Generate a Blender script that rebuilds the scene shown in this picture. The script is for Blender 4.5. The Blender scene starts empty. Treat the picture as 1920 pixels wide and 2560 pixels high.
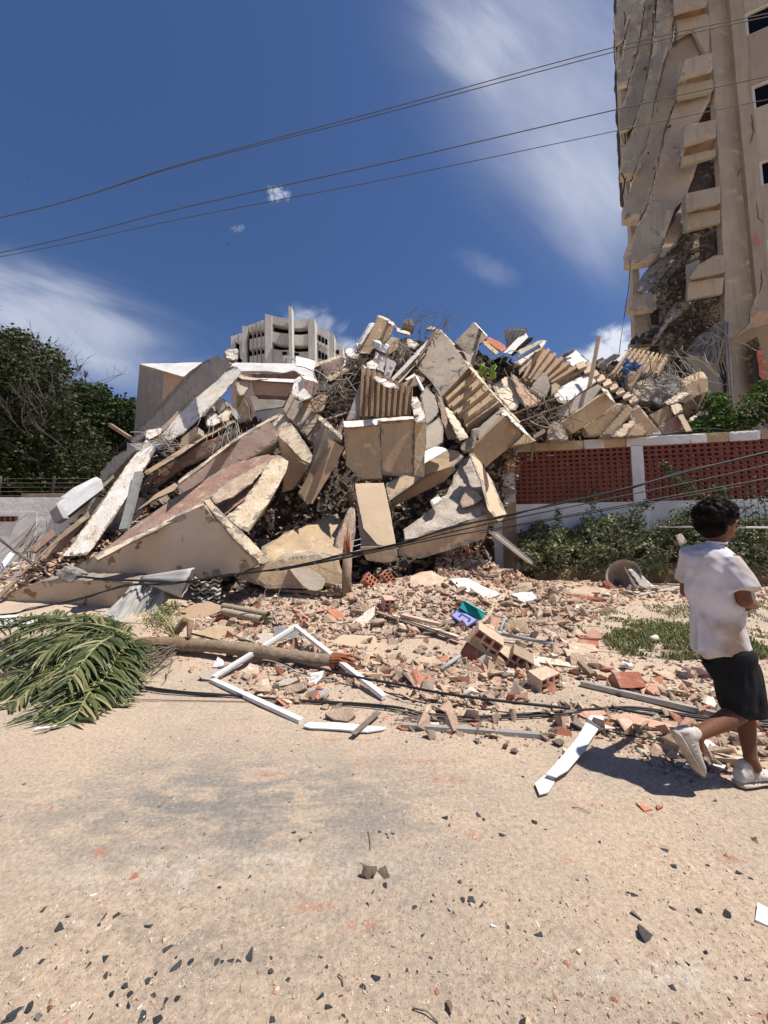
import bpy, bmesh, math, random
from mathutils import Vector, Matrix, noise, Euler
from math import radians as R, sin, cos, pi
random.seed(7)
SC = bpy.context.scene
COL = SC.collection
# ------------------------------------------------------------------ camera
F, PITCH, CH = 925.0, R(5.0), 1.45
cd = bpy.data.cameras.new("camera"); cam = bpy.data.objects.new("camera", cd); COL.objects.link(cam)
cd.sensor_fit = 'HORIZONTAL'; cd.sensor_width = 36.0; cd.lens = 36.0 * F / 1920.0
cd.clip_start = 0.05; cd.clip_end = 6000
cam.location = (0, 0, CH); cam.rotation_euler = (R(90) + PITCH, 0, 0)
SC.camera = cam
# ------------------------------------------------------------------ light
SUN = Vector((0.42, -0.10, 0.90)).normalized()
ld = bpy.data.lights.new("sun", 'SUN'); ld.energy = 4.9; ld.angle = R(0.55); ld.color = (1.0, 0.955, 0.88)
lo = bpy.data.objects.new("sun", ld); COL.objects.link(lo)
lo.rotation_euler = SUN.to_track_quat('Z', 'Y').to_euler(); lo.location = (0, 0, 40)
SC.view_settings.view_transform = 'Standard'; SC.view_settings.look = 'None'
SC.view_settings.exposure = 0.38; SC.view_settings.gamma = 1
CP, SP = cos(PITCH), sin(PITCH)
def ray(x, y):
    u = (x - 960) / F; v = -(y - 1280) / F
    return Vector((u, CP - v * SP, SP + v * CP))
def P(x, y, Y):
    d = ray(x, y); return Vector((0, 0, CH)) + d * (Y / d.y)
# world -------------------------------------------------------------
W = bpy.data.worlds.new("World"); SC.world = W; W.use_nodes = True
nt = W.node_tree; nt.nodes.clear(); L = nt.links.new
def N(t, **k):
    n = nt.nodes.new(t)
    for a, b in k.items(): setattr(n, a, b)
    return n
out = N('ShaderNodeOutputWorld'); bg = N('ShaderNodeBackground'); L(bg.outputs[0], out.inputs[0])
sky = N('ShaderNodeTexSky', sky_type='NISHITA'); sky.sun_disc = False
sky.sun_elevation = math.asin(SUN.z); sky.sun_rotation = math.atan2(SUN.x, SUN.y)
sky.air_density = 1.0; sky.dust_density = 0.35; sky.ozone_density = 5.0; sky.altitude = 400
bg.inputs[1].default_value = 0.078
tc = N('ShaderNodeTexCoord'); sx = N('ShaderNodeSeparateXYZ'); L(tc.outputs['Generated'], sx.inputs[0])
def M(op, a, b=None, c=None, clamp=False):
    n = N('ShaderNodeMath', operation=op); n.use_clamp = clamp
    for i, q in enumerate((a, b, c)):
        if q is None: continue
        if isinstance(q, (int, float)): n.inputs[i].default_value = q
        else: L(q, n.inputs[i])
    return n.outputs[0]
yy = M('MAXIMUM', sx.outputs[1], 0.08)
UU = M('DIVIDE', sx.outputs[0], yy); VV = M('DIVIDE', sx.outputs[2], yy)
front = M('MULTIPLY', M('SUBTRACT', sx.outputs[1], 0.1), 4.0, clamp=True)
cmb = N('ShaderNodeCombineXYZ'); L(UU, cmb.inputs[0]); L(VV, cmb.inputs[1])
def uv_of(x, y):
    d = ray(x, y); return d.x / d.y, d.z / d.y
def blob(x, y, a, b, ang, inten, nscale, lo_, hi_, stretch=(1, 1, 1), rot=0, soft=1.0, det=8, dist=0.3):
    cx, cy = uv_of(x, y)
    s = N('ShaderNodeVectorMath', operation='SUBTRACT'); L(cmb.outputs[0], s.inputs[0]); s.inputs[1].default_value = (cx, cy, 0)
    r = N('ShaderNodeVectorRotate', rotation_type='Z_AXIS'); L(s.outputs[0], r.inputs[0]); r.inputs['Angle'].default_value = -ang
    m = N('ShaderNodeVectorMath', operation='MULTIPLY'); L(r.outputs[0], m.inputs[0]); m.inputs[1].default_value = (F / a, F / b, 0)
    l = N('ShaderNodeVectorMath', operation='LENGTH'); L(m.outputs[0], l.inputs[0])
    mr = N('ShaderNodeMapRange', interpolation_type='SMOOTHSTEP'); L(l.outputs['Value'], mr.inputs[0])
    mr.inputs[1].default_value = 1.0; mr.inputs[2].default_value = 1.0 - soft; mr.inputs[3].default_value = 0; mr.inputs[4].default_value = 1
    q = N('ShaderNodeVectorMath', operation='MULTIPLY'); L(r.outputs[0], q.inputs[0]); q.inputs[1].default_value = stretch
    nz = N('ShaderNodeTexNoise'); L(q.outputs[0], nz.inputs['Vector']); nz.inputs['Scale'].default_value = nscale
    nz.inputs['Detail'].default_value = det; nz.inputs['Roughness'].default_value = 0.58; nz.inputs['Distortion'].default_value = dist
    m2 = N('ShaderNodeMapRange', interpolation_type='SMOOTHSTEP')
    # the mask lowers the threshold so the edge of the cloud is ragged
    L(M('ADD', nz.outputs[0], M('MULTIPLY', mr.outputs[0], 0.35)), m2.inputs[0])
    m2.inputs[1].default_value = lo_; m2.inputs[2].default_value = hi_; m2.inputs[3].default_value = 0; m2.inputs[4].default_value = inten
    return M('MULTIPLY', m2.outputs[0], M('MULTIPLY', mr.outputs[0], 1.6, clamp=True))
cl = [blob(1480, 240, 900, 560, -R(50), 0.50, 1.7, 0.22, 1.1, (0.6, 1.4, 1), 0, 1.0, dist=.5),
      blob(1180, 80, 420, 240, -R(55), 0.34, 3.6, 0.52, 1.05, (0.5, 1.8, 1), dist=.6),
      blob(1470, 520, 420, 220, -R(60), 0.24, 3.4, 0.48, 1.0, (0.5, 1.8, 1), dist=.6),
      blob(120, 790, 720, 200, -R(20), 0.62, 2.4, 0.40, 0.95, (0.5, 2.0, 1), dist=.8),
      blob(1560, 900, 210, 150, R(25), 0.98, 7.0, 0.58, 0.80, (1, 1, 1), soft=0.8, dist=0.6),
      blob(693, 482, 52, 60, R(60), 0.75, 24, 0.62, 0.95, (1, 1, 1), dist=1.2),
      blob(800, 810, 150, 80, -R(15), 0.55, 10, 0.55, 1.0, (1, 1, 1), dist=0.8),
      blob(900, 875, 120, 60, 0, 0.6, 9, 0.5, 0.9, (1, 1, 1)),
      blob(600, 570, 40, 22, 0.2, 0.3, 26, 0.6, 1.0, (1, 1, 1), dist=1.0),
      blob(1230, 670, 160, 70, -R(20), 0.16, 5, 0.5, 1.0, (1, 1, 1))]
s = cl[0]
for c in cl[1:]: s = M('ADD', s, c)
s = M('MINIMUM', M('MULTIPLY', s, front), 0.96)
# sky colour slightly deepened the way a phone exposes it, then white cloud over it
hs = N('ShaderNodeHueSaturation'); L(sky.outputs[0], hs.inputs['Color']); hs.inputs['Saturation'].default_value = 1.12; hs.inputs['Value'].default_value = 1.0
mix = N('ShaderNodeMix', data_type='RGBA'); L(s, mix.inputs[0]); tn = N('ShaderNodeVectorMath', operation='MULTIPLY'); L(hs.outputs[0], tn.inputs[0]); tn.inputs[1].default_value = (1.08, .94, 1.0); L(tn.outputs[0], mix.inputs[6]); mix.inputs[7].default_value = (8.0, 8.3, 9.2, 1)
L(mix.outputs[2], bg.inputs[0])
# ------------------------------------------------------------------ helpers
def tag(o, label=None, cat=None, group=None, kind=None):
    if label: o['label'] = label
    if cat: o['category'] = cat
    if group: o['group'] = group
    if kind: o['kind'] = kind
    return o
def empty(name, loc, label, cat, group=None):
    o = bpy.data.objects.new(name, None); COL.objects.link(o); o.location = loc; o.empty_display_size = .1
    return tag(o, label, cat, group)
def link_mesh(name, me, mats, parent=None):
    o = bpy.data.objects.new(name, me); COL.objects.link(o)
    for m in (mats if isinstance(mats, (list, tuple)) else [mats]): me.materials.append(m)
    if parent:
        o.parent = parent; o.matrix_parent_inverse = Matrix.Translation(-parent.location)
    return o
def from_bm(name, bm, mats, parent=None, center=True, smooth=False):
    me = bpy.data.meshes.new(name)
    c = Vector()
    if center and len(bm.verts):
        for v in bm.verts: c += v.co
        c /= len(bm.verts)
        for v in bm.verts: v.co -= c
    if smooth:
        for f in bm.faces: f.smooth = True
    bm.normal_update(); bm.to_mesh(me); bm.free()
    o = link_mesh(name, me, mats, None); o.location = c
    if parent:
        o.parent = parent; o.matrix_parent_inverse = Matrix.Translation(-parent.location)
    return o
def from_py(name, vs, fs, mats, parent=None, idx=None, smooth=False):
    me = bpy.data.meshes.new(name); me.from_pydata(vs, [], fs)
    if idx: me.polygons.foreach_set('material_index', idx)
    if smooth: me.polygons.foreach_set('use_smooth', [True] * len(fs))
    me.update()
    return link_mesh(name, me, mats, parent)
# --- materials
def lin(c): return tuple(((v / 255) / 12.92 if v <= 10 else (((v / 255) + .055) / 1.055) ** 2.4) for v in c)
def mk(name):
    m = bpy.data.materials.new(name); m.use_nodes = True
    t = m.node_tree; t.nodes.clear()
    o = t.nodes.new('ShaderNodeOutputMaterial'); b = t.nodes.new('ShaderNodeBsdfPrincipled')
    t.links.new(b.outputs[0], o.inputs[0]); return m, t, b
def surf(name, base, alt=None, patch=None, rough=.92, scale=1.6, pscale=2.2, pth=.60, pw=.05, bump=.25, bscale=24, spec=.15,
         spots=None, sth=.66, sscale=14, metal=0, streak=None, crack=False, mottle=.22, randv=.12, bdist=.02):
    """dusty painted or raw mineral surface: two tones, peeled patches with a shape of their own, fine relief"""
    m, t, b = mk(name); nd = t.nodes; lk = t.links.new
    def n(ty, **k):
        q = nd.new(ty)
        for a, c in k.items(): setattr(q, a, c)
        return q
    tc = n('ShaderNodeTexCoord'); oi = n('ShaderNodeObjectInfo')
    off = n('ShaderNodeVectorMath', operation='SCALE'); off.inputs[0].default_value = (17, 31, 23); lk(oi.outputs['Random'], off.inputs['Scale'])
    vec = n('ShaderNodeVectorMath', operation='ADD'); lk(tc.outputs['Object'], vec.inputs[0]); lk(off.outputs[0], vec.inputs[1])
    V = vec.outputs[0]
    def noise_(sc, det=6, r=.6, d=0):
        q = n('ShaderNodeTexNoise'); lk(V, q.inputs['Vector']); q.inputs['Scale'].default_value = sc
        q.inputs['Detail'].default_value = det; q.inputs['Roughness'].default_value = r; q.inputs['Distortion'].default_value = d
        return q.outputs[0]
    def rng(i, a, c, lo=0, hi=1):
        q = n('ShaderNodeMapRange'); lk(i, q.inputs[0]); q.inputs[1].default_value = a; q.inputs[2].default_value = c
        q.inputs[3].default_value = lo; q.inputs[4].default_value = hi; return q.outputs[0]
    def mx(f, a, c):
        q = n('ShaderNodeMix', data_type='RGBA')
        lk(f, q.inputs[0])
        for i, z in ((6, a), (7, c)):
            if isinstance(z, tuple): q.inputs[i].default_value = (*z, 1)
            else: lk(z, q.inputs[i])
        return q.outputs[2]
    alt = alt or tuple(v * .72 for v in base)
    c = mx(rng(noise_(scale, 8, .62), .38, .66), base, alt)
    if patch: pmask = rng(noise_(pscale, 7, .6, .3), pth, pth + pw); c = mx(pmask, c, patch)
    if spots: c = mx(rng(noise_(sscale, 4, .7), sth, sth + .05), c, spots)
    if streak:
        sv = n('ShaderNodeVectorMath', operation='MULTIPLY'); lk(V, sv.inputs[0]); sv.inputs[1].default_value = (7, 7, .5)
        q = n('ShaderNodeTexNoise'); lk(sv.outputs[0], q.inputs['Vector']); q.inputs['Scale'].default_value = 1; q.inputs['Detail'].default_value = 5
        c = mx(rng(q.outputs[0], .52, .75, 0, .8), c, streak)
    if crack:
        vz = n('ShaderNodeTexVoronoi', feature='DISTANCE_TO_EDGE'); lk(V, vz.inputs['Vector']); vz.inputs['Scale'].default_value = 1.3
        c = mx(rng(vz.outputs['Distance'], 0, .012, .4, 0), c, tuple(v * .3 for v in base))
    # fine grain of the material itself and object to object differences
    g = rng(noise_(bscale * 2.2, 3, .7), .25, .75, 1 - mottle, 1 + mottle)
    r2 = rng(oi.outputs['Random'], 0, 1, 1 - randv, 1 + randv)
    gm = n('ShaderNodeMath', operation='MULTIPLY'); lk(g, gm.inputs[0]); lk(r2, gm.inputs[1])
    vs = n('ShaderNodeVectorMath', operation='SCALE'); lk(c, vs.inputs[0]); lk(gm.outputs[0], vs.inputs['Scale'])
    lk(vs.outputs[0], b.inputs['Base Color'])
    b.inputs['Roughness'].default_value = rough; b.inputs['Specular IOR Level'].default_value = spec; b.inputs['Metallic'].default_value = metal
    h = noise_(bscale, 9, .68)
    if patch:
        a = n('ShaderNodeMath', operation='MULTIPLY_ADD'); lk(pmask, a.inputs[0]); a.inputs[1].default_value = -.35; lk(h, a.inputs[2]); h = a.outputs[0]
    if bump:
        bp = n('ShaderNodeBump'); bp.inputs['Strength'].default_value = min(1, bump * 2); bp.inputs['Distance'].default_value = bdist; lk(h, bp.inputs['Height'])
        lk(bp.outputs[0], b.inputs['Normal'])
    return m
def plain(name, col, rough=.6, spec=.3, metal=0, alpha=None, trans=0):
    m, t, b = mk(name); b.inputs['Base Color'].default_value = (*col, 1); b.inputs['Roughness'].default_value = rough
    b.inputs['Specular IOR Level'].default_value = spec; b.inputs['Metallic'].default_value = metal
    if alpha is not None: b.inputs['Alpha'].default_value = alpha
    if trans: b.inputs['Transmission Weight'].default_value = trans
    return m
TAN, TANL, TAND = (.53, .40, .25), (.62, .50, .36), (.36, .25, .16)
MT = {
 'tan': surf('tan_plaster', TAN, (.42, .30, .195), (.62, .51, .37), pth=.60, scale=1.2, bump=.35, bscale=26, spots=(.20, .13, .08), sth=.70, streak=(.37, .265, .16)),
 'tan2': surf('tan_plaster_worn_shaded', (.47, .335, .22), (.36, .25, .16), (.17, .105, .06), pth=.68, pw=.02, scale=.9, pscale=3.0, bump=.3, bscale=30),  # darker tan with peeled spots; shaded faces get their shade from this colour
 'cream': surf('cream_plaster', (.70, .60, .47), (.55, .44, .31), (.40, .29, .19), pth=.64, scale=2.0, bump=.3, bscale=26),
 'chalk': surf('chalk_white_plaster', (.84, .80, .73), (.68, .58, .47), (.46, .31, .20), pth=.58, pw=.1, scale=3, pscale=5, bump=.5, bscale=22, crack=True),
 'white': surf('white_paint_dusty', (.76, .75, .73), (.62, .59, .55), (.42, .36, .30), pth=.68, scale=2.2, bump=.2, bscale=26),
 'raw': surf('broken_concrete', (.40, .33, .26), (.25, .21, .175), (.52, .42, .31), pth=.60, pw=.12, scale=5, pscale=9, bump=.75, bscale=17, mottle=.4, bdist=.035),
 'rawg': surf('grey_broken_concrete', (.30, .285, .265), (.17, .165, .16), (.40, .36, .31), pth=.6, pw=.1, scale=4, pscale=8, bump=.8, bscale=15, mottle=.4, bdist=.04),
 'grey': surf('grey_concrete_face', (.36, .345, .325), (.27, .26, .25), (.17, .16, .155), pth=.63, scale=2, bump=.3, bscale=24, streak=(.22, .21, .20)),
 'stain': surf('mould_stained_concrete', (.42, .345, .265), (.30, .25, .20), (.10, .095, .09), pth=.55, pw=.12, scale=2.2, pscale=3.2, bump=.4, bscale=24),
 'rust': surf('red_brown_tiled_floor', (.40, .255, .195), (.29, .165, .13), (.48, .37, .28), pth=.56, pw=.08, scale=2.4, pscale=4, bump=.5, bscale=16),
 'pink': surf('pinkish_inner_wall', (.50, .36, .29), (.42, .29, .225), (.58, .50, .43), pth=.62, scale=1.5, bump=.2),
 'earth': surf('packed_earth_shaded', (.23, .15, .085), (.15, .095, .055), (.33, .235, .15), pth=.6, pw=.15, scale=3, bump=.7, bscale=9, bdist=.05),  # lowered overall: the hedge's shade on the bank is in the colour
 'dust': surf('dusty_chunk', (.55, .415, .30), (.42, .30, .21), (.64, .54, .42), pth=.56, pw=.1, scale=6, pscale=9, bump=.6, bscale=28, randv=.3),
 'chunkw': surf('pale_chunk', (.68, .61, .52), (.55, .43, .32), (.42, .32, .24), pth=.58, scale=6, pscale=10, bump=.5, bscale=28, randv=.2),
 'brick': surf('red_clay', (.50, .185, .115), (.42, .16, .10), (.58, .38, .28), pth=.54, pw=.15, scale=7, pscale=8, bump=.3, bscale=36, randv=.25),
 'brickp': surf('pink_dusty_clay', (.56, .33, .24), (.50, .25, .17), (.60, .45, .34), pth=.50, pw=.2, scale=7, pscale=7, bump=.4, bscale=36, randv=.2),
 'asph': surf('dark_chip', (.075, .078, .082), (.05, .052, .055), None, scale=9, bump=.3, bscale=40, randv=.3, rough=.8),
 'wood': surf('grey_wood', (.34, .25, .17), (.22, .165, .12), (.45, .35, .26), pth=.6, scale=5, bump=.4, bscale=30),
 'woodred': surf('split_red_wood', (.36, .125, .06), (.26, .09, .045), None, scale=9, bump=.6, bscale=40),
 'metalw': surf('white_metal', (.72, .72, .71), (.60, .58, .55), (.40, .33, .26), pth=.70, scale=4, bump=.05, rough=.5, spec=.4, mottle=.06),
 'alu': surf('galvanised_metal', (.40, .39, .365), (.31, .29, .265), (.5, .42, .33), pth=.62, scale=5, bump=.08, rough=.5, spec=.4, metal=.3, mottle=.1),
 'pipe': surf('dusty_pipe', (.38, .31, .22), (.29, .23, .16), (.50, .41, .30), pth=.6, scale=5, bump=.15, rough=.7),
 'pvc': surf('grey_pvc', (.40, .41, .41), (.33, .33, .32), (.52, .45, .37), pth=.62, scale=5, bump=.06, rough=.6),
 'rebar': surf('rebar', (.16, .13, .11), (.22, .17, .13), None, scale=9, bump=.1, rough=.8),
 'wire': plain('pale_wire', (.42, .38, .33), .7),
 'cable': plain('black_cable', (.02, .02, .022), .55),
 'dark': plain('dark_void', (.02, .018, .016), 1, 0),
 'red': surf('red_painted_block', (.20, .068, .055), (.15, .052, .043), (.25, .12, .09), pth=.64, scale=3, bump=.25, bscale=30, mottle=.15),
}
# --- terrain
def sstep(a, b, x):
    t = max(0, min(1, (x - a) / (b - a))); return t * t * (3 - 2 * t)
def gh(x, y):
    z = .52 * sstep(3.0, 8.5, y)
    # heap of fallen masonry in front of the slabs
    z += .42 * math.exp(-((x - 1.1) / 2.0) ** 2 - ((y - 7.2) / 1.2) ** 2)
    z += .06 * noise.noise(Vector((x * .9, y * .9, 0))) * sstep(3.0, 5, y)
    z += .012 * noise.noise(Vector((x * .7, y * .7, 3)))
    z += .004 * noise.noise(Vector((x * 5, y * 5, 7))) + .012 * sstep(3, 4.5, y) * noise.noise(Vector((x * 3, y * 3, 2)))
    return z
def G(x, y, lift=0):
    d = ray(x, y); t = .8 / d.y
    o = Vector((0, 0, CH)); p = o + d * t
    for i in range(4000):
        p = o + d * t
        if p.z <= gh(p.x, p.y) + lift or p.y > 40: break
        t += .012
    a, b = t - .012, t
    for i in range(7):
        m = (a + b) / 2; p = o + d * m
        if p.z <= gh(p.x, p.y) + lift: b = m
        else: a = m
    return p
# --- region aware pixel helpers (zoomed views of my measurement pass)
RG = {'0': (0, 0, 1), 'L': (0, 750, 1.728), '1': (0, 800, 2.592), '2': (500, 740, 2.765), '3': (900, 740, 2.765), '4': (1350, 740, 2.911), '5': (0, 1200, 3.318),
      '6': (400, 1150, 2.765), '7': (800, 1100, 2.765), '8': (1300, 1050, 2.676), 't': (1450, 0, 3.53), 'u': (1450, 400, 3.16),
      'g': (450, 1400, 2.765), 'h': (900, 1350, 2.765), 'i': (1300, 1400, 2.676), 'p': (1600, 1200, 2.766), 'j': (0, 1450, 2.765), 'k': (540, 750, 4.608)}
def px(rg, x, y):
    a, b, c = RG[rg]; return a + x / c, b + y / c
def plane_pts(rg, poly, Y, n, anchor=None):
    n = Vector(n).normalized()
    pp = [px(rg, *q) for q in poly]
    ax, ay = px(rg, *anchor) if anchor else (sum(q[0] for q in pp) / len(pp), sum(q[1] for q in pp) / len(pp))
    A = P(ax, ay, Y); o = Vector((0, 0, CH)); r = []
    for q in pp:
        d = ray(*q); t = (A - o).dot(n) / d.dot(n); r.append(o + d * t)
    return r, n
WARN = []
def refine(bm, maxlen, passes=4):
    for i in range(passes):
        es = [e for e in bm.edges if e.calc_length() > maxlen]
        if not es or len(bm.faces) > 9000: break
        bmesh.ops.subdivide_edges(bm, edges=es, cuts=1, use_grid_fill=False)
        bmesh.ops.triangulate(bm, faces=[f for f in bm.faces if len(f.verts) > 4])
def roughen(bm, amp, chip, freq=3.0, seed=0):
    bm.normal_update()
    sharp = {}
    for e in bm.edges:
        if len(e.link_faces) == 2 and e.calc_face_angle(0) > .5:
            for v in e.verts: sharp[v] = True
    so = Vector((seed * 7.3, seed * 3.1, seed * 1.7)); mv = {}
    for v in bm.verts:
        q = v.co * freq + so
        d = noise.noise_vector(q) * amp + noise.noise_vector(q * 3.1) * amp * .5
        if v in sharp and chip:
            c = max(0, noise.noise(v.co * 2.1 + so) + .12) * chip + max(0, noise.noise(v.co * 8 + so)) * chip * .7
            d -= v.normal * c
        mv[v] = d
    for v, d in mv.items(): v.co += d
def solid(pts, vec, n, maxlen=.14, amp=.006, chip=.035, seed=None, mi=(0, 1, 0), back_scale=None):
    bm = bmesh.new()
    a = [bm.verts.new(p) for p in pts]; b = [bm.verts.new(p + vec) for p in pts]
    f = bm.faces.new(a); f.material_index = mi[0]
    g = bm.faces.new(list(reversed(b))); g.material_index = mi[2]
    k = len(a)
    for i in range(k):
        j = (i + 1) % k
        q = bm.faces.new((a[j], a[i], b[i], b[j])); q.material_index = mi[1]
    bmesh.ops.recalc_face_normals(bm, faces=bm.faces[:])
    bmesh.ops.triangulate(bm, faces=[f for f in bm.faces if len(f.verts) > 4])
    refine(bm, maxlen)
    if chip >= .025 and mi[1] != mi[0]:
        # the paint layer is broken away in ragged flakes along the edges
        bm.normal_update(); sv = set()
        for e in bm.edges:
            if len(e.link_faces) == 2 and e.calc_face_angle(0) > .5: sv.update(e.verts)
        for f in bm.faces:
            if f.material_index == mi[0] and any(v in sv for v in f.verts):
                c = f.calc_center_median()
                if noise.noise(c * 2.3) + .6 * noise.noise(c * 7) > (.12 if sum(v in sv for v in f.verts) < 2 else -.05): f.material_index = mi[1]
    roughen(bm, amp, chip, seed=seed if seed is not None else random.random() * 50)
    return bm
def slab(name, label, rg, poly, Y, n, ext=None, th=.22, mats=('tan', 'raw'), cat='slab', amp=.006, chip=.04, group=None, anchor=None, parent=None, maxlen=None, mi=(0, 1, 0), keep=False):
    """broken plate: its visible face measured as a polygon lying in the plane with normal n at depth Y; ext = (x, y, dY) is where the first corner's far twin goes"""
    pts, n = plane_pts(rg, poly, Y, n, anchor)
    ys = [p.y for p in pts]
    if max(ys) - min(ys) > 4 or min(ys) < 4: WARN.append((name, label, round(min(ys), 1), round(max(ys), 1)))
    if ext: vec = P(*px(rg, ext[0], ext[1]), pts[0].y + ext[2]) - pts[0]
    elif n.z > .3 and not keep: vec = (pts[0] - Vector((0, 0, CH))).normalized() * th * 1.3 + Vector((0, 0, -.25 * th))
    else: vec = -n * th
    sz = max((p - pts[0]).length for p in pts)
    bm = solid(pts, vec, n, maxlen or max(.07, min(.16, sz / 14)), amp, chip, mi=mi)
    o = from_bm(name, bm, [MT[m] if isinstance(m, str) else m for m in mats], parent)
    if not parent: tag(o, label, cat, group)
    elif label: tag(o, label)
    return o
def bar(name, label, rg, a, Ya, b, Yb, w, h, roll=0, mats=('tan', 'raw'), cat='beam', amp=.006, chip=.03, group=None, parent=None, maxlen=.14, world=False):
    A, B = (Vector(a), Vector(b)) if world else (P(*px(rg, *a), Ya), P(*px(rg, *b), Yb))
    d = (B - A); ln = d.length; d.normalize()
    up = Vector((0, 0, 1)) if abs(d.z) < .95 else Vector((0, 1, 0))
    s = d.cross(up).normalized(); u = s.cross(d).normalized()
    q = Matrix.Rotation(roll, 3, d); s = q @ s; u = q @ u
    pts = [A + s * (w / 2 * i) + u * (h / 2 * j) for i, j in ((-1, -1), (1, -1), (1, 1), (-1, 1))]
    bm = solid(pts, B - A, d, maxlen, amp, chip, mi=(1, 0, 1))
    o = from_bm(name, bm, [MT[m] if isinstance(m, str) else m for m in mats], parent)
    if not parent: tag(o, label, cat, group)
    return o
def tube_pts(vs, fs, pts, r, k=6, cap=True, r2=None):
    base = len(vs); m = len(pts); up0 = Vector((.13, .21, .97)).normalized()
    for i, p in enumerate(pts):
        d = (pts[min(i + 1, m - 1)] - pts[max(i - 1, 0)])
        if d.length < 1e-6: d = Vector((0, 0, 1))
        d.normalize(); s = d.cross(up0)
        if s.length < .1: s = d.cross(Vector((1, 0, 0)))
        s.normalize(); u = s.cross(d)
        rr = r if r2 is None else r + (r2 - r) * i / max(1, m - 1)
        if callable(r): rr = r(i / max(1, m - 1))
        for j in range(k):
            a = 2 * pi * j / k; vs.append(tuple(p + s * (cos(a) * rr) + u * (sin(a) * rr)))
    for i in range(m - 1):
        for j in range(k):
            a = base + i * k + j; b = base + i * k + (j + 1) % k
            fs.append((a, b, b + k, a + k))
    if cap: fs.append(tuple(base + j for j in reversed(range(k)))); fs.append(tuple(base + (m - 1) * k + j for j in range(k)))
def tube(name, pts, r, mat, label=None, cat=None, group=None, parent=None, k=8, r2=None):
    vs, fs = [], []; tube_pts(vs, fs, pts, r, k, True, r2)
    o = from_py(name, vs, fs, MT[mat] if isinstance(mat, str) else mat, parent, smooth=True)
    return tag(o, label, cat, group)
def wires(name, label, cat, c, size, n, mat='rebar', r=.007, ln=.6, seed=1, group=None, dirv=None, parent=None):
    """one tangle of bent bars"""
    rnd = random.Random(seed); vs, fs = [], []
    for i in range(n):
        p = c + Vector((rnd.gauss(0, size[0]), rnd.gauss(0, size[1]), rnd.gauss(0, size[2])))
        d = Vector((rnd.uniform(-1, 1), rnd.uniform(-1, 1), rnd.uniform(-.6, 1)))
        if dirv: d = d * .7 + Vector(dirv) * 1.6
        d.normalize(); pts = [p]; l = ln * rnd.uniform(.4, 1.5)
        cur = Vector((rnd.uniform(-1, 1), rnd.uniform(-1, 1), rnd.uniform(-1, .6))) * rnd.uniform(.05, .5)
        for s_ in range(7):
            p = p + d * l / 7; pts.append(p.copy()); d = (d + cur * .5).normalized()
        tube_pts(vs, fs, pts, r * rnd.uniform(.6, 1.3), 4, False)
    return tag(from_py(name, vs, fs, MT[mat], parent, smooth=True), label, cat, group)
MT.update({
 'moss': surf('greenish_board', (.36, .35, .24), (.24, .25, .16), (.45, .40, .32), pth=.6, scale=4, bump=.3),
 'beige': surf('beige_plaster_peeling', (.60, .49, .375), (.50, .395, .29), (.27, .17, .09), pth=.60, pw=.015, scale=1.1, pscale=2.6, bump=.3, bscale=30, spots=(.25, .17, .1), sth=.72, sscale=22),
 'chalkt': surf('lit_crumbling_plaster', (.66, .54, .39), (.52, .40, .27), (.40, .27, .17), pth=.56, pw=.1, scale=3, pscale=5, bump=.6, bscale=20),  # paler tan; the sunlit look of rims and edge strips sits in the colour
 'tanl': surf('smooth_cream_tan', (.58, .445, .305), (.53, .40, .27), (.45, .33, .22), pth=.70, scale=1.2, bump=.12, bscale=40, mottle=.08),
 'rawl': surf('light_broken_concrete', (.47, .40, .32), (.33, .285, .235), (.20, .18, .16), pth=.62, pw=.12, scale=3.4, pscale=5, bump=.8, bscale=14, mottle=.35, bdist=.035),
 'greyt': surf('grey_tan_render', (.47, .405, .33), (.39, .33, .27), (.58, .50, .40), pth=.64, scale=1.6, bump=.25, bscale=30),
 'dusky': surf('dark_mottled', (.085, .075, .068), (.05, .045, .04), (.22, .19, .16), pth=.62, scale=4, bump=.7, bscale=14),  # near-black mottled tone for dark pieces, holes and undersides
 'rustd': surf('rust_brown_edge', (.23, .125, .08), (.15, .09, .06), None, scale=4, bump=.4),
 'brickr': surf('crushed_brick_layer', (.50, .33, .23), (.42, .22, .14), (.62, .52, .40), pth=.54, pw=.1, scale=7, pscale=9, bump=.8, bscale=18, mottle=.4, bdist=.04),
 'orange': plain('orange_sticker', (.55, .20, .05)),
 'green': plain('green_cloth', (.26, .36, .08), .9),
 'blue': plain('blue_cloth', (.07, .16, .38), .9),
 'black': plain('black_plastic', (.018, .018, .02), .45),
 'wingw': surf('pale_house_wall', (.42, .375, .32), (.34, .30, .25), (.48, .44, .39), pth=.62, scale=.8, bump=.1, bscale=30, streak=(.30, .26, .22)),
})
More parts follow.
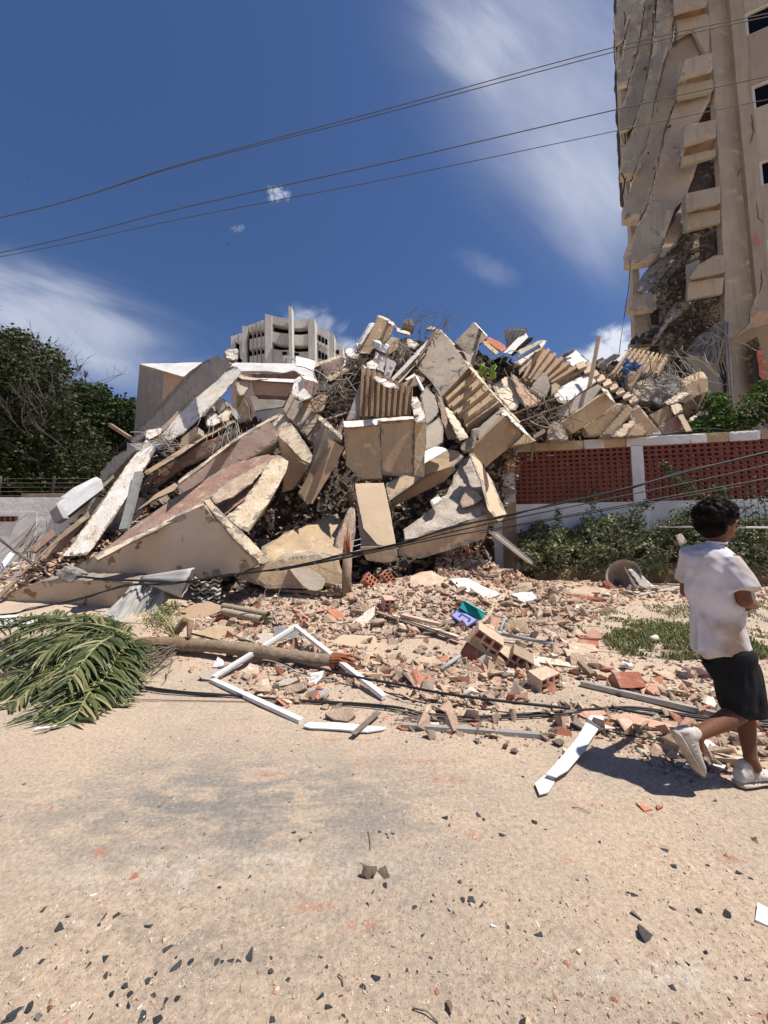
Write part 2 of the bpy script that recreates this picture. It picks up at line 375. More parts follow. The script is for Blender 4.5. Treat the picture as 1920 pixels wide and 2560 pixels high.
# ================================================================== ground, hills
def grid_sheet(name, xs, ys, hf, mats, kind='structure', smooth=True):
    vs = [(x, y, hf(x, y)) for y in ys for x in xs]; w = len(xs)
    fs = [(j * w + i, j * w + i + 1, (j + 1) * w + i + 1, (j + 1) * w + i) for j in range(len(ys) - 1) for i in range(w - 1)]
    o = from_py(name, vs, fs, mats, smooth=smooth); tag(o, kind=kind); return o
def gxy(x, y): p = G(x, y); return p.x, p.y
def ground_mat():
    m, t, b = mk('sandy_road'); nd = t.nodes; lk = t.links.new
    def n(ty, **k):
        q = nd.new(ty)
        for a, c in k.items(): setattr(q, a, c)
        return q
    tc = n('ShaderNodeTexCoord')
    def noise_(sc, det=7, r=.6, d=0, vec=None):
        q = n('ShaderNodeTexNoise'); q.inputs['Scale'].default_value = sc; q.inputs['Detail'].default_value = det
        q.inputs['Roughness'].default_value = r; q.inputs['Distortion'].default_value = d
        lk(vec or tc.outputs['Object'], q.inputs['Vector']); return q.outputs[0]
    def stretch(sx, sy, rot, off=(0, 0, 0)):
        q = n('ShaderNodeMapping'); lk(tc.outputs['Object'], q.inputs[0]); q.inputs['Rotation'].default_value = (0, 0, rot); q.inputs['Scale'].default_value = (sx, sy, 1); q.inputs['Location'].default_value = off
        return q.outputs[0]
    def rng(i, a, c, lo=0, hi=1):
        q = n('ShaderNodeMapRange', interpolation_type='SMOOTHSTEP'); lk(i, q.inputs[0]); q.inputs[1].default_value = a; q.inputs[2].default_value = c
        q.inputs[3].default_value = lo; q.inputs[4].default_value = hi; return q.outputs[0]
    def mx(f, a, c):
        q = n('ShaderNodeMix', data_type='RGBA'); lk(f, q.inputs[0])
        for i, z in ((6, a), (7, c)):
            if isinstance(z, tuple): q.inputs[i].default_value = (*z, 1)
            else: lk(z, q.inputs[i])
        return q.outputs[2]
    def mul(a, c):
        q = n('ShaderNodeMath', operation='MULTIPLY'); lk(a, q.inputs[0])
        if isinstance(c, (int, float)): q.inputs[1].default_value = c
        else: lk(c, q.inputs[1])
        return q.outputs[0]
    def disc(cx, cy, rx, ry, soft=.6):
        s = n('ShaderNodeVectorMath', operation='SUBTRACT'); lk(tc.outputs['Object'], s.inputs[0]); s.inputs[1].default_value = (cx, cy, 0)
        q = n('ShaderNodeVectorMath', operation='MULTIPLY'); lk(s.outputs[0], q.inputs[0]); q.inputs[1].default_value = (1 / rx, 1 / ry, 0)
        l = n('ShaderNodeVectorMath', operation='LENGTH'); lk(q.outputs[0], l.inputs[0]); return rng(l.outputs['Value'], 1, 1 - soft)
    c = mx(rng(noise_(.9, 8), .35, .68), (.55, .42, .305), (.44, .35, .27))
    c = mx(rng(noise_(3.2, 8, .65, .4), .52, .72, 0, .75), c, (.585, .45, .335)); c = mx(rng(noise_(9, 8, .72, .5), .55, .70, 0, .5), c, (.33, .25, .185))
    # worn asphalt showing through in the middle of the road, brushed along the driving direction
    a1 = mul(disc(*gxy(620, 2010), 2.0, .8, .9), rng(noise_(1, 8, .70, .3, stretch(2.6, 7, R(-10))), .34, .60))
    c = mx(mul(a1, .9), c, (.225, .215, .195))
    a2 = mul(disc(*gxy(1250, 2290), 1.2, .5, .9), rng(noise_(1, 8, .66, .3, stretch(4.5, 8, R(-8), (4, 2, 0))), .54, .70))
    c = mx(mul(a2, .7), c, (.25, .225, .20))
    a3 = mul(disc(*gxy(420, 2380), 1.1, .35, .9), rng(noise_(4.2, 8, .7, .5), .46, .64)); c = mx(mul(a3, .6), c, (.27, .235, .20))
    # pale dust bands and red brick dust smears
    p1 = mul(disc(*gxy(560, 2175), 1.5, .17, .8), rng(noise_(6, 7, .7), .42, .60)); c = mx(mul(p1, .5), c, (.60, .52, .43))
    p2 = mul(disc(*gxy(1600, 2420), .6, .13, .8), rng(noise_(7, 7, .7), .46, .64)); c = mx(mul(p2, .6), c, (.60, .53, .44))
    red = (.46, .15, .095)
    for x_, y_, rx, ry, k in ((243, 2130, .075, .05, 1.0), (1000, 1905, .55, .045, .8), (860, 1850, .4, .04, .8), (690, 1935, .22, .04, .8), (1110, 1950, .3, .05, .85), (1190, 2090, .08, .04, .8), (1640, 2390, .055, .04, .95), (905, 2315, .12, .035, .7), (790, 2265, .14, .035, .6),
                              (1420, 2150, .06, .03, .7), (1820, 2145, .14, .04, .7), (1890, 2530, .09, .05, .6), (1180, 1893, .22, .04, .7), (560, 1800, .4, .025, .7), (640, 1830, .3, .025, .6), (1450, 2010, .2, .04, .6), (1640, 2120, .12, .04, .6)):
        cx, cy = gxy(x_, y_)
        mk_ = mul(disc(cx, cy, rx, ry, .9), rng(noise_(14 if k < .95 else 6, 7, .72, .4), .44, .60)); c = mx(mul(mk_, k * .9), c, red)
    # speckle of tiny grains: dark, white and red
    for sc, th, col_, k in ((130, .66, (.17, .14, .12), .8), (170, .69, (.80, .76, .70), .9), (120, .725, (.42, .16, .11), .6), (70, .70, (.24, .19, .155), .6)):
        c = mx(rng(noise_(sc, 2, .5), th, th + .03, 0, k), c, col_)
    g = n('ShaderNodeVectorMath', operation='SCALE'); lk(c, g.inputs[0]); lk(rng(noise_(42, 6, .8), .25, .75, .66, 1.30), g.inputs['Scale'])
    lk(g.outputs[0], b.inputs['Base Color']); b.inputs['Roughness'].default_value = .95; b.inputs['Specular IOR Level'].default_value = .1
    bp = n('ShaderNodeBump'); bp.inputs['Strength'].default_value = .8; bp.inputs['Distance'].default_value = .012
    ad = n('ShaderNodeMath', operation='MULTIPLY_ADD'); lk(noise_(16, 10, .7), ad.inputs[0]); ad.inputs[1].default_value = 1.4; lk(noise_(110, 5, .8), ad.inputs[2])
    lk(ad.outputs[0], bp.inputs['Height']); lk(bp.outputs[0], b.inputs['Normal'])
    return m
GM = ground_mat()
def axis(a, b, s): 
    n = int((b - a) / s); return [a + (b - a) * i / n for i in range(n + 1)]
def ghf(x, y):
    return gh(x, y)
grid_sheet('ground', [-1500, -400, -120, -50, -25, -14] + axis(-9, 9, .07) + [14, 25, 50, 120, 400, 1500], [-60, -20, -6, -2] + axis(0.4, 11, .07) + [13, 16, 22, 40, 90, 250, 700, 2500], ghf, GM)
hillm = surf('wooded_hill', (.070, .085, .045), (.04, .055, .03), None, scale=.05, bump=.3, bscale=.3, mottle=.3, bdist=3)
def hill(x, y):
    return -2 + 62 * math.exp(-((x + 330) / 260) ** 2 - ((y - 620) / 150) ** 2) + 45 * math.exp(-((x + 90) / 190) ** 2 - ((y - 640) / 120) ** 2) + 5 * noise.noise(Vector((x * .03, y * .03, 0))) + 2.5 * noise.noise(Vector((x * .12, y * .12, 0)))
grid_sheet('hills', axis(-900, 260, 9), axis(420, 800, 9), hill, hillm)

# ================================================================== heap core: added filler mass, its dark colour standing in for deep shade
SIL = [(-60, 1560), (0, 1520), (130, 1345), (250, 1250), (350, 1150), (450, 1062), (540, 1030), (600, 1040), (700, 1045), (760, 1000), (850, 930), (900, 880), (940, 850), (1000, 840), (1060, 855), (1100, 880), (1180, 865),
       (1250, 920), (1320, 890), (1400, 915), (1450, 915), (1500, 905), (1600, 900), (1650, 905), (1700, 940), (1745, 985), (1790, 1080)]
def lerp_tab(T, x):
    if x <= T[0][0]: return T[0][1]
    for (a, b), (c, d) in zip(T, T[1:]):
        if x <= c: return b + (d - b) * (x - a) / (c - a)
    return T[-1][1]
def D(y): return 7.5 + (1400 - y) / 600 * 5.2
def core():
    vs, fs = [], []; xs = list(range(-60, 1800, 14)); K = 46
    for x in xs:
        top = lerp_tab(SIL, x); b = 1545 if x < 1150 else max(1150, 1545 - (x - 1150) * 3.2)
        for k in range(K + 1):
            y = b + (top - b) * k / K
            Y = D(y) + 1.25 + (.7 if x > 1240 else 0) * min(1, (x - 1240) / 150)
            p = P(x, y, Y)
            q = p * 1.6
            p += noise.noise_vector(q) * .30 + noise.noise_vector(q * 3) * .14 + noise.noise_vector(q * 8) * .05
            vs.append(tuple(p))
        pt = Vector(vs[-1])
        for dy, dz in ((1.2, -.4), (3.0, -3), (4.2, -14)):
            vs.append(tuple(pt + Vector((0, dy, max(dz, -pt.z)))))
    w = K + 4
    for i in range(len(xs) - 1):
        for k in range(w - 1):
            fs.append((i * w + k, (i + 1) * w + k, (i + 1) * w + k + 1, i * w + k + 1))
    rm = surf('crushed_masonry_shaded', (.13, .10, .08), (.07, .055, .045), (.24, .19, .14), pth=.62, pw=.05, scale=2.6, pscale=9, bump=1, bscale=9, mottle=.5, bdist=.1)  # darkened so the cavities look black: shade put into the colour
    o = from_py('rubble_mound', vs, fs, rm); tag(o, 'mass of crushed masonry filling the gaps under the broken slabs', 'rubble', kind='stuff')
core()

# ================================================================== the fallen slabs, from left to right
F_ = (0, -1, 0)
# -- far left
slab('house_wing', 'pale flat-roofed wing of a house standing behind the heap at left', '1', [(905, 290), (1062, 340), (1050, 600), (985, 720), (866, 760), (885, 520)], 17.5, (-.35, -.93, 0), th=5.0,
     mats=('wingw', 'wingw') if 'wingw' in MT else ('pink', 'tan'), cat='house', chip=0, amp=.004, maxlen=.9)
slab('roof_slab', 'long bright white roof slab at the top of the heap in front of the house wing', '1', [(903, 284), (1345, 272), (2020, 284), (2035, 380), (1900, 350), (1720, 330), (1585, 330), (1260, 366), (1180, 366), (1060, 330)], 14.6, (0, -.80, .6), th=.3, mats=('white', 'tan'), chip=.02)
slab('wall_panel', 'tan wall panel with a dark corner just below the white roof slab', '1', [(1062, 340), (1180, 368), (1262, 366), (1170, 470), (1090, 560), (1050, 560)], 15.2, (-.1, -1, 0), th=.2, mats=('pink', 'raw'), chip=.01)
slab('concrete_beam', 'long smooth grey beam sloping down to the left in front of the house wing', '1', [(1408, 228), (1508, 290), (1400, 400), (1040, 692), (902, 716), (985, 640), (1290, 308)], 11.6, (-.62, -.72, -.12), ext=(1330, 262, .55), mats=('grey', 'rawg'), cat='beam', chip=.02)
slab('concrete_beam', 'lower grey stretch of the long beam on the left edge of the heap', '1', [(820, 795), (872, 822), (878, 842), (740, 988), (662, 1056), (645, 985), (742, 880), (815, 842)], 10.4, (-.62, -.72, -.12), th=.5, mats=('grey', 'rawg'), cat='beam', chip=.05)
slab('concrete_beam', 'white painted beam end resting low on the left edge of the heap', '5', [(842, -5), (860, 70), (700, 190), (530, 322), (475, 215), (640, 95)], 8.9, (-.35, -.75, .5), ext=(800, -30, .6), mats=('white', 'white'), cat='beam', chip=.01)
slab('concrete_block', 'small grey bolted end plate at the foot of the white beam', '5', [(408, 262), (470, 215), (528, 318), (452, 360)], 8.55, (-.3, -.95, 0), th=.12, mats=('grey', 'grey'), cat='block', chip=.005)
slab('timber_board', 'greenish board lying just under the white beam at left', '1', [(735, 1000), (742, 1020), (560, 1190), (430, 1290), (410, 1290), (560, 1150)], 9.0, (-.3, -.8, .5), th=.2, mats=('moss', 'raw'), cat='board')
slab('concrete_beam', 'cracked white plastered beam with peeling upper face, upper left of the heap', '1', [(1530, 296), (1566, 328), (1540, 370), (1400, 535), (1185, 742), (1092, 782), (1040, 745), (1290, 462), (1440, 350)], 11.0, (-.30, -.80, .52), th=.22, mats=('chalk', 'raw'), cat='beam', chip=.07)
slab('concrete_slab', 'thin brown slab edge wedged between the grey and the white beam', '1', [(1508, 292), (1532, 300), (1340, 450), (1040, 740), (1010, 730), (1300, 440)], 11.4, (.1, -.9, .3), th=.3, mats=('tan2', 'raw'))
slab('concrete_beam', 'cracked white plastered beam running down to the bottom left of the heap', '0', [(366, 1095), (388, 1114), (386, 1130), (283, 1300), (232, 1369), (216, 1388), (169, 1393), (157, 1388), (212, 1310), (277, 1216)], 8.3, (-.25, -.78, .57), th=.25, mats=('chalk', 'raw'), cat='beam', chip=.06)
slab('concrete_block', 'small white lump at the joint of the two cracked white beams', '1', [(950, 712), (1035, 695), (1068, 705), (1030, 740), (965, 775), (940, 760)], 10.1, (-.2, -.7, .7), th=.3, mats=('chalk', 'raw'), cat='block')
slab('concrete_block', 'broken grey lump above the joint of the white beams', '1', [(832, 770), (900, 735), (945, 712), (948, 745), (870, 812)], 10.3, (-.2, -.95, .1), th=.35, mats=('rawg', 'rawg'), cat='block', amp=.03)
bar('timber_post', 'short grey timber sticking out to the left above the beam joint', '1', (716, 680), 10.6, (845, 765), 10.3, .11, .09, mats=('wood', 'wood'), cat='post', chip=.005)
bar('square_tube', 'dull metal square tube leaning beside the bottom left white beam', '5', (1155, -60), 8.8, (1028, 415), 7.9, .16, .10, .3, mats=('alu', 'alu'), cat='tube', chip=0)
# stacked floor plates running up to the right
slab('floor_slab', 'thin tan floor slab, uppermost of the stacked plates at left', '1', [(1480, 640), (1530, 655), (1300, 780), (1140, 890), (950, 1005), (930, 985), (1180, 830)], 9.9, (-.3, -.6, .74), th=.18, mats=('tan2', 'raw'), chip=.08)
slab('floor_slab', 'dark red-brown floor slab under the uppermost stacked plate at left', '1', [(1540, 700), (1500, 760), (1400, 860), (1180, 960), (1000, 1100), (900, 1180), (880, 1100), (960, 1010), (1160, 890), (1320, 790)], 10.2, (.1, -.97, -.1), th=.2, mats=('rust', 'raw'), chip=.06)
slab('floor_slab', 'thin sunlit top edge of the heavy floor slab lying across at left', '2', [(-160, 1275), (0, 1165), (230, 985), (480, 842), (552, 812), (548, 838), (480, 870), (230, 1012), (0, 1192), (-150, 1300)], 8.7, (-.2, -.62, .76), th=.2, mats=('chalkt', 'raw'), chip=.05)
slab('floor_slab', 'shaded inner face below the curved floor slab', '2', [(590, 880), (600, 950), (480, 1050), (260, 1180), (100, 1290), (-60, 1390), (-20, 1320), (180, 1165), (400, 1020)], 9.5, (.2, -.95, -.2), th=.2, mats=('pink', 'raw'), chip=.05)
slab('floor_slab', 'broad reddish tiled floor slab sloping up to the right behind the largest slab', 'L', [(420, 1098), (540, 1005), (640, 930), (850, 795), (1000, 706), (1160, 662), (1205, 668), (1120, 800), (1045, 875), (968, 928), (900, 864), (700, 960)], 7.7, (-.2, -.66, .73), th=.16, mats=('rust', 'raw'), chip=.05, amp=.02)
slab('floor_slab', 'narrow brown slab edge low down between the reddish floor and the white beam', '5', [(1450, 20), (1500, 60), (1300, 150), (1150, 245), (1148, 235), (1290, 120)], 8.7, (-.1, -.8, .6), th=.15, mats=('tan2', 'raw'))
# big front slab
slab('concrete_slab', 'largest beige slab with peeled brown patches, lowest left front of the heap', '0', [(182, 1417), (238, 1388), (380, 1318), (508, 1262), (530, 1290), (649, 1409), (600, 1432), (483, 1452), (340, 1447), (200, 1440)], 6.9, (-.12, -.99, -.10), th=.35, mats=('beige', 'raw'), chip=.03)
slab('concrete_slab', 'crumbling plaster ridge along the top edge of the largest beige slab', 'L', [(408, 1104), (600, 1008), (780, 918), (890, 862), (925, 880), (890, 905), (760, 950), (560, 1052), (420, 1122)], 6.75, (-.15, -.6, .78), th=.2, mats=('chalkt', 'raw'), chip=.06, amp=.015)
slab('concrete_slab', 'lit broken rim running down the right edge of the largest beige slab', 'L', [(880, 868), (905, 862), (960, 915), (1010, 965), (1060, 1010), (1142, 1092), (1125, 1138), (1080, 1100), (990, 1010), (915, 915)], 6.6, (.15, -.80, .58), th=.2, mats=('chalkt', 'raw'), chip=.05, amp=.015)
slab('concrete_block', 'tan slab end with a ragged lit edge standing above the largest beige slab', 'L', [(1150, 720), (1192, 660), (1250, 690), (1235, 745), (1160, 880), (1072, 1005), (1035, 990), (975, 935), (1040, 880), (1100, 800)], 7.35, (.1, -.80, .58), th=.3, mats=('chalkt', 'raw'), cat='block', chip=.07)
slab('floor_slab', 'flaking plaster plate lying on the broad reddish floor slab', 'L', [(960, 800), (1060, 740), (1160, 690), (1150, 720), (1090, 790), (1000, 850), (930, 880), (900, 850)], 7.45, (-.1, -.6, .78), th=.08, mats=('dust', 'raw'), chip=.1, amp=.03)
slab('concrete_slab', 'low beige slab lying half hidden under the largest slab at far left', '5', [(5, 1045), (78, 942), (290, 850), (470, 820), (1300, 850), (1100, 960), (900, 1080), (640, 1150), (300, 1110), (30, 1062)], 6.75, (-.1, -.96, -.25), th=.4, mats=('beige', 'raw'), chip=.04)
slab('concrete_block', 'rough lump of raw concrete hanging at the tip of the largest beige slab', '5', [(455, 770), (520, 715), (600, 740), (655, 790), (590, 850), (500, 845)], 6.6, (0, -1, .1), th=.25, mats=('rawg', 'rawg'), cat='block', amp=.035, chip=.1)
slab('timber_board', 'long weathered board running down to the far left tip of the heap', '5', [(735, 260), (745, 300), (420, 560), (200, 770), (-20, 1000), (-30, 960), (250, 690), (480, 460)], 7.3, (-.2, -.7, .7), th=.12, mats=('wood', 'wood'), cat='board', chip=.02)
slab('floor_slab', 'dark red floor piece under the left foot of the heap', '5', [(430, 400), (470, 450), (300, 600), (215, 590)], 8.0, (-.1, -.9, .4), th=.15, mats=('rust', 'raw'))
slab('floor_slab', 'second dark red floor piece right of the long weathered board', '5', [(690, 330), (640, 420), (500, 600), (350, 680), (330, 660), (480, 470)], 7.9, (-.1, -.9, .4), th=.15, mats=('rust', 'raw'))
# -- middle low
slab('concrete_slab', 'low tan slab lit on its front, lying left of the upright stump', '6', [(520, 815), (620, 760), (880, 672), (1100, 650), (1245, 690), (1268, 800), (1268, 872), (1000, 890), (750, 892)], 7.0, (0, -.96, .15), ext=(500, 780, .5), mats=('tan', 'raw'), chip=.04)
slab('concrete_slab', 'dusty top of the low tan slab strewn with crumbs', '6', [(690, 720), (700, 600), (900, 480), (1210, 372), (1300, 440), (1330, 560), (1245, 690), (1100, 650), (880, 672)], 7.8, (0, -.45, .89), th=.2, mats=('tan', 'raw'), chip=.05, amp=.02)
slab('concrete_slab', 'broken pale slab edge standing behind the upright stump', '6', [(1340, 310), (1358, 340), (1350, 470), (1330, 640), (1240, 640), (1200, 590), (1260, 430), (1310, 320)], 7.7, (-.3, -.85, .4), th=.3, mats=('dust', 'raw'), chip=.09, amp=.02)
slab('concrete_column', 'smooth tan column leaning in the centre below the balcony box', '7', [(242, 300), (442, 292), (480, 470), (528, 728), (450, 735), (395, 722), (300, 610), (258, 410)], 7.7, (.08, -.90, .40), th=.5, mats=('tanl', 'raw'), cat='column', chip=.02)
slab('concrete_column', 'raw broken left side of the smooth leaning column', '7', [(250, 415), (268, 420), (305, 610), (400, 715), (395, 745), (280, 745), (265, 600)], 7.66, (-.3, -.9, .2), th=.3, mats=('raw', 'raw'), cat='column', amp=.03, chip=.05)
slab('concrete_block', 'squared tan foot at the lower end of the smooth leaning column', '7', [(278, 742), (395, 735), (528, 728), (543, 832), (440, 850), (322, 830)], 7.35, (.05, -1, -.06), th=.55, mats=('tan', 'raw'), cat='block', chip=.02)
slab('concrete_slab', 'smooth tan underside of the large right front slab, low over the ground', '7', [(540, 770), (590, 692), (900, 605), (1150, 515), (1168, 560), (1142, 682), (900, 760), (690, 822), (540, 802)], 7.45, (0, -.98, -.05), th=.4, mats=('tan', 'raw'), chip=.03)
slab('concrete_slab', 'rough grey broken top of the large right front slab', '7', [(590, 690), (578, 615), (700, 530), (870, 380), (930, 240), (965, 150), (1040, 96), (1110, 280), (1165, 470), (1152, 515), (900, 605)], 8.1, (-.15, -.62, .77), th=.25, mats=('rawl', 'raw'), chip=.06, amp=.035)
slab('concrete_slab', 'bright smooth right flank of the large right front slab', '7', [(1032, 96), (1062, 88), (1100, 140), (1200, 290), (1292, 520), (1240, 572), (1160, 480), (1110, 290)], 7.75, (.52, -.70, .48), th=.2, mats=('tanl', 'raw'), chip=.03)
slab('concrete_block', 'pale tan wedge at the bottom right corner of the large right front slab', '7', [(1160, 482), (1240, 572), (1290, 522), (1250, 560), (1180, 590), (1140, 540)], 7.6, (.1, -1, -.2), th=.3, mats=('tan', 'raw'), cat='block')
slab('concrete_block', 'loose slab fragment lying on the rough grey slab top', '7', [(962, 430), (1010, 335), (1090, 340), (1130, 400), (1060, 450), (985, 468)], 7.75, (-.2, -.7, .6), th=.12, mats=('dust', 'raw'), cat='block', chip=.05)
slab('concrete_block', 'small white fragment lying near the middle of the rough grey slab top', '7', [(758, 420), (815, 375), (840, 408), (835, 435), (775, 462)], 7.7, (-.1, -.6, .8), th=.06, mats=('white', 'raw'), cat='fragment')
slab('concrete_slab', 'tan slab with a long white lit edge behind the large right front slab', '7', [(700, 165), (722, 130), (870, 58), (960, 80), (1000, 110), (930, 175), (720, 250), (480, 420), (450, 300), (600, 230)], 8.7, (0, -.78, .62), th=.35, mats=('tan', 'raw'), chip=.04)
slab('concrete_slab', 'pale strip painted as the sunlit edge of the slab beside the balcony box', '7', [(720, 75), (800, 40), (868, 55), (880, 72), (722, 160)], 8.55, (0, -.7, .7), th=.08, mats=('white', 'white'), chip=.02)  # sunlit edge band put into the colour as a white strip
slab('concrete_slab', 'shaded beam face running under the slab with the white edge', '7', [(480, 425), (720, 252), (930, 178), (940, 210), (860, 290), (700, 370), (500, 470)], 8.9, (0, -.9, -.4), th=.3, mats=('tan2', 'raw'))
# balcony box: front panels with a rim and ribbed wall inside
BX = empty('balcony_box', P(1020, 1200, 8.6), 'tan box-shaped balcony with a broken rim, front centre of the heap', 'balcony')
slab('front_panel', None, '2', [(992, 905), (1245, 880), (1262, 1262), (1180, 1262), (1105, 1268), (1050, 1210), (1008, 1170)], 8.6, (-.02, -1, -.03), th=.25, mats=('tan', 'raw'), parent=BX)
slab('front_panel', None, '2', [(1245, 862), (1488, 850), (1482, 1242), (1380, 1250), (1262, 1232)], 8.55, (-.02, -1, -.03), th=.25, mats=('tan', 'raw'), parent=BX)
slab('corner_pier', None, '2', [(1486, 880), (1560, 872), (1552, 1252), (1480, 1242)], 8.48, (.05, -1, -.03), th=.35, mats=('tan', 'raw'), parent=BX, chip=.01)
slab('rim', None, '2', [(985, 865), (1240, 845), (1245, 888), (1010, 912), (990, 905)], 8.52, (0, -.7, .7), th=.2, mats=('chalk', 'raw'), parent=BX, chip=.05)
slab('rim', None, '2', [(1236, 845), (1485, 828), (1495, 850), (1242, 868)], 8.5, (0, -.7, .7), th=.2, mats=('chalk', 'raw'), parent=BX, chip=.03)
slab('side_wall', None, '2', [(1110, 600), (1140, 520), (1128, 820), (1105, 850), (1010, 862), (1050, 760)], 9.4, (.35, -.93, .1), th=.2, mats=('grey', 'raw'), parent=BX)
slab('broken_rim', None, '2', [(1440, 690), (1500, 690), (1535, 745), (1560, 872), (1490, 885), (1470, 790)], 8.8, (-.3, -.6, .7), th=.2, mats=('chalk', 'raw'), parent=BX, chip=.09, amp=.02)
# left of the balcony box
slab('concrete_column', 'slim tan column leaning to the lower left of the balcony box', '0', [(836, 1103), (860, 1120), (835, 1170), (781, 1260), (762, 1254), (757, 1242), (800, 1165)], 8.5, (.15, -.98, .05), ext=(822, 1098, .25), mats=('tan2', 'tan'), cat='column', chip=.01)
slab('concrete_slab', 'dark stained slab side behind the slim tan column', '2', [(790, 950), (870, 905), (985, 1010), (930, 1010), (830, 1180), (760, 1272), (700, 1230), (780, 1090)], 9.2, (.1, -.98, 0), th=.25, mats=('stain', 'raw'), chip=.05)
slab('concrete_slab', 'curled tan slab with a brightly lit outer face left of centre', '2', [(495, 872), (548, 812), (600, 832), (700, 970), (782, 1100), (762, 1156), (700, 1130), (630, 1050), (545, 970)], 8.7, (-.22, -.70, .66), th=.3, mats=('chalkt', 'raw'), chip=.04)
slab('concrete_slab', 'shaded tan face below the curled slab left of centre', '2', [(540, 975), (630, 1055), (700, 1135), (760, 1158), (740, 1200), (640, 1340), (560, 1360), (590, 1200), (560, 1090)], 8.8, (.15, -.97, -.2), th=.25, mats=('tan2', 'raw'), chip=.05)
slab('concrete_slab', 'heavy brown floor slab lying across in shade behind the curled slab', '2', [(-160, 1295), (0, 1185), (230, 1005), (480, 862), (500, 880), (575, 985), (480, 1050), (260, 1165), (60, 1290), (-90, 1390), (-140, 1380)], 8.9, (.05, -.98, .12), th=.3, mats=('pink', 'raw'), chip=.06)  # brown-pink tone carries the shade of this face
# ================================================================== ribbed panels
def ribs(name, label, rg, quad, Y, n, count, depth=.09, th=.12, mat='tan', edge='raw', anchor=None, parent=None, duty=.5, steps=14, jit=.01, chip=.03, ragtop=0):
    """fluted wall panel: quad = a,b,c,d ; flutes run a->d and repeat along a->b"""
    pts, n = plane_pts(rg, quad, Y, n, anchor)
    a, b, c, d = pts; rnd = random.Random(len(label or name) * 7 + count)
    prof = []
    for i in range(count):
        for s_, h in ((0, 1), (duty - .06, 1), (duty, 0), (.94, 0)):
            prof.append(((i + s_) / count, h))
    prof.append((1, 1))
    bm = bmesh.new(); rows = []
    for k in range(steps + 1):
        v = k / steps; row = []
        for u, h in prof:
            vv = v
            if k == 0 and ragtop: vv = v + ragtop * rnd.random() * .12
            p = (a.lerp(b, u)).lerp(d.lerp(c, u), vv) + n * (h * depth)
            q = p * 2.5
            p = p + noise.noise_vector(q) * jit + noise.noise_vector(q * 4) * jit * .5
            if k in (0, steps): p = p + (d - a).normalized() * (chip * (noise.noise(p * 6)))
            row.append(bm.verts.new(p))
        rows.append(row)
    back = [[bm.verts.new(v.co - n * (th + (0 if i % 4 in (2, 3) else depth))) for i, v in enumerate(row)] for row in (rows[0], rows[-1])]
    for k in range(steps):
        for i in range(len(prof) - 1): bm.faces.new((rows[k][i], rows[k][i + 1], rows[k + 1][i + 1], rows[k + 1][i]))
    w = len(prof)
    for i in range(w - 1):
        f = bm.faces.new((rows[0][i + 1], rows[0][i], back[0][i], back[0][i + 1])); f.material_index = 1
        f = bm.faces.new((rows[-1][i], rows[-1][i + 1], back[1][i + 1], back[1][i])); f.material_index = 1
        bm.faces.new((back[0][i + 1], back[0][i], back[1][i], back[1][i + 1]))
    for e in (0, w - 1):
        vs_ = [rows[k][e] for k in range(steps + 1)]
        f = bm.faces.new(vs_ + [back[1][e], back[0][e]]); f.material_index = 1
    bmesh.ops.recalc_face_normals(bm, faces=bm.faces[:])
    o = from_bm(name, bm, [MT[mat] if isinstance(mat, str) else mat, MT[edge]], parent)
    if not parent: tag(o, label, 'ribbed panel')
    return o
# inside the balcony box
ribs('ribbed_wall', None, '2', [(1122, 492), (1470, 640), (1452, 835), (1105, 842)], 9.35, (-.12, -.98, .08), 9, .10, .12, 'tan2', parent=BX, chip=.06)
slab('stepped_rim', None, '2', [(1130, 470), (1170, 500), (1250, 560), (1380, 620), (1390, 640), (1300, 632), (1235, 605), (1170, 545), (1115, 500)], 9.2, (-.2, -.55, .8), th=.12, mats=('chalk', 'raw'), parent=BX, chip=.08)
# ribbed panel left of the box
ribs('ribbed_panel', 'tan and grey ribbed panel leaning between the curled slab and the rebar tangle', '2', [(628, 690), (905, 905), (975, 985), (575, 800)][:1] + [(930, 915), (815, 1060), (575, 800)], 9.5, (.2, -.95, .2), 5, .10, .15, 'stain')
slab('concrete_slab', 'broken pale edge along the top of the left ribbed panel', '2', [(690, 730), (720, 735), (860, 850), (990, 960), (985, 1000), (900, 930), (800, 840)], 9.2, (-.2, -.6, .76), th=.18, mats=('chalkt', 'raw'), chip=.08)
slab('concrete_block', 'chalky white crumbling block crest above the left ribbed panel', '2', [(640, 590), (700, 545), (745, 575), (720, 640), (780, 690), (770, 705), (700, 725), (620, 680)], 9.9, (-.4, -.7, .6), th=.4, mats=('chalk', 'raw'), cat='block', chip=.1, amp=.02)
slab('concrete_block', 'squared mauve-faced block right of the chalky crest', '2', [(720, 572), (822, 598), (800, 680), (775, 705), (715, 650)], 9.9, (.15, -.98, 0), ext=(700, 548, .5), mats=('pink', 'chalk'), cat='block', chip=.02)
slab('concrete_block', 'tan hollow-cored lump beside the squared mauve block', '2', [(770, 715), (840, 672), (885, 690), (880, 720), (850, 790), (790, 810), (700, 740), (720, 720)], 9.6, (0, -.9, .35), th=.4, mats=('tan2', 'raw'), cat='block', chip=.06)
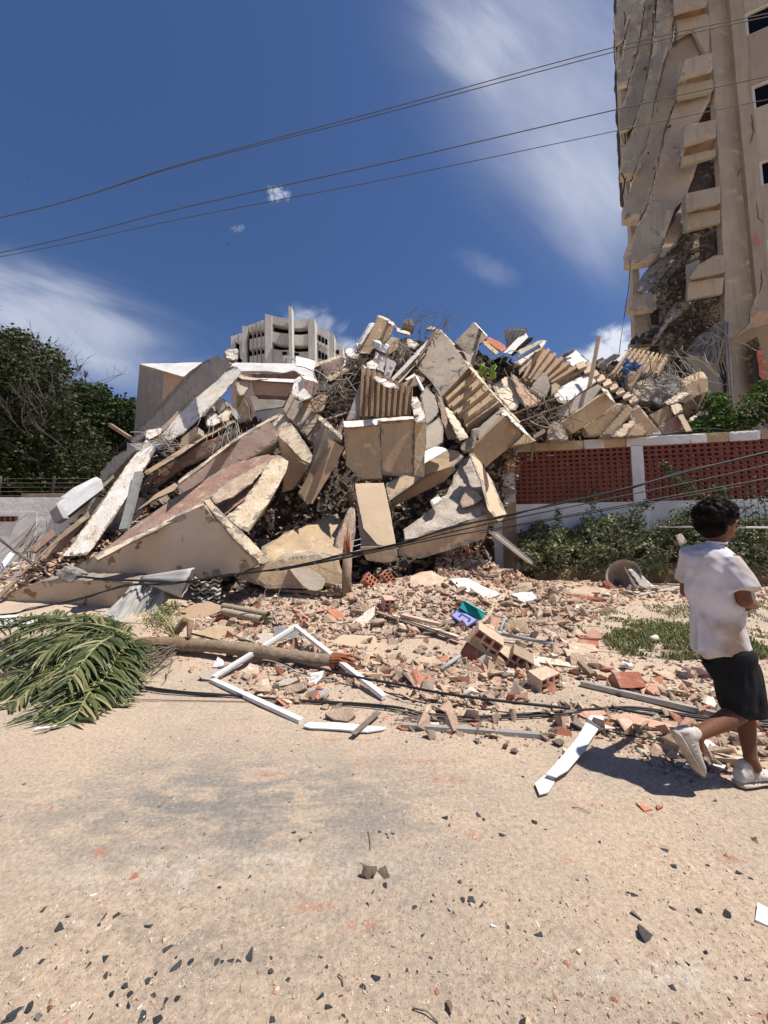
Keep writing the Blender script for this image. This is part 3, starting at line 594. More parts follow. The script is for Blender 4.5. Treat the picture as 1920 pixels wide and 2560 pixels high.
# window-like frame of beams left of centre
slab('concrete_beam', 'white topped lintel with reddish face in the upper left of the heap', '2', [(350, 578), (660, 600), (605, 695), (375, 682)], 11.2, (0, -.99, -.05), th=.4, mats=('pink', 'raw'), cat='beam', chip=.02)
slab('concrete_beam', 'thin white top edge of the lintel in the upper left of the heap', '2', [(355, 566), (660, 574), (668, 600), (350, 580)], 11.1, (0, -.7, .7), th=.25, mats=('white', 'raw'), cat='beam', chip=.02)
slab('concrete_slab', 'dark underside just below the white roof slab', '2', [(345, 535), (560, 535), (650, 512), (700, 545), (660, 574), (360, 562)], 12.6, (0, -.9, -.4), th=.2, mats=('rust', 'raw'))
slab('wall_panel', 'white inner wall seen through the gap under the reddish lintel', '2', [(345, 690), (600, 720), (570, 765), (380, 795)], 11.9, (0, -1, 0), th=.2, mats=('white', 'raw'), chip=.01)
slab('wall_panel', 'pale wall sheets standing low in the gap under the reddish lintel', '2', [(380, 800), (590, 770), (570, 850), (400, 870)], 11.6, (0, -1, 0), th=.15, mats=('white', 'raw'), chip=.02)
slab('concrete_block', 'cream plastered jamb at the left side of the reddish lintel', '2', [(262, 570), (350, 575), (345, 620), (300, 690), (270, 690), (245, 610)], 11.1, (-.3, -.8, .5), th=.3, mats=('cream', 'raw'), cat='block', chip=.04)
slab('timber_board', 'brown splintered door jamb hanging under the cream plastered jamb', '2', [(245, 640), (290, 680), (340, 760), (345, 850), (300, 870), (255, 800)], 10.9, (-.1, -1, .1), th=.15, mats=('wood', 'wood'), cat='board', chip=.04)
slab('wall_panel', 'white wall face caught between the cracked white beam and the door jamb', '1', [(1380, 545), (1440, 500), (1475, 560), (1410, 625)], 11.2, (-.2, -.95, .1), th=.2, mats=('white', 'raw'), cat='wall panel')
slab('concrete_block', 'cracked white block under the upper cracked white beam', '1', [(1322, 620), (1375, 560), (1432, 660), (1370, 692), (1340, 690)], 10.7, (-.2, -.7, .65), th=.25, mats=('chalk', 'raw'), cat='block', chip=.06)
slab('concrete_block', 'cream block with a cut corner right of the cracked white block', '1', [(1408, 625), (1475, 572), (1495, 600), (1480, 650), (1440, 662)], 10.8, (-.2, -.7, .65), th=.25, mats=('cream', 'raw'), cat='block')
slab('concrete_block', 'tan boxy block just under the upper cracked white beam', '1', [(1170, 770), (1270, 680), (1295, 740), (1200, 830), (1150, 845)], 10.2, (-.2, -.95, .2), th=.4, mats=('tanl', 'raw'), cat='block')
slab('concrete_block', 'loose white boulder perched on top of the grey beam at upper left', '1', [(1448, 205), (1480, 185), (1525, 172), (1545, 200), (1540, 250), (1500, 265), (1460, 250)], 11.9, (-.3, -.9, .3), th=.45, mats=('chalk', 'raw'), cat='boulder', amp=.05, chip=.1)
slab('wall_panel', 'white triangular panel standing on the right end of the roof slab', '2', [(665, 415), (740, 432), (798, 450), (792, 520), (720, 490), (660, 480)], 13.2, (0, -.75, .66), th=.15, mats=('white', 'raw'), cat='panel', chip=.01)
bar('window_frame', 'thin white frame piece standing on the roof slab', '2', (575, 455), 13.4, (590, 418), 13.4, .07, .07, mats=('white', 'white'), cat='frame', chip=0)
bar('window_frame', 'thin white cross piece standing on the roof slab', '2', (588, 418), 13.4, (660, 440), 13.4, .07, .07, mats=('white', 'white'), cat='frame', chip=0)
slab('concrete_slab', 'splintered cream boards at the left end of the roof slab', '2', [(255, 530), (340, 560), (480, 575), (350, 582), (260, 570)], 11.3, (-.1, -.6, .8), th=.1, mats=('cream', 'raw'), chip=.06)
slab('wall_panel', 'added dark backing panel behind the reddish lintel, hiding the sky', '2', [(215, 520), (720, 545), (700, 880), (400, 900), (215, 760)], 13.6, (0, -1, 0), th=.2, mats=('pink', 'raw'), chip=.01)  # added dark panel that closes a sky gap
# upper left shoulder
slab('concrete_slab', 'mauve shaded slab with a white top left of the peak', '2', [(808, 478), (985, 412), (1002, 430), (995, 475), (868, 562), (845, 520)], 11.9, (.1, -.99, 0), ext=(800, 466, .6), mats=('pink', 'chalkt'), chip=.03)
slab('concrete_block', 'black broken end left of the mauve slab', '2', [(790, 485), (840, 480), (862, 560), (825, 590), (795, 540)], 11.6, (0, -1, .1), th=.3, mats=('dusky', 'dusky'), cat='block', amp=.04, chip=.1)
slab('concrete_slab', 'tan slab strip running up under the mauve slab', '2', [(870, 568), (1075, 452), (1085, 490), (960, 555), (900, 590)], 11.3, (-.1, -.65, .72), th=.15, mats=('tan', 'raw'))
slab('concrete_block', 'dark folded scrap lying above the rebar tangle', '2', [(815, 610), (870, 575), (960, 560), (1000, 600), (900, 660), (820, 668)], 10.9, (0, -.8, .5), th=.2, mats=('dusky', 'dusky'), cat='scrap', amp=.05, chip=.1)
wires('rebar_tangle', 'dark tangle of bent reinforcing bars left of the balcony box', 'rebar', P(*px('2', 960, 720), 10.0), (.30, .25, .28), 110, 'rebar', .012, .5, 5)
wires('rebar_tangle', 'pale bent reinforcing bars above the middle of the dark tangle', 'rebar', P(*px('2', 960, 690), 9.7), (.3, .2, .22), 40, 'wire', .010, .8, 15)
slab('pipe_section', 'reddish straight pipe under the rebar tangle', '2', [(855, 850), (1025, 795), (1030, 806), (860, 862)], 9.7, (0, -.9, .4), th=.06, mats=('pink', 'pink'), cat='pipe', chip=0)
slab('concrete_slab', 'dark board standing between the rebar tangle and the balcony box', '2', [(960, 900), (990, 840), (1000, 880), (975, 960), (940, 960)], 9.3, (0, -1, .2), th=.1, mats=('rust', 'raw'))
# -- peak
slab('concrete_block', 'brown block with a white left face at the left of the peak', '2', [(1190, 200), (1215, 190), (1252, 252), (1240, 312), (1175, 400), (1105, 395), (1078, 372), (1090, 345), (1110, 340)], 12.0, (.2, -.97, .1), ext=(1165, 193, .8), mats=('tan2', 'white'), cat='block', chip=.03)
slab('concrete_block', 'white plate on the left face of the brown peak block', '2', [(1088, 338), (1178, 193), (1205, 200), (1112, 345)], 11.9, (-.5, -.7, .5), th=.1, mats=('white', 'raw'), cat='plate')
slab('concrete_block', 'topmost tan block of the heap with a white cap', '2', [(1232, 138), (1275, 150), (1345, 205), (1330, 240), (1290, 320), (1248, 318), (1250, 250), (1215, 190)], 12.3, (.1, -.98, .1), ext=(1226, 130, .4), mats=('tan2', 'chalkt'), cat='block', chip=.05)
slab('concrete_slab', 'narrow white cap running over the topmost block', '2', [(1232, 132), (1295, 152), (1350, 190), (1362, 212), (1325, 205), (1285, 168)], 12.1, (-.1, -.6, .8), th=.12, mats=('white', 'raw'), chip=.05)
slab('concrete_slab', 'cream shelf fragment right of the topmost block', '2', [(1350, 210), (1450, 250), (1455, 270), (1360, 245)], 12.1, (0, -.7, .7), th=.2, mats=('cream', 'raw'))
slab('concrete_slab', 'cream slanting plate below the cream shelf fragment', '2', [(1408, 285), (1452, 290), (1518, 335), (1480, 368), (1440, 345)], 11.9, (-.2, -.7, .65), th=.2, mats=('cream', 'raw'))
slab('concrete_slab', 'tan side plate under the topmost block', '2', [(1280, 330), (1320, 280), (1375, 290), (1310, 350), (1300, 400), (1250, 380)], 11.7, (-.2, -.8, .5), th=.3, mats=('tan', 'raw'))
slab('concrete_block', 'loose boulder with trailing rebar silhouetted right of the peak', '2', [(1402, 175), (1440, 148), (1475, 150), (1480, 215), (1440, 225), (1410, 205)], 12.2, (0, -1, .1), th=.4, mats=('rawg', 'raw'), cat='boulder', amp=.05, chip=.1)
wires('rebar_tangle', 'thin bars trailing right from the boulder beside the peak', 'rebar', P(*px('2', 1470, 150), 12.3), (.12, .1, .10), 8, 'rebar', .008, .9, 8, dirv=(1.4, 0, .5))
wires('rebar_tangle', 'thin bars sticking out between the peak and its right boulder', 'rebar', P(*px('2', 1380, 210), 12.3), (.25, .1, .12), 9, 'rebar', .008, .5, 9)
wires('rebar_tangle', 'bent bars sprouting above the long ribbed slab', 'rebar', P(*px('3', 590, 215), 12.3), (.15, .1, .12), 11, 'rebar', .008, .6, 10, dirv=(.3, 0, .9))
wires('rebar_tangle', 'loops of bars left of the top of the long ribbed slab', 'rebar', P(*px('3', 460, 260), 12.0), (.2, .15, .16), 30, 'rebar', .010, .4, 11)
slab('concrete_block', 'small tan cap at the top end of the long ribbed slab', '3', [(455, 228), (490, 205), (530, 218), (500, 235)], 12.2, (0, -.8, .6), th=.2, mats=('tan', 'raw'), cat='block')
# appliance
AP = empty('refrigerator', P(*px('2', 1300, 520), 10.9), 'battered white refrigerator with a small orange sticker below the peak', 'refrigerator')
slab('cabinet', None, '2', [(1300, 432), (1360, 468), (1312, 575), (1262, 560), (1285, 480)], 10.9, (.1, -.99, .05), ext=(1215, 385, .5), mats=('metalw', 'chalk'), parent=AP, chip=.01, maxlen=.12)
slab('door', None, '2', [(1297, 430), (1356, 462), (1308, 570), (1270, 558)], 10.78, (.1, -.99, .05), th=.05, mats=('metalw', 'metalw'), parent=AP, chip=0)
slab('sticker', None, '2', [(1311, 485), (1333, 492), (1328, 512), (1307, 504)], 10.74, (.1, -.99, .05), th=.01, mats=('orange', 'orange'), parent=AP, chip=0, amp=0)
slab('concrete_block', 'grey-white crumbled cabinet wall left of the refrigerator', '2', [(1190, 440), (1222, 385), (1290, 455), (1280, 550), (1200, 500)], 10.95, (-.3, -.9, .3), th=.3, mats=('chalk', 'rawg'), cat='block', amp=.03, chip=.08)
slab('concrete_block', 'white panel box above the refrigerator', '2', [(1245, 330), (1312, 340), (1300, 405), (1240, 380)], 11.4, (.1, -.99, .1), ext=(1190, 302, .5), mats=('white', 'chalk'), cat='box', chip=.02)
slab('concrete_block', 'brown shaded end right of the white panel box', '2', [(1312, 345), (1378, 292), (1372, 360), (1300, 405)], 11.3, (.4, -.9, 0), th=.2, mats=('tan2', 'raw'), cat='block')
slab('concrete_block', 'chalky lump left of the refrigerator on the stepped rim', '2', [(1140, 470), (1190, 432), (1235, 470), (1215, 505), (1160, 498)], 10.5, (-.2, -.7, .6), th=.25, mats=('chalk', 'raw'), cat='lump', amp=.03, chip=.08)
slab('concrete_block', 'pair of white chunks at the left end of the peak', '2', [(1005, 362), (1050, 360), (1100, 400), (1095, 440), (1030, 430), (1000, 400)], 11.8, (-.2, -.7, .6), th=.3, mats=('chalk', 'raw'), cat='chunk', amp=.03, chip=.1)
wires('rebar_tangle', 'small nest of laths and bars left of the refrigerator', 'rebar', P(*px('2', 1060, 470), 11.4), (.2, .2, .15), 50, 'rebar', .010, .6, 12)
wires('rebar_tangle', 'nest of thin laths below the peak block', 'rebar', P(*px('2', 1390, 390), 11.6), (.14, .14, .14), 50, 'wire', .010, .5, 13)
slab('concrete_block', 'crumbled rubble nest right of the refrigerator', '2', [(1350, 430), (1400, 350), (1450, 370), (1430, 420), (1380, 500)], 11.9, (0, -1, .2), th=.3, mats=('raw', 'raw'), cat='rubble', amp=.06, chip=.1)
# thin white sheets leaning between refrigerator and ribbed slab
for i, (a, b, c, d, m_, l) in enumerate([((205, 580), (470, 300), (478, 318), (235, 590), 'white', 'outermost of the thin white sheets leaning at the long ribbed slab'),
        ((245, 600), (440, 380), (452, 400), (275, 600), 'cream', 'second of the thin sheets leaning at the long ribbed slab'),
        ((215, 575), (400, 390), (420, 395), (232, 585), 'chalk', 'crumpled sheet behind the outermost thin white sheet')]):
    slab('wall_sheet', l, '3', [a, b, c, d], 11.2 - i * .12, (-.5, -.6, .6), th=.06, mats=(m_, 'raw'), cat='sheet', chip=.02)
slab('wall_panel', 'shaded inner panel behind the thin white sheets', '3', [(250, 560), (470, 310), (530, 240), (440, 370), (390, 440), (330, 540), (290, 600)], 11.6, (.1, -1, .1), th=.1, mats=('rust', 'raw'), cat='panel')
# -- long central ribbed slab
LS = empty('long_slab', P(*px('3', 700, 600), 10.6), 'longest ribbed facade slab, stained at its top, sloping down right through the middle', 'slab')
NL = (-.14, -.86, .48)
slab('plain_face', None, '3', [(530, 222), (622, 300), (760, 492), (560, 700), (500, 600), (390, 492), (378, 470), (440, 370)], 11.3, NL, th=.35, mats=('stain', 'raw'), parent=LS, anchor=(560, 460))
ribs('ribbed_face', None, '3', [(762, 490), (985, 742), (742, 912), (556, 690)], 10.65, NL, 5, .14, .25, 'tan', parent=LS, duty=.45)
slab('lit_edge', None, '3', [(540, 225), (560, 232), (700, 380), (770, 480), (900, 640), (1110, 870), (1100, 882), (980, 748), (755, 498), (612, 300)], 10.7, (.25, -.6, .74), th=.12, mats=('chalkt', 'raw'), parent=LS, chip=.04)
slab('crack_band', None, '3', [(500, 250), (530, 235), (520, 270), (400, 440), (392, 480), (385, 460)], 11.2, NL, th=.12, mats=('rustd', 'raw'), parent=LS)
LX = empty('balcony_box', P(*px('3', 940, 1000), 9.3), 'tan box-shaped balcony end below the longest ribbed slab, above the lattice wall corner', 'balcony')
slab('front_panel', None, '3', [(820, 1005), (1002, 828), (1060, 880), (1140, 945), (1105, 985), (872, 1182), (752, 1080)], 9.5, (.05, -.98, -.16), ext=(800, 960, .8), mats=('tan', 'tan'), parent=LX, chip=.01)
slab('upper_face', None, '3', [(965, 785), (1005, 830), (822, 1002), (800, 930), (850, 880)], 9.8, (-.35, -.75, .55), th=.3, mats=('greyt', 'raw'), parent=LX, chip=.02)
slab('flank', None, '3', [(1015, 820), (1048, 850), (1216, 1000), (1190, 1012), (1060, 1035), (1110, 985), (1142, 945), (1060, 878)], 9.35, (.2, -.97, .05), th=.3, mats=('tan', 'raw'), parent=LX, chip=.02)
slab('rim', None, '3', [(962, 772), (1000, 765), (1028, 800), (1120, 900), (1218, 1000), (1200, 1004), (1050, 870), (985, 828)], 9.3, (.1, -.6, .78), th=.1, mats=('chalk', 'raw'), parent=LX, chip=.04)
slab('concrete_block', 'grey squared stub at the left shoulder of the upper balcony end', '3', [(768, 920), (825, 902), (828, 955), (800, 1000), (770, 980)], 9.7, (-.1, -.99, .1), th=.25, mats=('greyt', 'raw'), cat='stub')
slab('concrete_block', 'rough grey-tan lump under the squared stub', '3', [(690, 1045), (740, 980), (800, 975), (815, 1010), (780, 1060), (710, 1075)], 9.2, (-.1, -.9, .3), th=.3, mats=('raw', 'raw'), cat='lump', amp=.04, chip=.08)
# folded facade between box and long slab
slab('wall_panel', 'creased pale wall panel between the balcony box and the long ribbed slab', '3', [(415, 690), (455, 620), (520, 690), (548, 800), (500, 860), (455, 905), (440, 800)], 10.2, (.2, -.93, .25), th=.15, mats=('greyt', 'raw'), cat='panel', chip=.04)
slab('wall_panel', 'lower creased pale wall panel beside the balcony box', '3', [(455, 905), (548, 835), (578, 900), (580, 1012), (520, 1050), (450, 1062)], 9.7, (.15, -.9, .35), th=.15, mats=('greyt', 'raw'), cat='panel', chip=.04)
slab('concrete_slab', 'crushed reddish layer beside the creased wall panels', '3', [(520, 660), (560, 700), (600, 800), (640, 900), (720, 985), (600, 1000), (580, 900), (548, 780)], 10.0, (.1, -.8, .5), th=.2, mats=('brickr', 'raw'), amp=.04, chip=.1)
slab('concrete_slab', 'bright splintered cream strip beside the crushed reddish layer', '3', [(545, 690), (585, 730), (660, 820), (700, 880), (752, 980), (690, 1000), (650, 930), (590, 800)], 9.85, (.1, -.62, .76), th=.1, mats=('cream', 'raw'), chip=.08)
slab('concrete_slab', 'tan plank face below the refrigerator', '3', [(285, 612), (385, 540), (450, 570), (420, 610), (300, 650)], 10.6, (-.1, -.9, .3), th=.25, mats=('tan2', 'raw'))
slab('concrete_slab', 'bright cream shard below the refrigerator', '3', [(305, 575), (380, 530), (385, 550), (330, 586)], 10.3, (-.1, -.6, .8), th=.05, mats=('chalk', 'raw'))
bar('metal_strip', 'short white strip standing beside the creased wall panel', '3', (385, 555), 10.2, (435, 655), 10.0, .12, .05, mats=('metalw', 'metalw'), cat='strip', chip=0)
# -- right of the long slab: second peak
slab('concrete_slab', 'grey stained slab forming the second peak of the heap', '3', [(785, 180), (830, 225), (885, 285), (830, 330), (760, 410), (700, 365), (655, 315)], 12.4, (-.15, -.92, .35), th=.35, mats=('stain', 'raw'), chip=.03)
slab('concrete_slab', 'white edge along the right side of the second peak', '3', [(783, 180), (800, 185), (880, 270), (885, 290), (835, 232)], 12.3, (.3, -.6, .7), th=.12, mats=('chalk', 'raw'), chip=.02)
slab('concrete_slab', 'pale slab face below the second peak', '3', [(700, 370), (762, 405), (825, 330), (800, 420), (780, 500), (745, 470)], 11.9, (-.1, -.85, .5), th=.2, mats=('greyt', 'raw'))
slab('clay_roof', 'broken piece of ribbed red clay roofing behind the second peak', '3', [(868, 290), (900, 283), (1005, 340), (1010, 372), (980, 385), (880, 320)], 12.2, (0, -.8, .55), th=.15, mats=('brick', 'brick'), cat='roof piece', amp=.02)
slab('concrete_slab', 'tan board pile under the red clay roofing', '3', [(820, 290), (840, 275), (960, 390), (940, 405), (860, 340)], 12.0, (0, -.7, .7), th=.15, mats=('tan', 'raw'))
ribs('corrugated_sheet', 'grey corrugated sheet standing against the sky right of the second peak', '3', [(1000, 236), (1145, 217), (1150, 255), (1015, 356)], 12.8, (.1, -.99, 0), 16, .03, .02, 'grey', 'grey', steps=4)
slab('wall_panel', 'white plank leaning right of the corrugated sheet', '3', [(1138, 243), (1166, 282), (1100, 345), (1045, 402), (990, 390), (1060, 320)], 12.3, (-.2, -.65, .7), th=.15, mats=('white', 'dusky'), cat='plank', chip=.02)
slab('wall_panel', 'dark underside board beside the white leaning plank', '3', [(1168, 285), (1205, 280), (1190, 310), (1060, 412), (1048, 400)], 12.2, (.1, -1, -.2), th=.1, mats=('dusky', 'dusky'), cat='board')
for i, (a, b, c, d, m_, l) in enumerate([((1080, 380), (1230, 310), (1290, 300), (1100, 415), 'cream', 'cream plank at the shoulder of the second peak'),
        ((1060, 460), (1250, 335), (1270, 345), (1110, 480), 'chalk', 'chalky plank under the cream plank'),
        ((1100, 500), (1240, 370), (1250, 385), (1100, 545), 'tan', 'tan plank left of the right ribbed slab'),
        ((1230, 330), (1285, 298), (1292, 312), (1255, 360), 'white', 'short bright plank end at the shoulder of the right ribbed slab')]):
    slab('wall_plank', l, '3', [a, b, c, d], 12.0 - i * .1, (-.3, -.65, .6), th=.10, mats=(m_, 'raw'), cat='plank')
# cloth and bag in the hollow
def cloth(name, label, cat, c, s, mat, seed, n=14, parent=None):
    bm = bmesh.new(); g = [[bm.verts.new(c + Vector(((i / n - .5) * s[0], noise.noise(Vector((i * .35, j * .35, seed))) * s[1], (j / n - .5) * s[2])) + noise.noise_vector(Vector((i * .22, j * .3, seed + 4))) * .25 * max(s)) for i in range(n + 1)] for j in range(n + 1)]
    for j in range(n):
        for i in range(n): bm.faces.new((g[j][i], g[j][i + 1], g[j + 1][i + 1], g[j + 1][i]))
    o = from_bm(name, bm, [MT[mat]], parent, smooth=True)
    md = o.modifiers.new('th', 'SOLIDIFY'); md.thickness = .012
    return tag(o, label, cat)
cloth('cloth', 'bright green cloth caught in the hollow right of the long slab', 'cloth', P(*px('3', 855, 515), 11.1), (.2, .12, .5), 'green', 3)
cloth('cloth', 'small yellow-green rag beside the bright green cloth', 'cloth', P(*px('3', 918, 525), 11.0), (.18, .12, .4), 'green', 5)
cloth('bag', 'torn black plastic bag above the green cloth', 'bag', P(*px('3', 950, 465), 11.2), (.8, .3, .4), 'black', 9)
cloth('cloth', 'blue cloth snagged on the panels at the right of the heap', 'cloth', P(*px('4', 672, 520), 11.3), (.5, .15, .4), 'blue', 21)
cloth('cloth', 'narrow blue rag hanging left of the blue cloth', 'cloth', P(*px('4', 632, 580), 11.2), (.2, .15, .75), 'blue', 23)
wires('rebar_tangle', 'laths and bars around the black bag', 'rebar', P(*px('3', 960, 470), 11.1), (.5, .3, .25), 30, 'wire', .012, .5, 17)
slab('wall_panel', 'cream creased wall panel right of the long slab', '3', [(910, 620), (1000, 560), (1060, 560), (1120, 700), (1080, 790), (1040, 790), (960, 700)], 10.9, (.05, -.78, .62), th=.15, mats=('cream', 'raw'), cat='panel', chip=.06)
slab('concrete_slab', 'crushed pinkish brick band right of the cream creased panel', '3', [(1040, 520), (1080, 560), (1160, 640), (1250, 720), (1220, 760), (1140, 770), (1100, 690), (1060, 600)], 10.7, (.1, -.8, .6), th=.2, mats=('brickr', 'raw'), amp=.05, chip=.1)
slab('concrete_slab', 'grey triangular slab leaning below the right ribbed slab', '3', [(1268, 518), (1300, 540), (1315, 620), (1290, 700), (1240, 705), (1175, 645), (1220, 570)], 10.7, (-.1, -.97, .2), th=.2, mats=('greyt', 'raw'), chip=.05)
slab('concrete_block', 'small tan lump right of the grey triangular slab', '3', [(1315, 610), (1350, 590), (1390, 620), (1370, 660), (1320, 690)], 10.6, (-.1, -.9, .4), th=.25, mats=('tan', 'raw'), cat='lump', chip=.05)
ribs('ribbed_panel', 'tan ribbed facade slab right of the second peak', '3', [(1250, 352), (1525, 535), (1350, 620), (1115, 585)], 11.6, (-.2, -.88, .43), 6, .13, .2, 'tan2', duty=.5)
bar('timber_lath', 'long pale lath crossing low above the upper balcony end', '3', (1095, 873), 9.4, (1440, 742), 9.6, .07, .03, mats=('wood', 'wood'), cat='lath', chip=0)
bar('timber_lath', 'second lath just above the long pale lath', '3', (1060, 815), 9.7, (1370, 700), 9.9, .12, .03, mats=('wood', 'wood'), cat='lath', chip=0)
bar('timber_lath', 'short thick lath end pointing right over the lattice wall corner', '3', (1200, 975), 9.2, (1278, 930), 9.1, .12, .08, mats=('cream', 'cream'), cat='lath', chip=.01)
wires('rebar_tangle', 'grey tangle of cables and bars right of the upper balcony end', 'rebar', P(*px('3', 1250, 860), 9.9), (.28, .25, .28), 80, 'rebar', .011, .55, 31)
wires('rebar_tangle', 'pale wires in front of the grey tangle near the lattice wall', 'rebar', P(*px('3', 1230, 850), 9.7), (.28, .2, .3), 22, 'wire', .010, .7, 32)
slab('concrete_block', 'rough tan boulder behind the top of the lattice wall', '3', [(1290, 990), (1300, 900), (1370, 850), (1450, 985), (1400, 1000)], 9.7, (0, -.9, .3), th=.5, mats=('raw', 'raw'), cat='boulder', amp=.05, chip=.1)
# -- big box at right
RX = empty('balcony_box', P(*px('4', 300, 800), 9.9), 'long tan box-shaped balcony with a white top, right of the heap above the lattice wall', 'balcony')
slab('top', None, '4', [(95, 715), (150, 660), (330, 568), (370, 575), (420, 620), (300, 700), (180, 785), (130, 770)], 10.5, (-.15, -.62, .77), th=.15, mats=('white', 'raw'), parent=RX, chip=.05)
slab('side_panel', None, '4', [(118, 852), (180, 785), (420, 640), (450, 660), (400, 730), (300, 840), (150, 925)], 10.0, (-.2, -.93, .3), th=.3, mats=('greyt', 'tan'), parent=RX, chip=.01)
slab('underside', None, '4', [(150, 925), (460, 712), (480, 690), (552, 770), (470, 850), (240, 1002)], 9.8, (.05, -.97, -.2), th=.4, mats=('tan', 'tan'), parent=RX, chip=.01)
slab('broken_rim', None, '4', [(440, 660), (500, 690), (520, 720), (552, 784), (500, 740), (460, 700)], 9.7, (.2, -.7, .65), th=.1, mats=('chalk', 'raw'), parent=RX, chip=.08)
slab('wall_panel', 'smooth tan panel leaning under the long box-shaped balcony', '4', [(480, 850), (560, 775), (640, 790), (560, 880), (430, 1022), (350, 1022), (320, 960), (380, 900)], 10.3, (.1, -.98, -.1), th=.2, mats=('tan', 'raw'), cat='panel')
slab('wall_panel', 'folded tan panel right of the smooth leaning panel', '4', [(430, 1022), (560, 880), (640, 785), (692, 830), (600, 930), (520, 1022)], 10.1, (-.25, -.93, .2), th=.2, mats=('tan', 'raw'), cat='panel')
slab('concrete_slab', 'grey-brown slab with a white edge right of the folded panel', '4', [(655, 885), (712, 782), (800, 890), (885, 1000), (810, 1010)], 10.3, (-.1, -.99, .05), th=.2, mats=('tan2', 'chalk'))
slab('concrete_block', 'split rough wood-like block behind the lattice wall top', '4', [(520, 1020), (600, 930), (670, 895), (700, 920), (640, 1000), (600, 1022)], 9.9, (0, -.8, .6), th=.3, mats=('tanl', 'raw'), cat='block', amp=.03, chip=.08)
slab('concrete_block', 'rounded brown block right of the split rough block', '4', [(610, 1022), (690, 930), (740, 920), (790, 1000), (720, 1015)], 10.0, (0, -.9, .3), th=.3, mats=('tan2', 'raw'), cat='block', amp=.02, chip=.08)
bar('timber_pole', 'thin pale pole standing upright on the long box-shaped balcony', '4', (428, 298), 10.6, (360, 662), 9.9, .10, .05, mats=('wood', 'wood'), cat='pole', chip=0)
# stair teeth
ST = empty('stair_flight', P(*px('4', 500, 650), 11.4), 'fallen flight of tan stairs running down to the right behind the long box', 'stairs')
for i in range(9):
    x = 262 + i * 47; y = 500 + i * 31
    slab('step', None, '4', [(x, y), (x + 60, y - 22), (x + 78, y + 8), (x + 18, y + 34)], 11.3 - i * .07, (-.2, -.66, .72), ext=(x - 8, y - 6, .5), mats=('tanl', 'tan2'), parent=ST, chip=.01, maxlen=.12)
    slab('riser', None, '4', [(x + 14, y + 36), (x + 78, y + 8), (x + 84, y + 20), (x + 40, y + 50)], 11.25 - i * .07, (0, -1, -.1), th=.2, mats=('stain', 'raw'), parent=ST, chip=.01, maxlen=.12)
for i, (poly, m_, l, n_) in enumerate([([(165, 450), (260, 388), (360, 470), (255, 530)], 'white', 'white roof plate behind the flight of stairs', (-.1, -.7, .7)),
        ([(140, 440), (240, 385), (262, 392), (165, 455)], 'dusky', 'dark edge above the white roof plate behind the stairs', (0, -1, .1)),
        ([(290, 545), (345, 485), (395, 480), (400, 500), (300, 580)], 'pink', 'pink plate beside the white roof plate', (-.1, -.7, .7)),
        ([(410, 500), (540, 418), (590, 425), (500, 500), (470, 540), (420, 520)], 'dusky', 'dark rubble crest left of the far ribbed panel', (0, -.9, .4))]):
    slab('roof_plate', l, '4', poly, 12.1, n_, th=.15, mats=(m_, 'raw'), cat='plate', chip=.06)
# right end
ribs('ribbed_panel', 'far ribbed panel fanned out before the damaged tower', '4', [(640, 398), (930, 455), (860, 580), (500, 590)], 11.9, (.1, -.85, .5), 9, .12, .15, 'tan2', duty=.6)
slab('concrete_slab', 'dark ribbed edge strip left of the far ribbed panel', '4', [(495, 580), (640, 400), (690, 400), (560, 580)], 12.1, (-.2, -.9, .3), th=.2, mats=('stain', 'raw'))
slab('concrete_slab', 'brown plank standing under the blue cloth', '4', [(640, 540), (700, 545), (760, 480), (740, 560), (660, 690), (630, 650)], 11.1, (-.1, -.95, .2), th=.15, mats=('tan2', 'raw'))
slab('concrete_block', 'squared block with a tan end and lit top right of the heap', '4', [(1045, 655), (1190, 590), (1222, 600), (1226, 690), (1050, 780), (1000, 745)], 11.0, (.05, -.99, .02), ext=(1030, 605, .9), mats=('tan', 'tan'), cat='block', chip=.04)
slab('concrete_block', 'crumbled white-edged slab below the squared block', '4', [(900, 770), (1040, 680), (1100, 665), (1108, 710), (1000, 770), (930, 790)], 10.8, (-.1, -.7, .7), th=.2, mats=('chalkt', 'raw'), cat='slab', chip=.1, amp=.02)
slab('concrete_slab', 'tan shaded slab under the crumbled white-edged slab', '4', [(800, 865), (930, 795), (985, 855), (960, 890), (870, 950)], 10.6, (-.1, -.98, .1), th=.3, mats=('tan2', 'raw'))
slab('concrete_block', 'chalky white stone on the end of the tan shaded slab', '4', [(945, 785), (985, 772), (1030, 790), (1046, 830), (980, 862), (960, 830)], 10.5, (-.1, -.8, .6), th=.3, mats=('chalkt', 'raw'), cat='stone', chip=.05)
slab('concrete_column', 'short cream post leaning at the right end of the heap', '4', [(1000, 868), (1040, 855), (1106, 975), (1062, 985)], 10.2, (-.2, -.8, .5), th=.2, mats=('tanl', 'raw'), cat='post', chip=.03)
slab('concrete_slab', 'dark brown slab behind the short cream post', '4', [(870, 950), (960, 885), (1000, 870), (1060, 985), (900, 1000)], 10.5, (0, -1, 0), th=.2, mats=('rust', 'raw'))
slab('concrete_slab', 'brown wall slab low behind the squared block', '4', [(1040, 790), (1210, 700), (1220, 760), (1130, 850), (1050, 860)], 11.4, (0, -1, .1), th=.3, mats=('tan2', 'raw'))
slab('concrete_slab', 'pale sheet edge leaning above the garden shrubs', '4', [(1080, 890), (1235, 800), (1240, 815), (1180, 870), (1090, 930)], 11.0, (0, -.8, .6), th=.1, mats=('cream', 'raw'))
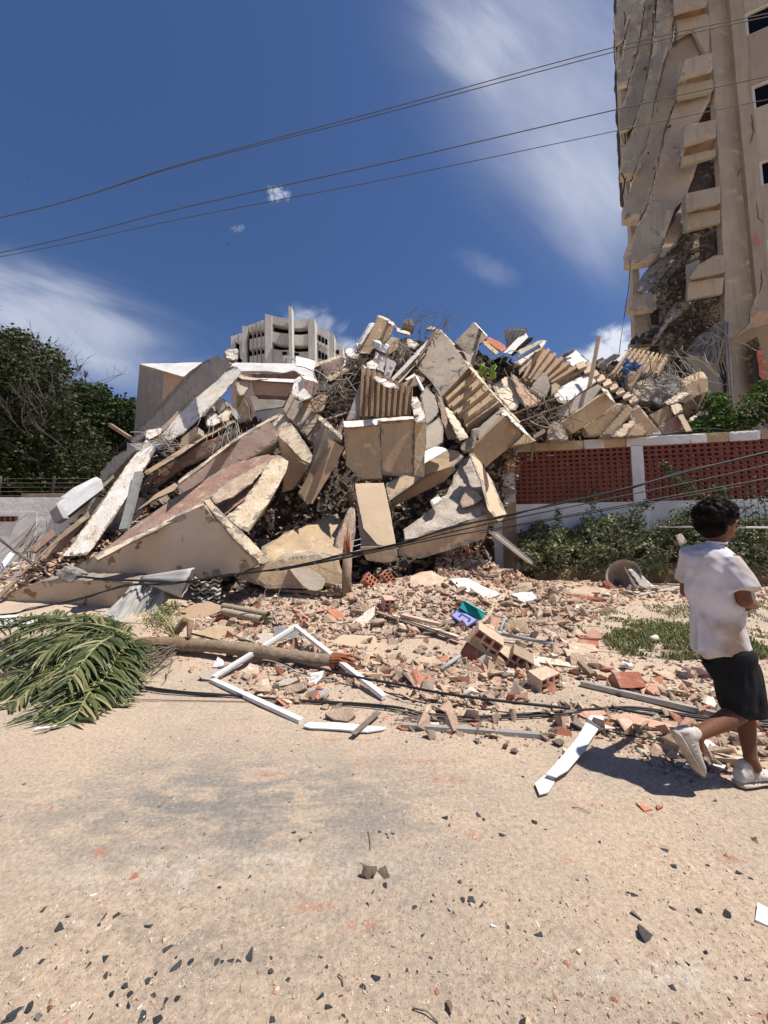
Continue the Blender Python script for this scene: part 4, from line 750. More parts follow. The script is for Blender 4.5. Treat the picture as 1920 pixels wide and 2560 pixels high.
slab('concrete_block', 'ruined grey masonry mass full of bars at the right of the heap', '4', [(850, 600), (900, 560), (1000, 590), (1040, 650), (1000, 740), (880, 790), (780, 760), (760, 690)], 11.3, (-.1, -.9, .4), th=.8, mats=('rawg', 'rawg'), cat='rubble', amp=.09, chip=.15)
slab('concrete_block', 'grey broken masonry below the blue cloth', '4', [(650, 690), (720, 620), (840, 590), (860, 680), (800, 760), (700, 760), (640, 730)], 11.2, (-.1, -.9, .4), th=.6, mats=('rawl', 'rawg'), cat='rubble', amp=.09, chip=.15)
wires('rebar_tangle', 'bundle of bent bars at the right of the heap before the tower', 'rebar', P(*px('4', 980, 560), 11.1), (.35, .25, .45), 50, 'wire', .012, .6, 41, dirv=(.3, 0, -.6))
wires('rebar_tangle', 'dark bars hanging in the middle of the ruined grey masonry', 'rebar', P(*px('4', 760, 640), 11.0), (.5, .3, .35), 70, 'rebar', .011, .5, 42)
# ================================================================== damaged tower on the right
MT.update({
 'tw': surf('tower_plaster', (.48, .41, .31), (.40, .34, .26), (.31, .25, .19), pth=.68, scale=.8, bump=.25, bscale=26, streak=(.36, .27, .19), mottle=.1),
 'twp': surf('tower_pink_beige', (.45, .385, .31), (.37, .315, .255), (.26, .2, .155), pth=.66, scale=.9, bump=.2, bscale=26, mottle=.1),
 'twg': surf('tower_grey_plate', (.37, .35, .30), (.29, .27, .24), (.18, .165, .145), pth=.62, scale=.8, bump=.25, bscale=22, streak=(.27, .235, .19), mottle=.12),
 'twl': surf('tower_bright_edge', (.52, .45, .36), (.40, .33, .26), (.25, .2, .15), pth=.62, scale=3, bump=.4),
 'twd': surf('tower_break_shade', (.10, .085, .075), (.06, .05, .045), (.22, .18, .15), pth=.62, pw=.06, scale=3, pscale=4, bump=1, bscale=9, bdist=.08),  # near-black; shade of voids, gaps and holes put into the colour
 'glass': plain('dark_window_glass', (.006, .007, .010), .5, .06),
 'winframe': plain('window_frame_paint', (.62, .60, .56), .6),
 'cloudw': surf('weathered_concrete', (.62, .59, .53), (.50, .475, .43), (.27, .245, .21), pth=.64, scale=.25, pscale=.5, bump=.1, bscale=4, streak=(.34, .31, .27), bdist=.05),
})
TB = P(1850, 1367, 14.2); TB.z = 0
TW = empty('damaged_tower', TB, 'tall apartment tower on the right with its corner sheared off and balconies hanging', 'tower')
def tp(name, rg, poly, Y, n, mats, ext=None, th=.25, chip=.03, amp=.008, parent=TW, maxlen=.3, label=None, anchor=None, mi=(0, 1, 0)):
    return slab(name, label, rg, poly, Y, n, ext, th, mats, chip=chip, amp=amp, parent=parent, maxlen=maxlen, anchor=anchor, mi=mi)
NB = (-.23, -.97, 0)
tp('corner_wall', '0', [(1752, -420), (1770, 0), (1780, 130), (1787, 227), (1793, 340), (1804, 482), (1804, 558), (1812, 685), (1811, 811), (1826, 849), (1874, 805), (1875, 782), (1891, 739), (1884, 640), (1873, 480), (1860, 240), (1849, 0), (1835, -420)], 14.3, NB, ('tw', 'twl'), th=.35, chip=.02, amp=.012)
# window wall with real openings
nw = Vector((-.43, -.90, 0)).normalized(); tw_ = Vector((nw.y * -1, nw.x, 0)).normalized()
A0 = P(1885, 240, 13.7)
def onw(x, y):
    d = ray(x, y); o = Vector((0, 0, CH)); t = (A0 - o).dot(nw) / d.dot(nw); p = o + d * t; return (p - A0).dot(tw_), p.z
wins = [((1871, 27), (1920, 14), 89), ((1882, 218), (1920, 208), 276), ((1895, 405), (1920, 400), 472), ((1906, 601), (1924, 597), 671)]
s0 = sum(onw(*w[0])[0] for w in wins) / 4; zs = [(onw(*w[0])[1], onw(w[0][0], w[2])[1]) for w in wins]
pit = (zs[0][0] - zs[3][0]) / 3; zt = [zs[3][0] + pit * i for i in range(0, 6)]; hw = sum(a - b for a, b in zs) / 4; ww = 1.7
sL = onw(1845, 240)[0]
def wbox(name, sa, sb, za, zb, dep, off, mat, parent=TW, rough=.006, chip=.01):
    pts = [A0 + tw_ * s_ + Vector((0, 0, z - A0.z)) + nw * off for s_, z in ((sa, za), (sb, za), (sb, zb), (sa, zb))]
    bm = solid(pts, -nw * dep, nw, .35, rough, chip); return from_bm(name, bm, [MT[m] for m in (mat if isinstance(mat, tuple) else (mat, mat))], parent)
zb0 = onw(1900, 800)[1]
wbox('wall', sL, s0, zb0, zt[5] + 1, .3, 0, 'tw'); wbox('wall', s0 + ww, s0 + ww + 3.5, zb0 - 3, zt[5] + 1, .3, 0, 'tw')
prev = zb0
for i, z in enumerate(zt):
    wbox('spandrel', s0, s0 + ww, prev, z - hw, .3, .0 if i else -.002, 'tw')
    fr = wbox('window', s0, s0 + ww, z - hw, z - hw + .08, .1, -.06, 'winframe', chip=0, rough=0)
    for a in ((s0, s0 + .10, z - hw + .08, z - .08), (s0 + ww - .10, s0 + ww, z - hw + .08, z - .08), (s0 + ww * .5, s0 + ww * .5 + .05, z - hw + .06, z - .06), (s0, s0 + ww, z - .08, z)):
        q = wbox('frame', *a, .1, -.06, 'winframe', parent=None, chip=0, rough=0); q.parent = fr; q.matrix_parent_inverse = Matrix.Translation(-(fr.location))
    q = wbox('pane', s0 + .06, s0 + ww - .06, z - hw + .06, z - .06, .02, -.15, 'glass', parent=None, chip=0, rough=0); q.parent = fr; q.matrix_parent_inverse = Matrix.Translation(-(fr.location))
    prev = z
wbox('spandrel', s0, s0 + ww, zt[5], zt[5] + 1, .3, 0, 'tw')
tp('torn_plaster', 'u', [(1400, 1065), (1425, 1072), (1422, 1120), (1425, 1185), (1490, 1195), (1500, 1290), (1330, 1340), (1195, 1425), (1340, 1290), (1345, 1190), (1375, 1110)], 13.6, (-.3, -.9, -.3), ('tan2', 'raw'), th=.1)
# lower storey recess
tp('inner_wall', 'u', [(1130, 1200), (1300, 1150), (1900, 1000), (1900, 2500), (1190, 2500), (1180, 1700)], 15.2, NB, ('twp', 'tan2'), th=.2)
tp('broken_hole', 'u', [(1320, 1440), (1400, 1390), (1440, 1500), (1478, 1640), (1475, 1800), (1340, 1850), (1325, 1650)], 15.0, NB, ('dusky', 'rustd'), th=.05, chip=.05)
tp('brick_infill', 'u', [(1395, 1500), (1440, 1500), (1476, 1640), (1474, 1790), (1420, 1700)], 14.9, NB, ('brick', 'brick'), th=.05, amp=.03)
# near-black sheets standing in for shade in the tower interior
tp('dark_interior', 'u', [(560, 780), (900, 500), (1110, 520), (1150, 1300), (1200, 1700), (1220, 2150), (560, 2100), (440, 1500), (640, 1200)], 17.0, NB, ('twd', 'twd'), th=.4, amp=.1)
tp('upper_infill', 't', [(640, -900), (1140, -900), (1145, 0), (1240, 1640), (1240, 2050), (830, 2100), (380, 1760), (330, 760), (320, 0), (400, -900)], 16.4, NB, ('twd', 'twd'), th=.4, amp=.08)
# cracked diagonal facade plates
NP = [(-.55, -.83, -.05), (-.48, -.87, -.08), (-.42, -.90, -.02), (-.5, -.86, -.1), (-.38, -.92, 0), (-.33, -.94, -.05)]
plates = [
 [(330, -300), (480, -300), (470, 0), (452, 150), (402, 330), (304, 385), (300, 240), (296, 150), (322, 115), (318, 0)],
 [(490, -300), (600, -300), (585, 10), (540, 320), (515, 430), (430, 740), (332, 765), (318, 520), (385, 505), (378, 400), (405, 330), (455, 150)],
 [(610, -300), (700, -300), (650, 120), (650, 275), (618, 500), (560, 860), (470, 1100), (420, 1140), (350, 1150), (340, 980), (390, 900), (435, 740), (520, 430), (545, 320)],
 [(700, -300), (830, -300), (835, 0), (825, 310), (745, 560), (700, 760), (655, 960), (590, 1290), (520, 1400), (430, 1520), (372, 1530), (358, 1280), (410, 1270), (475, 1105), (565, 860), (625, 520), (660, 270)],
 [(838, 310), (865, 330), (1150, 200), (1165, 460), (930, 520), (870, 700), (860, 870), (815, 960), (745, 1180), (680, 1500), (620, 1765), (560, 1900), (470, 1900), (395, 1760), (440, 1680), (520, 1420), (595, 1290), (660, 960), (750, 560)],
 [(880, 870), (1165, 780), (1160, 860), (1060, 1060), (925, 1105), (880, 1190), (890, 1290), (890, 1470), (1040, 1440), (960, 1690), (870, 1800), (760, 1980), (600, 2080), (560, 1900), (625, 1765), (690, 1500), (755, 1180), (825, 960)],
]
for i, pl in enumerate(plates):
    tp('facade_plate', 't', pl, 15.5 - i * .09, NP[i], ('twg' if i < 4 else 'twp', 'twl'), th=.18, chip=.06, amp=.02, label=None)
seams = [[(455, 150), (405, 330), (395, 345), (380, 500)], [(585, 0), (545, 320), (520, 430), (435, 740), (395, 900)], [(655, 100), (660, 270), (625, 515), (565, 860), (475, 1105)], [(832, 180), (830, 310), (750, 560), (700, 760), (658, 960), (595, 1290), (525, 1410), (435, 1690)],
         [(870, 870), (820, 960), (750, 1180), (685, 1500), (622, 1765)]]
for i, sm in enumerate(seams):
    poly = [(x - 5, y) for x, y in sm] + [(x + 7, y + 4) for x, y in reversed(sm)]
    tp('broken_edge', 't', poly, 15.15 - i * .08, (-.2, -.95, .2), ('twl', 'twl'), th=.1, chip=.05, amp=.05, maxlen=.12)
    poly = [(x - 15, y + 8) for x, y in sm] + [(x - 6, y + 10) for x, y in reversed(sm)]
    tp('gap_shade_strip', 't', poly, 15.14 - i * .08, (-.4, -.9, 0), ('twd', 'twd'), th=.05, chip=.04, amp=.04, maxlen=.15)  # dark strip painted as the shade in the gap between plates
for x, y in ((575, 600), (640, 1020), (790, 1110), (655, 1480), (600, 1345)):
    tp('spalled_hole', 't', [(x - 16, y + 8), (x, y - 12), (x + 16, y - 8), (x + 8, y + 14)], 14.9, (-.4, -.9, 0), ('twd', 'twd'), th=.03, maxlen=.1)  # near-black patch stands in for the shade of a hole
# floor edges on the left silhouette
for i, pl in enumerate([[(330, 0), (330, 110), (385, 105), (480, 60), (500, 0)], [(345, 362), (400, 290), (550, 322), (470, 470), (450, 456), (347, 468)],
        [(362, 712), (420, 590), (556, 322), (762, 345), (690, 560), (640, 740), (560, 800), (367, 824)], [(380, 1085), (450, 1052), (640, 1040), (600, 1165), (387, 1192)], [(400, 1425), (445, 1382), (600, 1325), (640, 1400), (560, 1472), (402, 1496)]]):
    tp('floor_edge', 'u', pl, 15.3 - (.1 if i == 2 else 0), (-.35, -.93, -.1), ('twg' if i < 4 else 'dusky', 'twl'), th=.5, chip=.06, amp=.02)
tp('corner_post', 'u', [(398, 440), (460, 460), (450, 600), (470, 820), (470, 1050), (545, 1180), (550, 1540), (440, 1540), (425, 1200), (412, 820)], 16.3, NB, ('twl', 'tw'), th=.4, chip=.02)
tp('corner_post', 't', [(345, 380), (400, 380), (410, 900), (425, 1500), (470, 1700), (420, 1760), (395, 1500), (380, 1150), (360, 880)], 16.2, NB, ('tw', 'tw'), th=.4, chip=.02)
# torn inner slabs
for poly, Y, n, m_ in (([(680, 560), (730, 480), (800, 345), (830, 420), (820, 560), (760, 650), (660, 770), (620, 770), (650, 690)], 15.0, (-.2, -.9, .3), 'tan2'),
        ([(630, 780), (750, 680), (870, 570), (860, 640), (780, 760), (650, 790)], 15.3, (-.2, -.9, -.3), 'twd'), ([(870, 590), (960, 560), (900, 700), (850, 800), (790, 860), (700, 920), (740, 780)], 15.4, (-.2, -.95, 0), 'twp'),
        ([(900, 640), (955, 590), (945, 760), (870, 790), (850, 790)], 15.0, (-.2, -.95, .1), 'tw'), ([(520, 870), (620, 790), (780, 740), (760, 790), (640, 930), (600, 990), (450, 1060), (460, 960)], 15.2, (-.2, -.9, .3), 'rawg'),
        ([(560, 1010), (700, 900), (690, 1000), (600, 1060), (560, 1050)], 15.4, (0, -1, 0), 'twg'), ([(700, 1180), (760, 1110), (900, 1090), (880, 1140), (760, 1250), (700, 1290), (600, 1430), (590, 1410), (660, 1280)], 14.9, (-.2, -.85, .45), 'rawl'),
        ([(455, 1400), (560, 1330), (690, 1290), (620, 1380), (600, 1440), (430, 1480)], 15.3, (-.2, -.9, .2), 'dusky'), ([(640, 1050), (690, 960), (700, 1000), (680, 1100), (690, 1240), (645, 1280)], 15.5, (-.3, -.95, 0), 'tw'),
        ([(670, 1380), (700, 1340), (760, 1400), (740, 1580), (680, 1560), (655, 1480)], 15.6, NB, 'twp'), ([(790, 1330), (835, 1310), (820, 1500), (770, 1570), (775, 1440)], 15.5, (.2, -.95, 0), 'tw'),
        ([(970, 1110), (1110, 1080), (1120, 1300), (980, 1240)], 15.9, NB, 'twp'), ([(545, 1190), (640, 1160), (640, 1300), (560, 1310)], 15.9, NB, 'dusky'),
        ([(840, 1560), (930, 1520), (1080, 1570), (1120, 1700), (1145, 1860), (1120, 2100), (980, 2080), (900, 1700)], 14.3, (-.15, -.98, .1), 'tw'), ([(930, 1100), (1130, 1060), (1140, 1120), (980, 1100), (850, 1240), (780, 1280)], 15.0, (-.1, -.8, -.5), 'dusky'),
        ([(855, 240), (900, 120), (960, 40), (1060, 60), (1060, 190), (900, 240)], 15.2, (-.2, -.9, 0), 'twd')):
    tp('torn_slab', 'u', poly, Y, n, (m_, 'rawg'), th=.3, chip=.16, amp=.014, maxlen=.13)
tp('crumbled_core', 'u', [(860, 1560), (920, 1420), (1010, 1330), (1110, 1310), (1140, 1400), (1130, 1560), (1020, 1600), (930, 1520)], 14.5, (-.2, -.95, .3), ('rawg', 'rawg'), th=.8, chip=.2, amp=.16, maxlen=.1)
wires('bent_bars', None, None, P(*px('u', 1080, 1430), 14.1), (.25, .2, .3), 50, 'wire', .012, .9, 51, parent=TW, dirv=(0, 0, -.6))
# balconies
def balcony(rg, front, under, fascia, hole=None, side=None, Y=14.0):
    c = P(*px(rg, *front[0]), Y + .4); e = slab('balcony', None, rg, front, Y, NB, th=.12, mats=('tw', 'twl'), chip=.03, parent=TW, maxlen=.2)
    def sub(nm, poly, y, n, m_, th=.15):
        q = slab(nm, None, rg, poly, y, n, th=th, mats=(m_, m_), chip=.02, parent=TW, maxlen=.25)
        mw = q.matrix_world.copy(); q.parent = e; q.matrix_parent_inverse = Matrix.Translation(-e.location); return q
    if side: sub('side_panel', side, Y + .35, (-.9, -.4, 0), 'twg')
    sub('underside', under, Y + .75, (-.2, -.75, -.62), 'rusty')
    sub('fascia', fascia, Y + .35, NB, 'tw')
    if hole: sub('broken_opening', hole, Y + .9, NB, 'twd')  # dark sheet gives the opening its shade by colour
MT['rusty'] = surf('orange_brown_soffit', (.40, .25, .15), (.30, .18, .10), (.5, .40, .28), pth=.62, scale=2, bump=.2)  # orange-brown tone, darker than the tower walls
balcony('t', [(830, -150), (1130, -220), (1128, 28), (838, 110)], [(838, 105), (1128, 25), (1130, 120), (845, 180)], [(850, 180), (1130, 118), (1150, 200), (1140, 450), (1100, 460), (1000, 250), (870, 320)])
balcony('t', [(930, 520), (1168, 462), (1170, 612), (885, 692)], [(885, 685), (1170, 605), (1172, 700), (860, 760)], [(862, 755), (1172, 695), (1182, 780), (1170, 800), (860, 870)], side=[(852, 640), (930, 520), (885, 692), (858, 735)])
balcony('t', [(925, 1105), (1205, 1052), (1206, 1196), (915, 1286)], [(915, 1280), (1206, 1190), (1206, 1310), (900, 1385)], [(898, 1385), (1200, 1310), (1200, 1370), (1110, 1400), (892, 1465)], [(1040, 1440), (1110, 1395), (1205, 1330), (1222, 1640), (1130, 1645), (960, 1700)], side=[(872, 1190), (905, 1110), (926, 1108), (915, 1286), (888, 1380)])
balcony('u', [(835, 262), (1105, 208), (1112, 335), (840, 402)], [(835, 395), (1112, 330), (1108, 400), (828, 430)], [(828, 425), (1108, 395), (1110, 490), (1000, 520), (822, 565)], [(945, 600), (1098, 520), (1120, 740), (1040, 760), (945, 780)], side=[(800, 310), (838, 262), (842, 402), (824, 560), (800, 470)])
balcony('u', [(930, 830), (1060, 752), (1140, 748), (1145, 882), (858, 940)], [(850, 935), (1145, 878), (1140, 930), (855, 970)], [(852, 965), (1140, 925), (1125, 1052), (845, 1102)], side=[(830, 830), (935, 785), (930, 830), (865, 935), (845, 1090)])
for x0, x1 in ((1143, 1170), (1165, 1185)):
    tube('drain_pipe', [P(*px('u', x0, 1280), 13.9), P(*px('u', x0 + 12, 1500), 13.85), P(*px('u', x0 + 52, 2080), 13.6)], .035, 'alu', parent=TW)
tube('drain_pipe', [P(*px('u', 1050, 1320), 14.2), P(*px('u', 1100, 1285), 14.0), P(*px('u', 1160, 1280), 13.9), P(*px('u', 1185, 1290), 13.8)], .035, 'alu', parent=TW)
for i, (a, b, c) in enumerate([((300, 225), (312, 560), (330, 700)), ((362, 1180), (378, 1240), (385, 1260)), ((410, 1545), (385, 1700), (405, 1750))]):
    tube('dangling_cable', [P(*px('t', *a), 15.1), P(*px('t', *b), 15.1), P(*px('t', *c), 15.0)], .012, 'cable', parent=TW, k=5)
tube('hanging_cable', [P(*px('u', 398, 820), 15.0), P(*px('u', 385, 1000), 14.8), P(*px('u', 355, 1200), 14.3), P(*px('u', 325, 1400), 13.6), P(*px('u', 308, 1530), 13.0)], .014, 'cable', parent=TW, k=5)
bars = []
for (x, y, dx, dy) in ((365, 1530, 30, 180), (350, 400, 14, 80), (395, 1180, 6, 90), (390, 100, 10, 120)):
    tube('bent_metal', [P(*px('t', x, y), 15.0), P(*px('t', x + dx, y + dy * .3), 15.0), P(*px('t', x + dx * .5, y + dy), 15.0)], .03, 'dusky', parent=TW, k=5)
# wall cracks as thin open splits
def crack(pts, Y, w=.02, parent=TW):
    vs, fs = [], []; ps = []
    for a, b in zip(pts, pts[1:]):
        for k in range(6):
            x = a[0] + (b[0] - a[0]) * k / 6; y = a[1] + (b[1] - a[1]) * k / 6; ps.append(P(x + random.uniform(-1, 1), y, Y))
    tube_pts(vs, fs, ps, lambda t: w * (.3 + .7 * sin(pi * t)), 4); from_py('crack', vs, fs, MT['rustd'], parent)
crack([(1879, 285), (1884, 330), (1873, 368)], 13.73, .025); crack([(1844, 442), (1850, 425), (1856, 415)], 14.15, .015)
crack([(1891, 500), (1896, 545), (1912, 560)], 13.55, .02); crack([(1903, 672), (1905, 705), (1897, 738)], 13.48, .03)
tp('spalled_patch', 'u', [(1378, 580), (1400, 578), (1428, 630), (1415, 672), (1382, 655)], 13.62, nw, ('brick', 'brick'), th=.03)

# ================================================================== distant concrete building
DB = empty('concrete_hotel', P(700, 1361, 61), 'weathered grey concrete building with a tall fin, far behind the heap', 'building')
def dp(nm, poly, Y=60, n=F_, m_='cloudw', th=1.2, chip=.0):
    return slab(nm, None, 'k', poly, Y, n, th=th, mats=(m_, m_), chip=chip, amp=.01, parent=DB, maxlen=2.5)
dp('dark_glazing', [(600, 250), (1080, 250), (1080, 640), (600, 640)], 61.5, m_='glass')
dp('pier', [(565, 158), (642, 178), (642, 800), (568, 800)], 60, th=6); dp('pier', [(1060, 222), (1137, 208), (1142, 830), (1066, 830)], 60, th=6)
dp('parapet', [(642, 178), (740, 200), (836, 218), (836, 304), (740, 292), (642, 270)], 60.3); dp('parapet', [(870, 225), (960, 226), (1060, 218), (1060, 312), (960, 322), (870, 320)], 60.3)
dp('balcony_band', [(640, 360), (740, 380), (836, 388), (838, 515), (740, 508), (640, 478)], 60.2); dp('balcony_band', [(875, 398), (970, 402), (1062, 392), (1062, 508), (970, 522), (878, 515)], 60.2)
dp('base_wall', [(642, 562), (740, 578), (838, 574), (840, 800), (642, 800)], 60.4); dp('base_wall', [(878, 574), (930, 600), (1066, 594), (1066, 830), (880, 820)], 60.4)
dp('vent', [(762, 595), (818, 597), (818, 630), (762, 628)], 59.9, m_='glass', th=.1); dp('vent', [(900, 606), (956, 610), (956, 638), (900, 636)], 59.9, m_='glass', th=.1)
dp('tall_fin', [(834, 72), (870, 76), (882, 800), (842, 800)], 58.6, th=1.5)
dp('chimney', [(885, 200), (900, 200), (900, 226), (885, 226)], 62)
dp('wing_wall', [(172, 415), (222, 408), (222, 800), (172, 800)], 64, th=5); dp('wing_wall', [(302, 298), (382, 300), (350, 440), (350, 800), (302, 800)], 62, th=5)
dp('dark_glazing', [(185, 480), (302, 480), (302, 712), (250, 712), (185, 600)], 64.4, m_='glass'); dp('dark_glazing', [(345, 330), (575, 310), (575, 800), (345, 800)], 63, m_='glass')
for i in range(2): dp('fin', [(222 + 42 * i, 400 - 14 * i), (258 + 42 * i, 395 - 14 * i), (262 + 42 * i, 480), (262 + 42 * i - 14, 480), (226 + 42 * i, 480)], 63.6, th=1)
dp('fin', [(262, 385), (302, 380), (302, 660), (275, 660)], 63.5)
for i in range(4):
    x = 380 + 46 * i; y = 285 - 17 * i
    dp('fin', [(x, y), (x + 42, y - 4), (x + 46, 330 + 20 * (3 - i) * .5), (x + 14, 365 - 8 * i), (x + 4, 370 - 8 * i)], 62 - i * .4, th=1)
    dp('fin', [(x + 6, 450 - 8 * i), (x + 46, 445 - 12 * i), (x + 46, 540 - 6 * i), (x + 20, 565 - 8 * i), (x + 6, 570 - 8 * i)], 62 - i * .4, th=1)
    dp('fin', [(x + 8, 650 - 10 * i), (x + 46, 642 - 8 * i), (x + 46, 800), (x + 8, 800)], 62 - i * .4, th=1)
    dp('mullion', [(x + 40, y), (x + 47, y), (x + 47, 800), (x + 42, 800)], 61.8 - i * .4, th=.6)
dp('wing_wall', [(1138, 288), (1290, 350), (1290, 800), (1138, 800)], 62.5, th=5); dp('wing_wall', [(1290, 375), (1362, 392), (1362, 800), (1290, 800)], 63, th=5); dp('wing_wall', [(1362, 470), (1462, 530), (1462, 800), (1362, 800)], 65, th=5)
for i in range(4):
    x = 1142 + 38 * i
    dp('window', [(x, 380 + 22 * i), (x + 26, 386 + 22 * i), (x + 26, 452 + 20 * i), (x, 448 + 20 * i)], 62.3, m_='glass', th=.3)
    dp('window', [(x, 560 + 22 * i), (x + 26, 568 + 22 * i), (x + 26, 655 + 14 * i), (x, 650 + 14 * i)], 62.3, m_='glass', th=.3)
    dp('sill_block', [(x, 455 + 20 * i), (x + 34, 462 + 20 * i), (x + 30, 500 + 18 * i), (x + 4, 496 + 18 * i)], 62.1, th=.8)
dp('window', [(1383, 575), (1418, 575), (1418, 615), (1383, 615)], 64.8, m_='glass', th=.3)

# ================================================================== street wall with lattice of red blocks
WA = P(1262, 1367, 11.05); WD = Vector((.974, -.226, 0)).normalized(); WN = Vector((-.226, -.974, 0)).normalized()
def wall_s(x, y):
    d = ray(x, y); o = Vector((0, 0, CH)); t = (WA - o).dot(WN) / d.dot(WN); p = o + d * t; return (p - WA).dot(WD), p.z
GW = empty('garden_wall', Vector((WA.x, WA.y, .4)), 'white street wall with red lattice panels and peeling top, right side', 'wall')
MT['wallw'] = surf('white_wall_peeling', (.66, .66, .655), (.56, .55, .53), (.42, .315, .21), pth=.60, pw=.012, scale=1.3, pscale=1.1, bump=.15, bscale=30)
MT['wallw2'] = surf('white_wall_base', (.64, .645, .65), (.54, .54, .54), (.40, .33, .25), pth=.70, pw=.02, scale=1.1, pscale=1.3, bump=.15, bscale=30)
MT['walltan'] = surf('bare_render_strip', (.46, .35, .23), (.36, .27, .18), (.60, .56, .5), pth=.68, pw=.02, scale=2.4, bump=.4)
def sbox(name, sa, sb, z0, z1, dep, off, mat, parent=GW, chip=.01, ml=.2, amp=.006):
    """z0,z1 may be pairs (left,right)"""
    z0 = z0 if isinstance(z0, tuple) else (z0, z0); z1 = z1 if isinstance(z1, tuple) else (z1, z1)
    pts = [WA + WD * s_ + Vector((0, 0, z - WA.z)) + WN * off for s_, z in ((sa, z0[0]), (sb, z0[1]), (sb, z1[1]), (sa, z1[0]))]
    return from_bm(name, solid(pts, -WN * dep, WN, ml, amp, chip), [MT[mat], MT[mat]], parent)
sE = 12.0; sP0, sP1 = wall_s(1581, 1200)[0], wall_s(1611, 1200)[0]; sA1 = wall_s(1288, 1200)[0]
zTop = wall_s(1581, 1093)[1]; zL1 = wall_s(1581, 1116)[1]; zL0 = wall_s(1581, 1254)[1]
zc = wall_s(1581, 1050 + 190 / 2.676)[1]
print('wall', sA1, sP0, sP1, zTop, zL1, zL0)
sbox('pier', -.05, sA1, .3, zTop - .28, .28, .02, 'walltan'); sbox('pier', sP0, sP1, .3, zL1 + .001, .28, .03, 'wallw2')
sbox('pier', sP1 + (sP0 - sA1) + .6, sP1 + (sP0 - sA1) + 1.0, .3, zL1, .28, .03, 'wallw2')
sbox('base_wall', -.3, sE, .2, zL0, .26, .0, 'wallw2')
# ragged coping: some stretches white, some stripped to the render
cuts = [(-.05, 1460, 'walltan', -.01), (1460, 1511, 'wallw', .012), (1511, 1566, 'walltan', -.006), (1566, 1768, 'wallw', .012), (1768, 1823, 'walltan', -.006), (1823, 1905, 'wallw', .012), (1905, None, 'walltan', 0)]
for a, b, m_, off in cuts:
    sa = a if a < 5 else wall_s(a, 1110)[0]; sb = sE if b is None else wall_s(b, 1110)[0]
    sbox('coping', sa, sb, zL1, zTop, .28, off, m_, chip=.04, ml=.12)
sbox('white_patch', 0, sA1 - .02, zL0 + .05, zL0 + .95, .02, .045, 'wallw2')
def lattice(sa, sb):
    vs, fs = [], []
    nx = max(2, round((sb - sa) / .166)); pw = (sb - sa) / nx; nz = 12; ph = (zL1 - zL0) / nz
    xs = [sa]; 
    for i in range(nx): xs += [sa + pw * (i + .22), sa + pw * (i + .78)]
    xs.append(sb); zs_ = [zL0]
    for j in range(nz): zs_ += [zL0 + ph * (j + .24), zL0 + ph * (j + .76)]
    zs_.append(zL1)
    idx = {}
    def V(i, j, k):
        if (i, j, k) not in idx:
            p = WA + WD * xs[i] + Vector((0, 0, zs_[j] - WA.z)) - WN * (.03 + .11 * k); q = noise.noise_vector(p * 9) * .004
            idx[(i, j, k)] = len(vs); vs.append(tuple(p + q))
        return idx[(i, j, k)]
    hole = lambda i, j: 0 <= i < len(xs) - 1 and 0 <= j < len(zs_) - 1 and i % 2 == 1 and j % 2 == 1
    for i in range(len(xs) - 1):
        for j in range(len(zs_) - 1):
            if hole(i, j):
                fs.append((V(i, j, 0), V(i, j, 1), V(i + 1, j, 1), V(i + 1, j, 0))); fs.append((V(i, j + 1, 1), V(i, j + 1, 0), V(i + 1, j + 1, 0), V(i + 1, j + 1, 1)))
                fs.append((V(i, j, 1), V(i, j, 0), V(i, j + 1, 0), V(i, j + 1, 1))); fs.append((V(i + 1, j, 0), V(i + 1, j, 1), V(i + 1, j + 1, 1), V(i + 1, j + 1, 0)))
            else:
                fs.append((V(i, j, 0), V(i + 1, j, 0), V(i + 1, j + 1, 0), V(i, j + 1, 0))); fs.append((V(i, j, 1), V(i, j + 1, 1), V(i + 1, j + 1, 1), V(i + 1, j, 1)))
    from_py('lattice_panel', vs, fs, MT['red'], GW)
lattice(sA1, sP0); lattice(sP1, sP1 + (sP0 - sA1) + .6); lattice(sP1 + (sP0 - sA1) + 1.0, sE)
bar('timber_lath', 'dry lath hanging down over the left lattice panel', '8', (88, 150), 10.6, (75, 275), 10.6, .06, .03, mats=('wood', 'wood'), cat='lath', chip=0)
# things seen through the holes behind the wall: pale debris and an added wall that blocks the sky
bw = sbox('lattice_backing', -1, 13, .2, 5.2, .2, -4.2, 'tan2', parent=None); tag(bw, 'added backing wall that keeps the sky out of the lattice holes', 'backing wall')  # added wall, raised until no sky shows through the lattice
for i in range(10):
    s_ = random.uniform(.5, 7); z = random.uniform(2.0, 4.0)
    sbox('pale_slab', s_, s_ + random.uniform(.2, .6), z, z + random.uniform(.15, .5), .1, -random.uniform(1.0, 2.2), 'chalk', parent=None, ml=.15, chip=.03)
    o = bpy.context.scene.objects[-1] if False else None
for o in list(COL.objects):
    if o.name.startswith('pale_slab'): tag(o, 'pale fragment of the heap glimpsed through the red lattice', 'fragment', 'pale fragments seen through the lattice')
# earth bank in front of the wall
def bank():
    vs, fs = [], []; n = 150
    prof = [(-.02, 1.0), (.5, 1.03), (.95, 1.02), (1.10, .96), (1.17, .78), (1.22, .5), (1.3, .2)]
    for i in range(n + 1):
        s_ = .6 + 11.5 * i / n
        for o, z in prof:
            p = WA + WD * s_ + WN * o; p.z = z + (-.25 * sstep(2.0, .6, s_) if z > .3 else 0)
            vs.append(tuple(p + noise.noise_vector(p * 2.2) * .05 + noise.noise_vector(p * 9) * .03))
    k = len(prof)
    for i in range(n):
        for j in range(k - 1): fs.append((i * k + j, i * k + j + 1, (i + 1) * k + j + 1, (i + 1) * k + j))
    tag(from_py('earth_bank', vs, fs, MT['earth']), kind='structure')
bank()
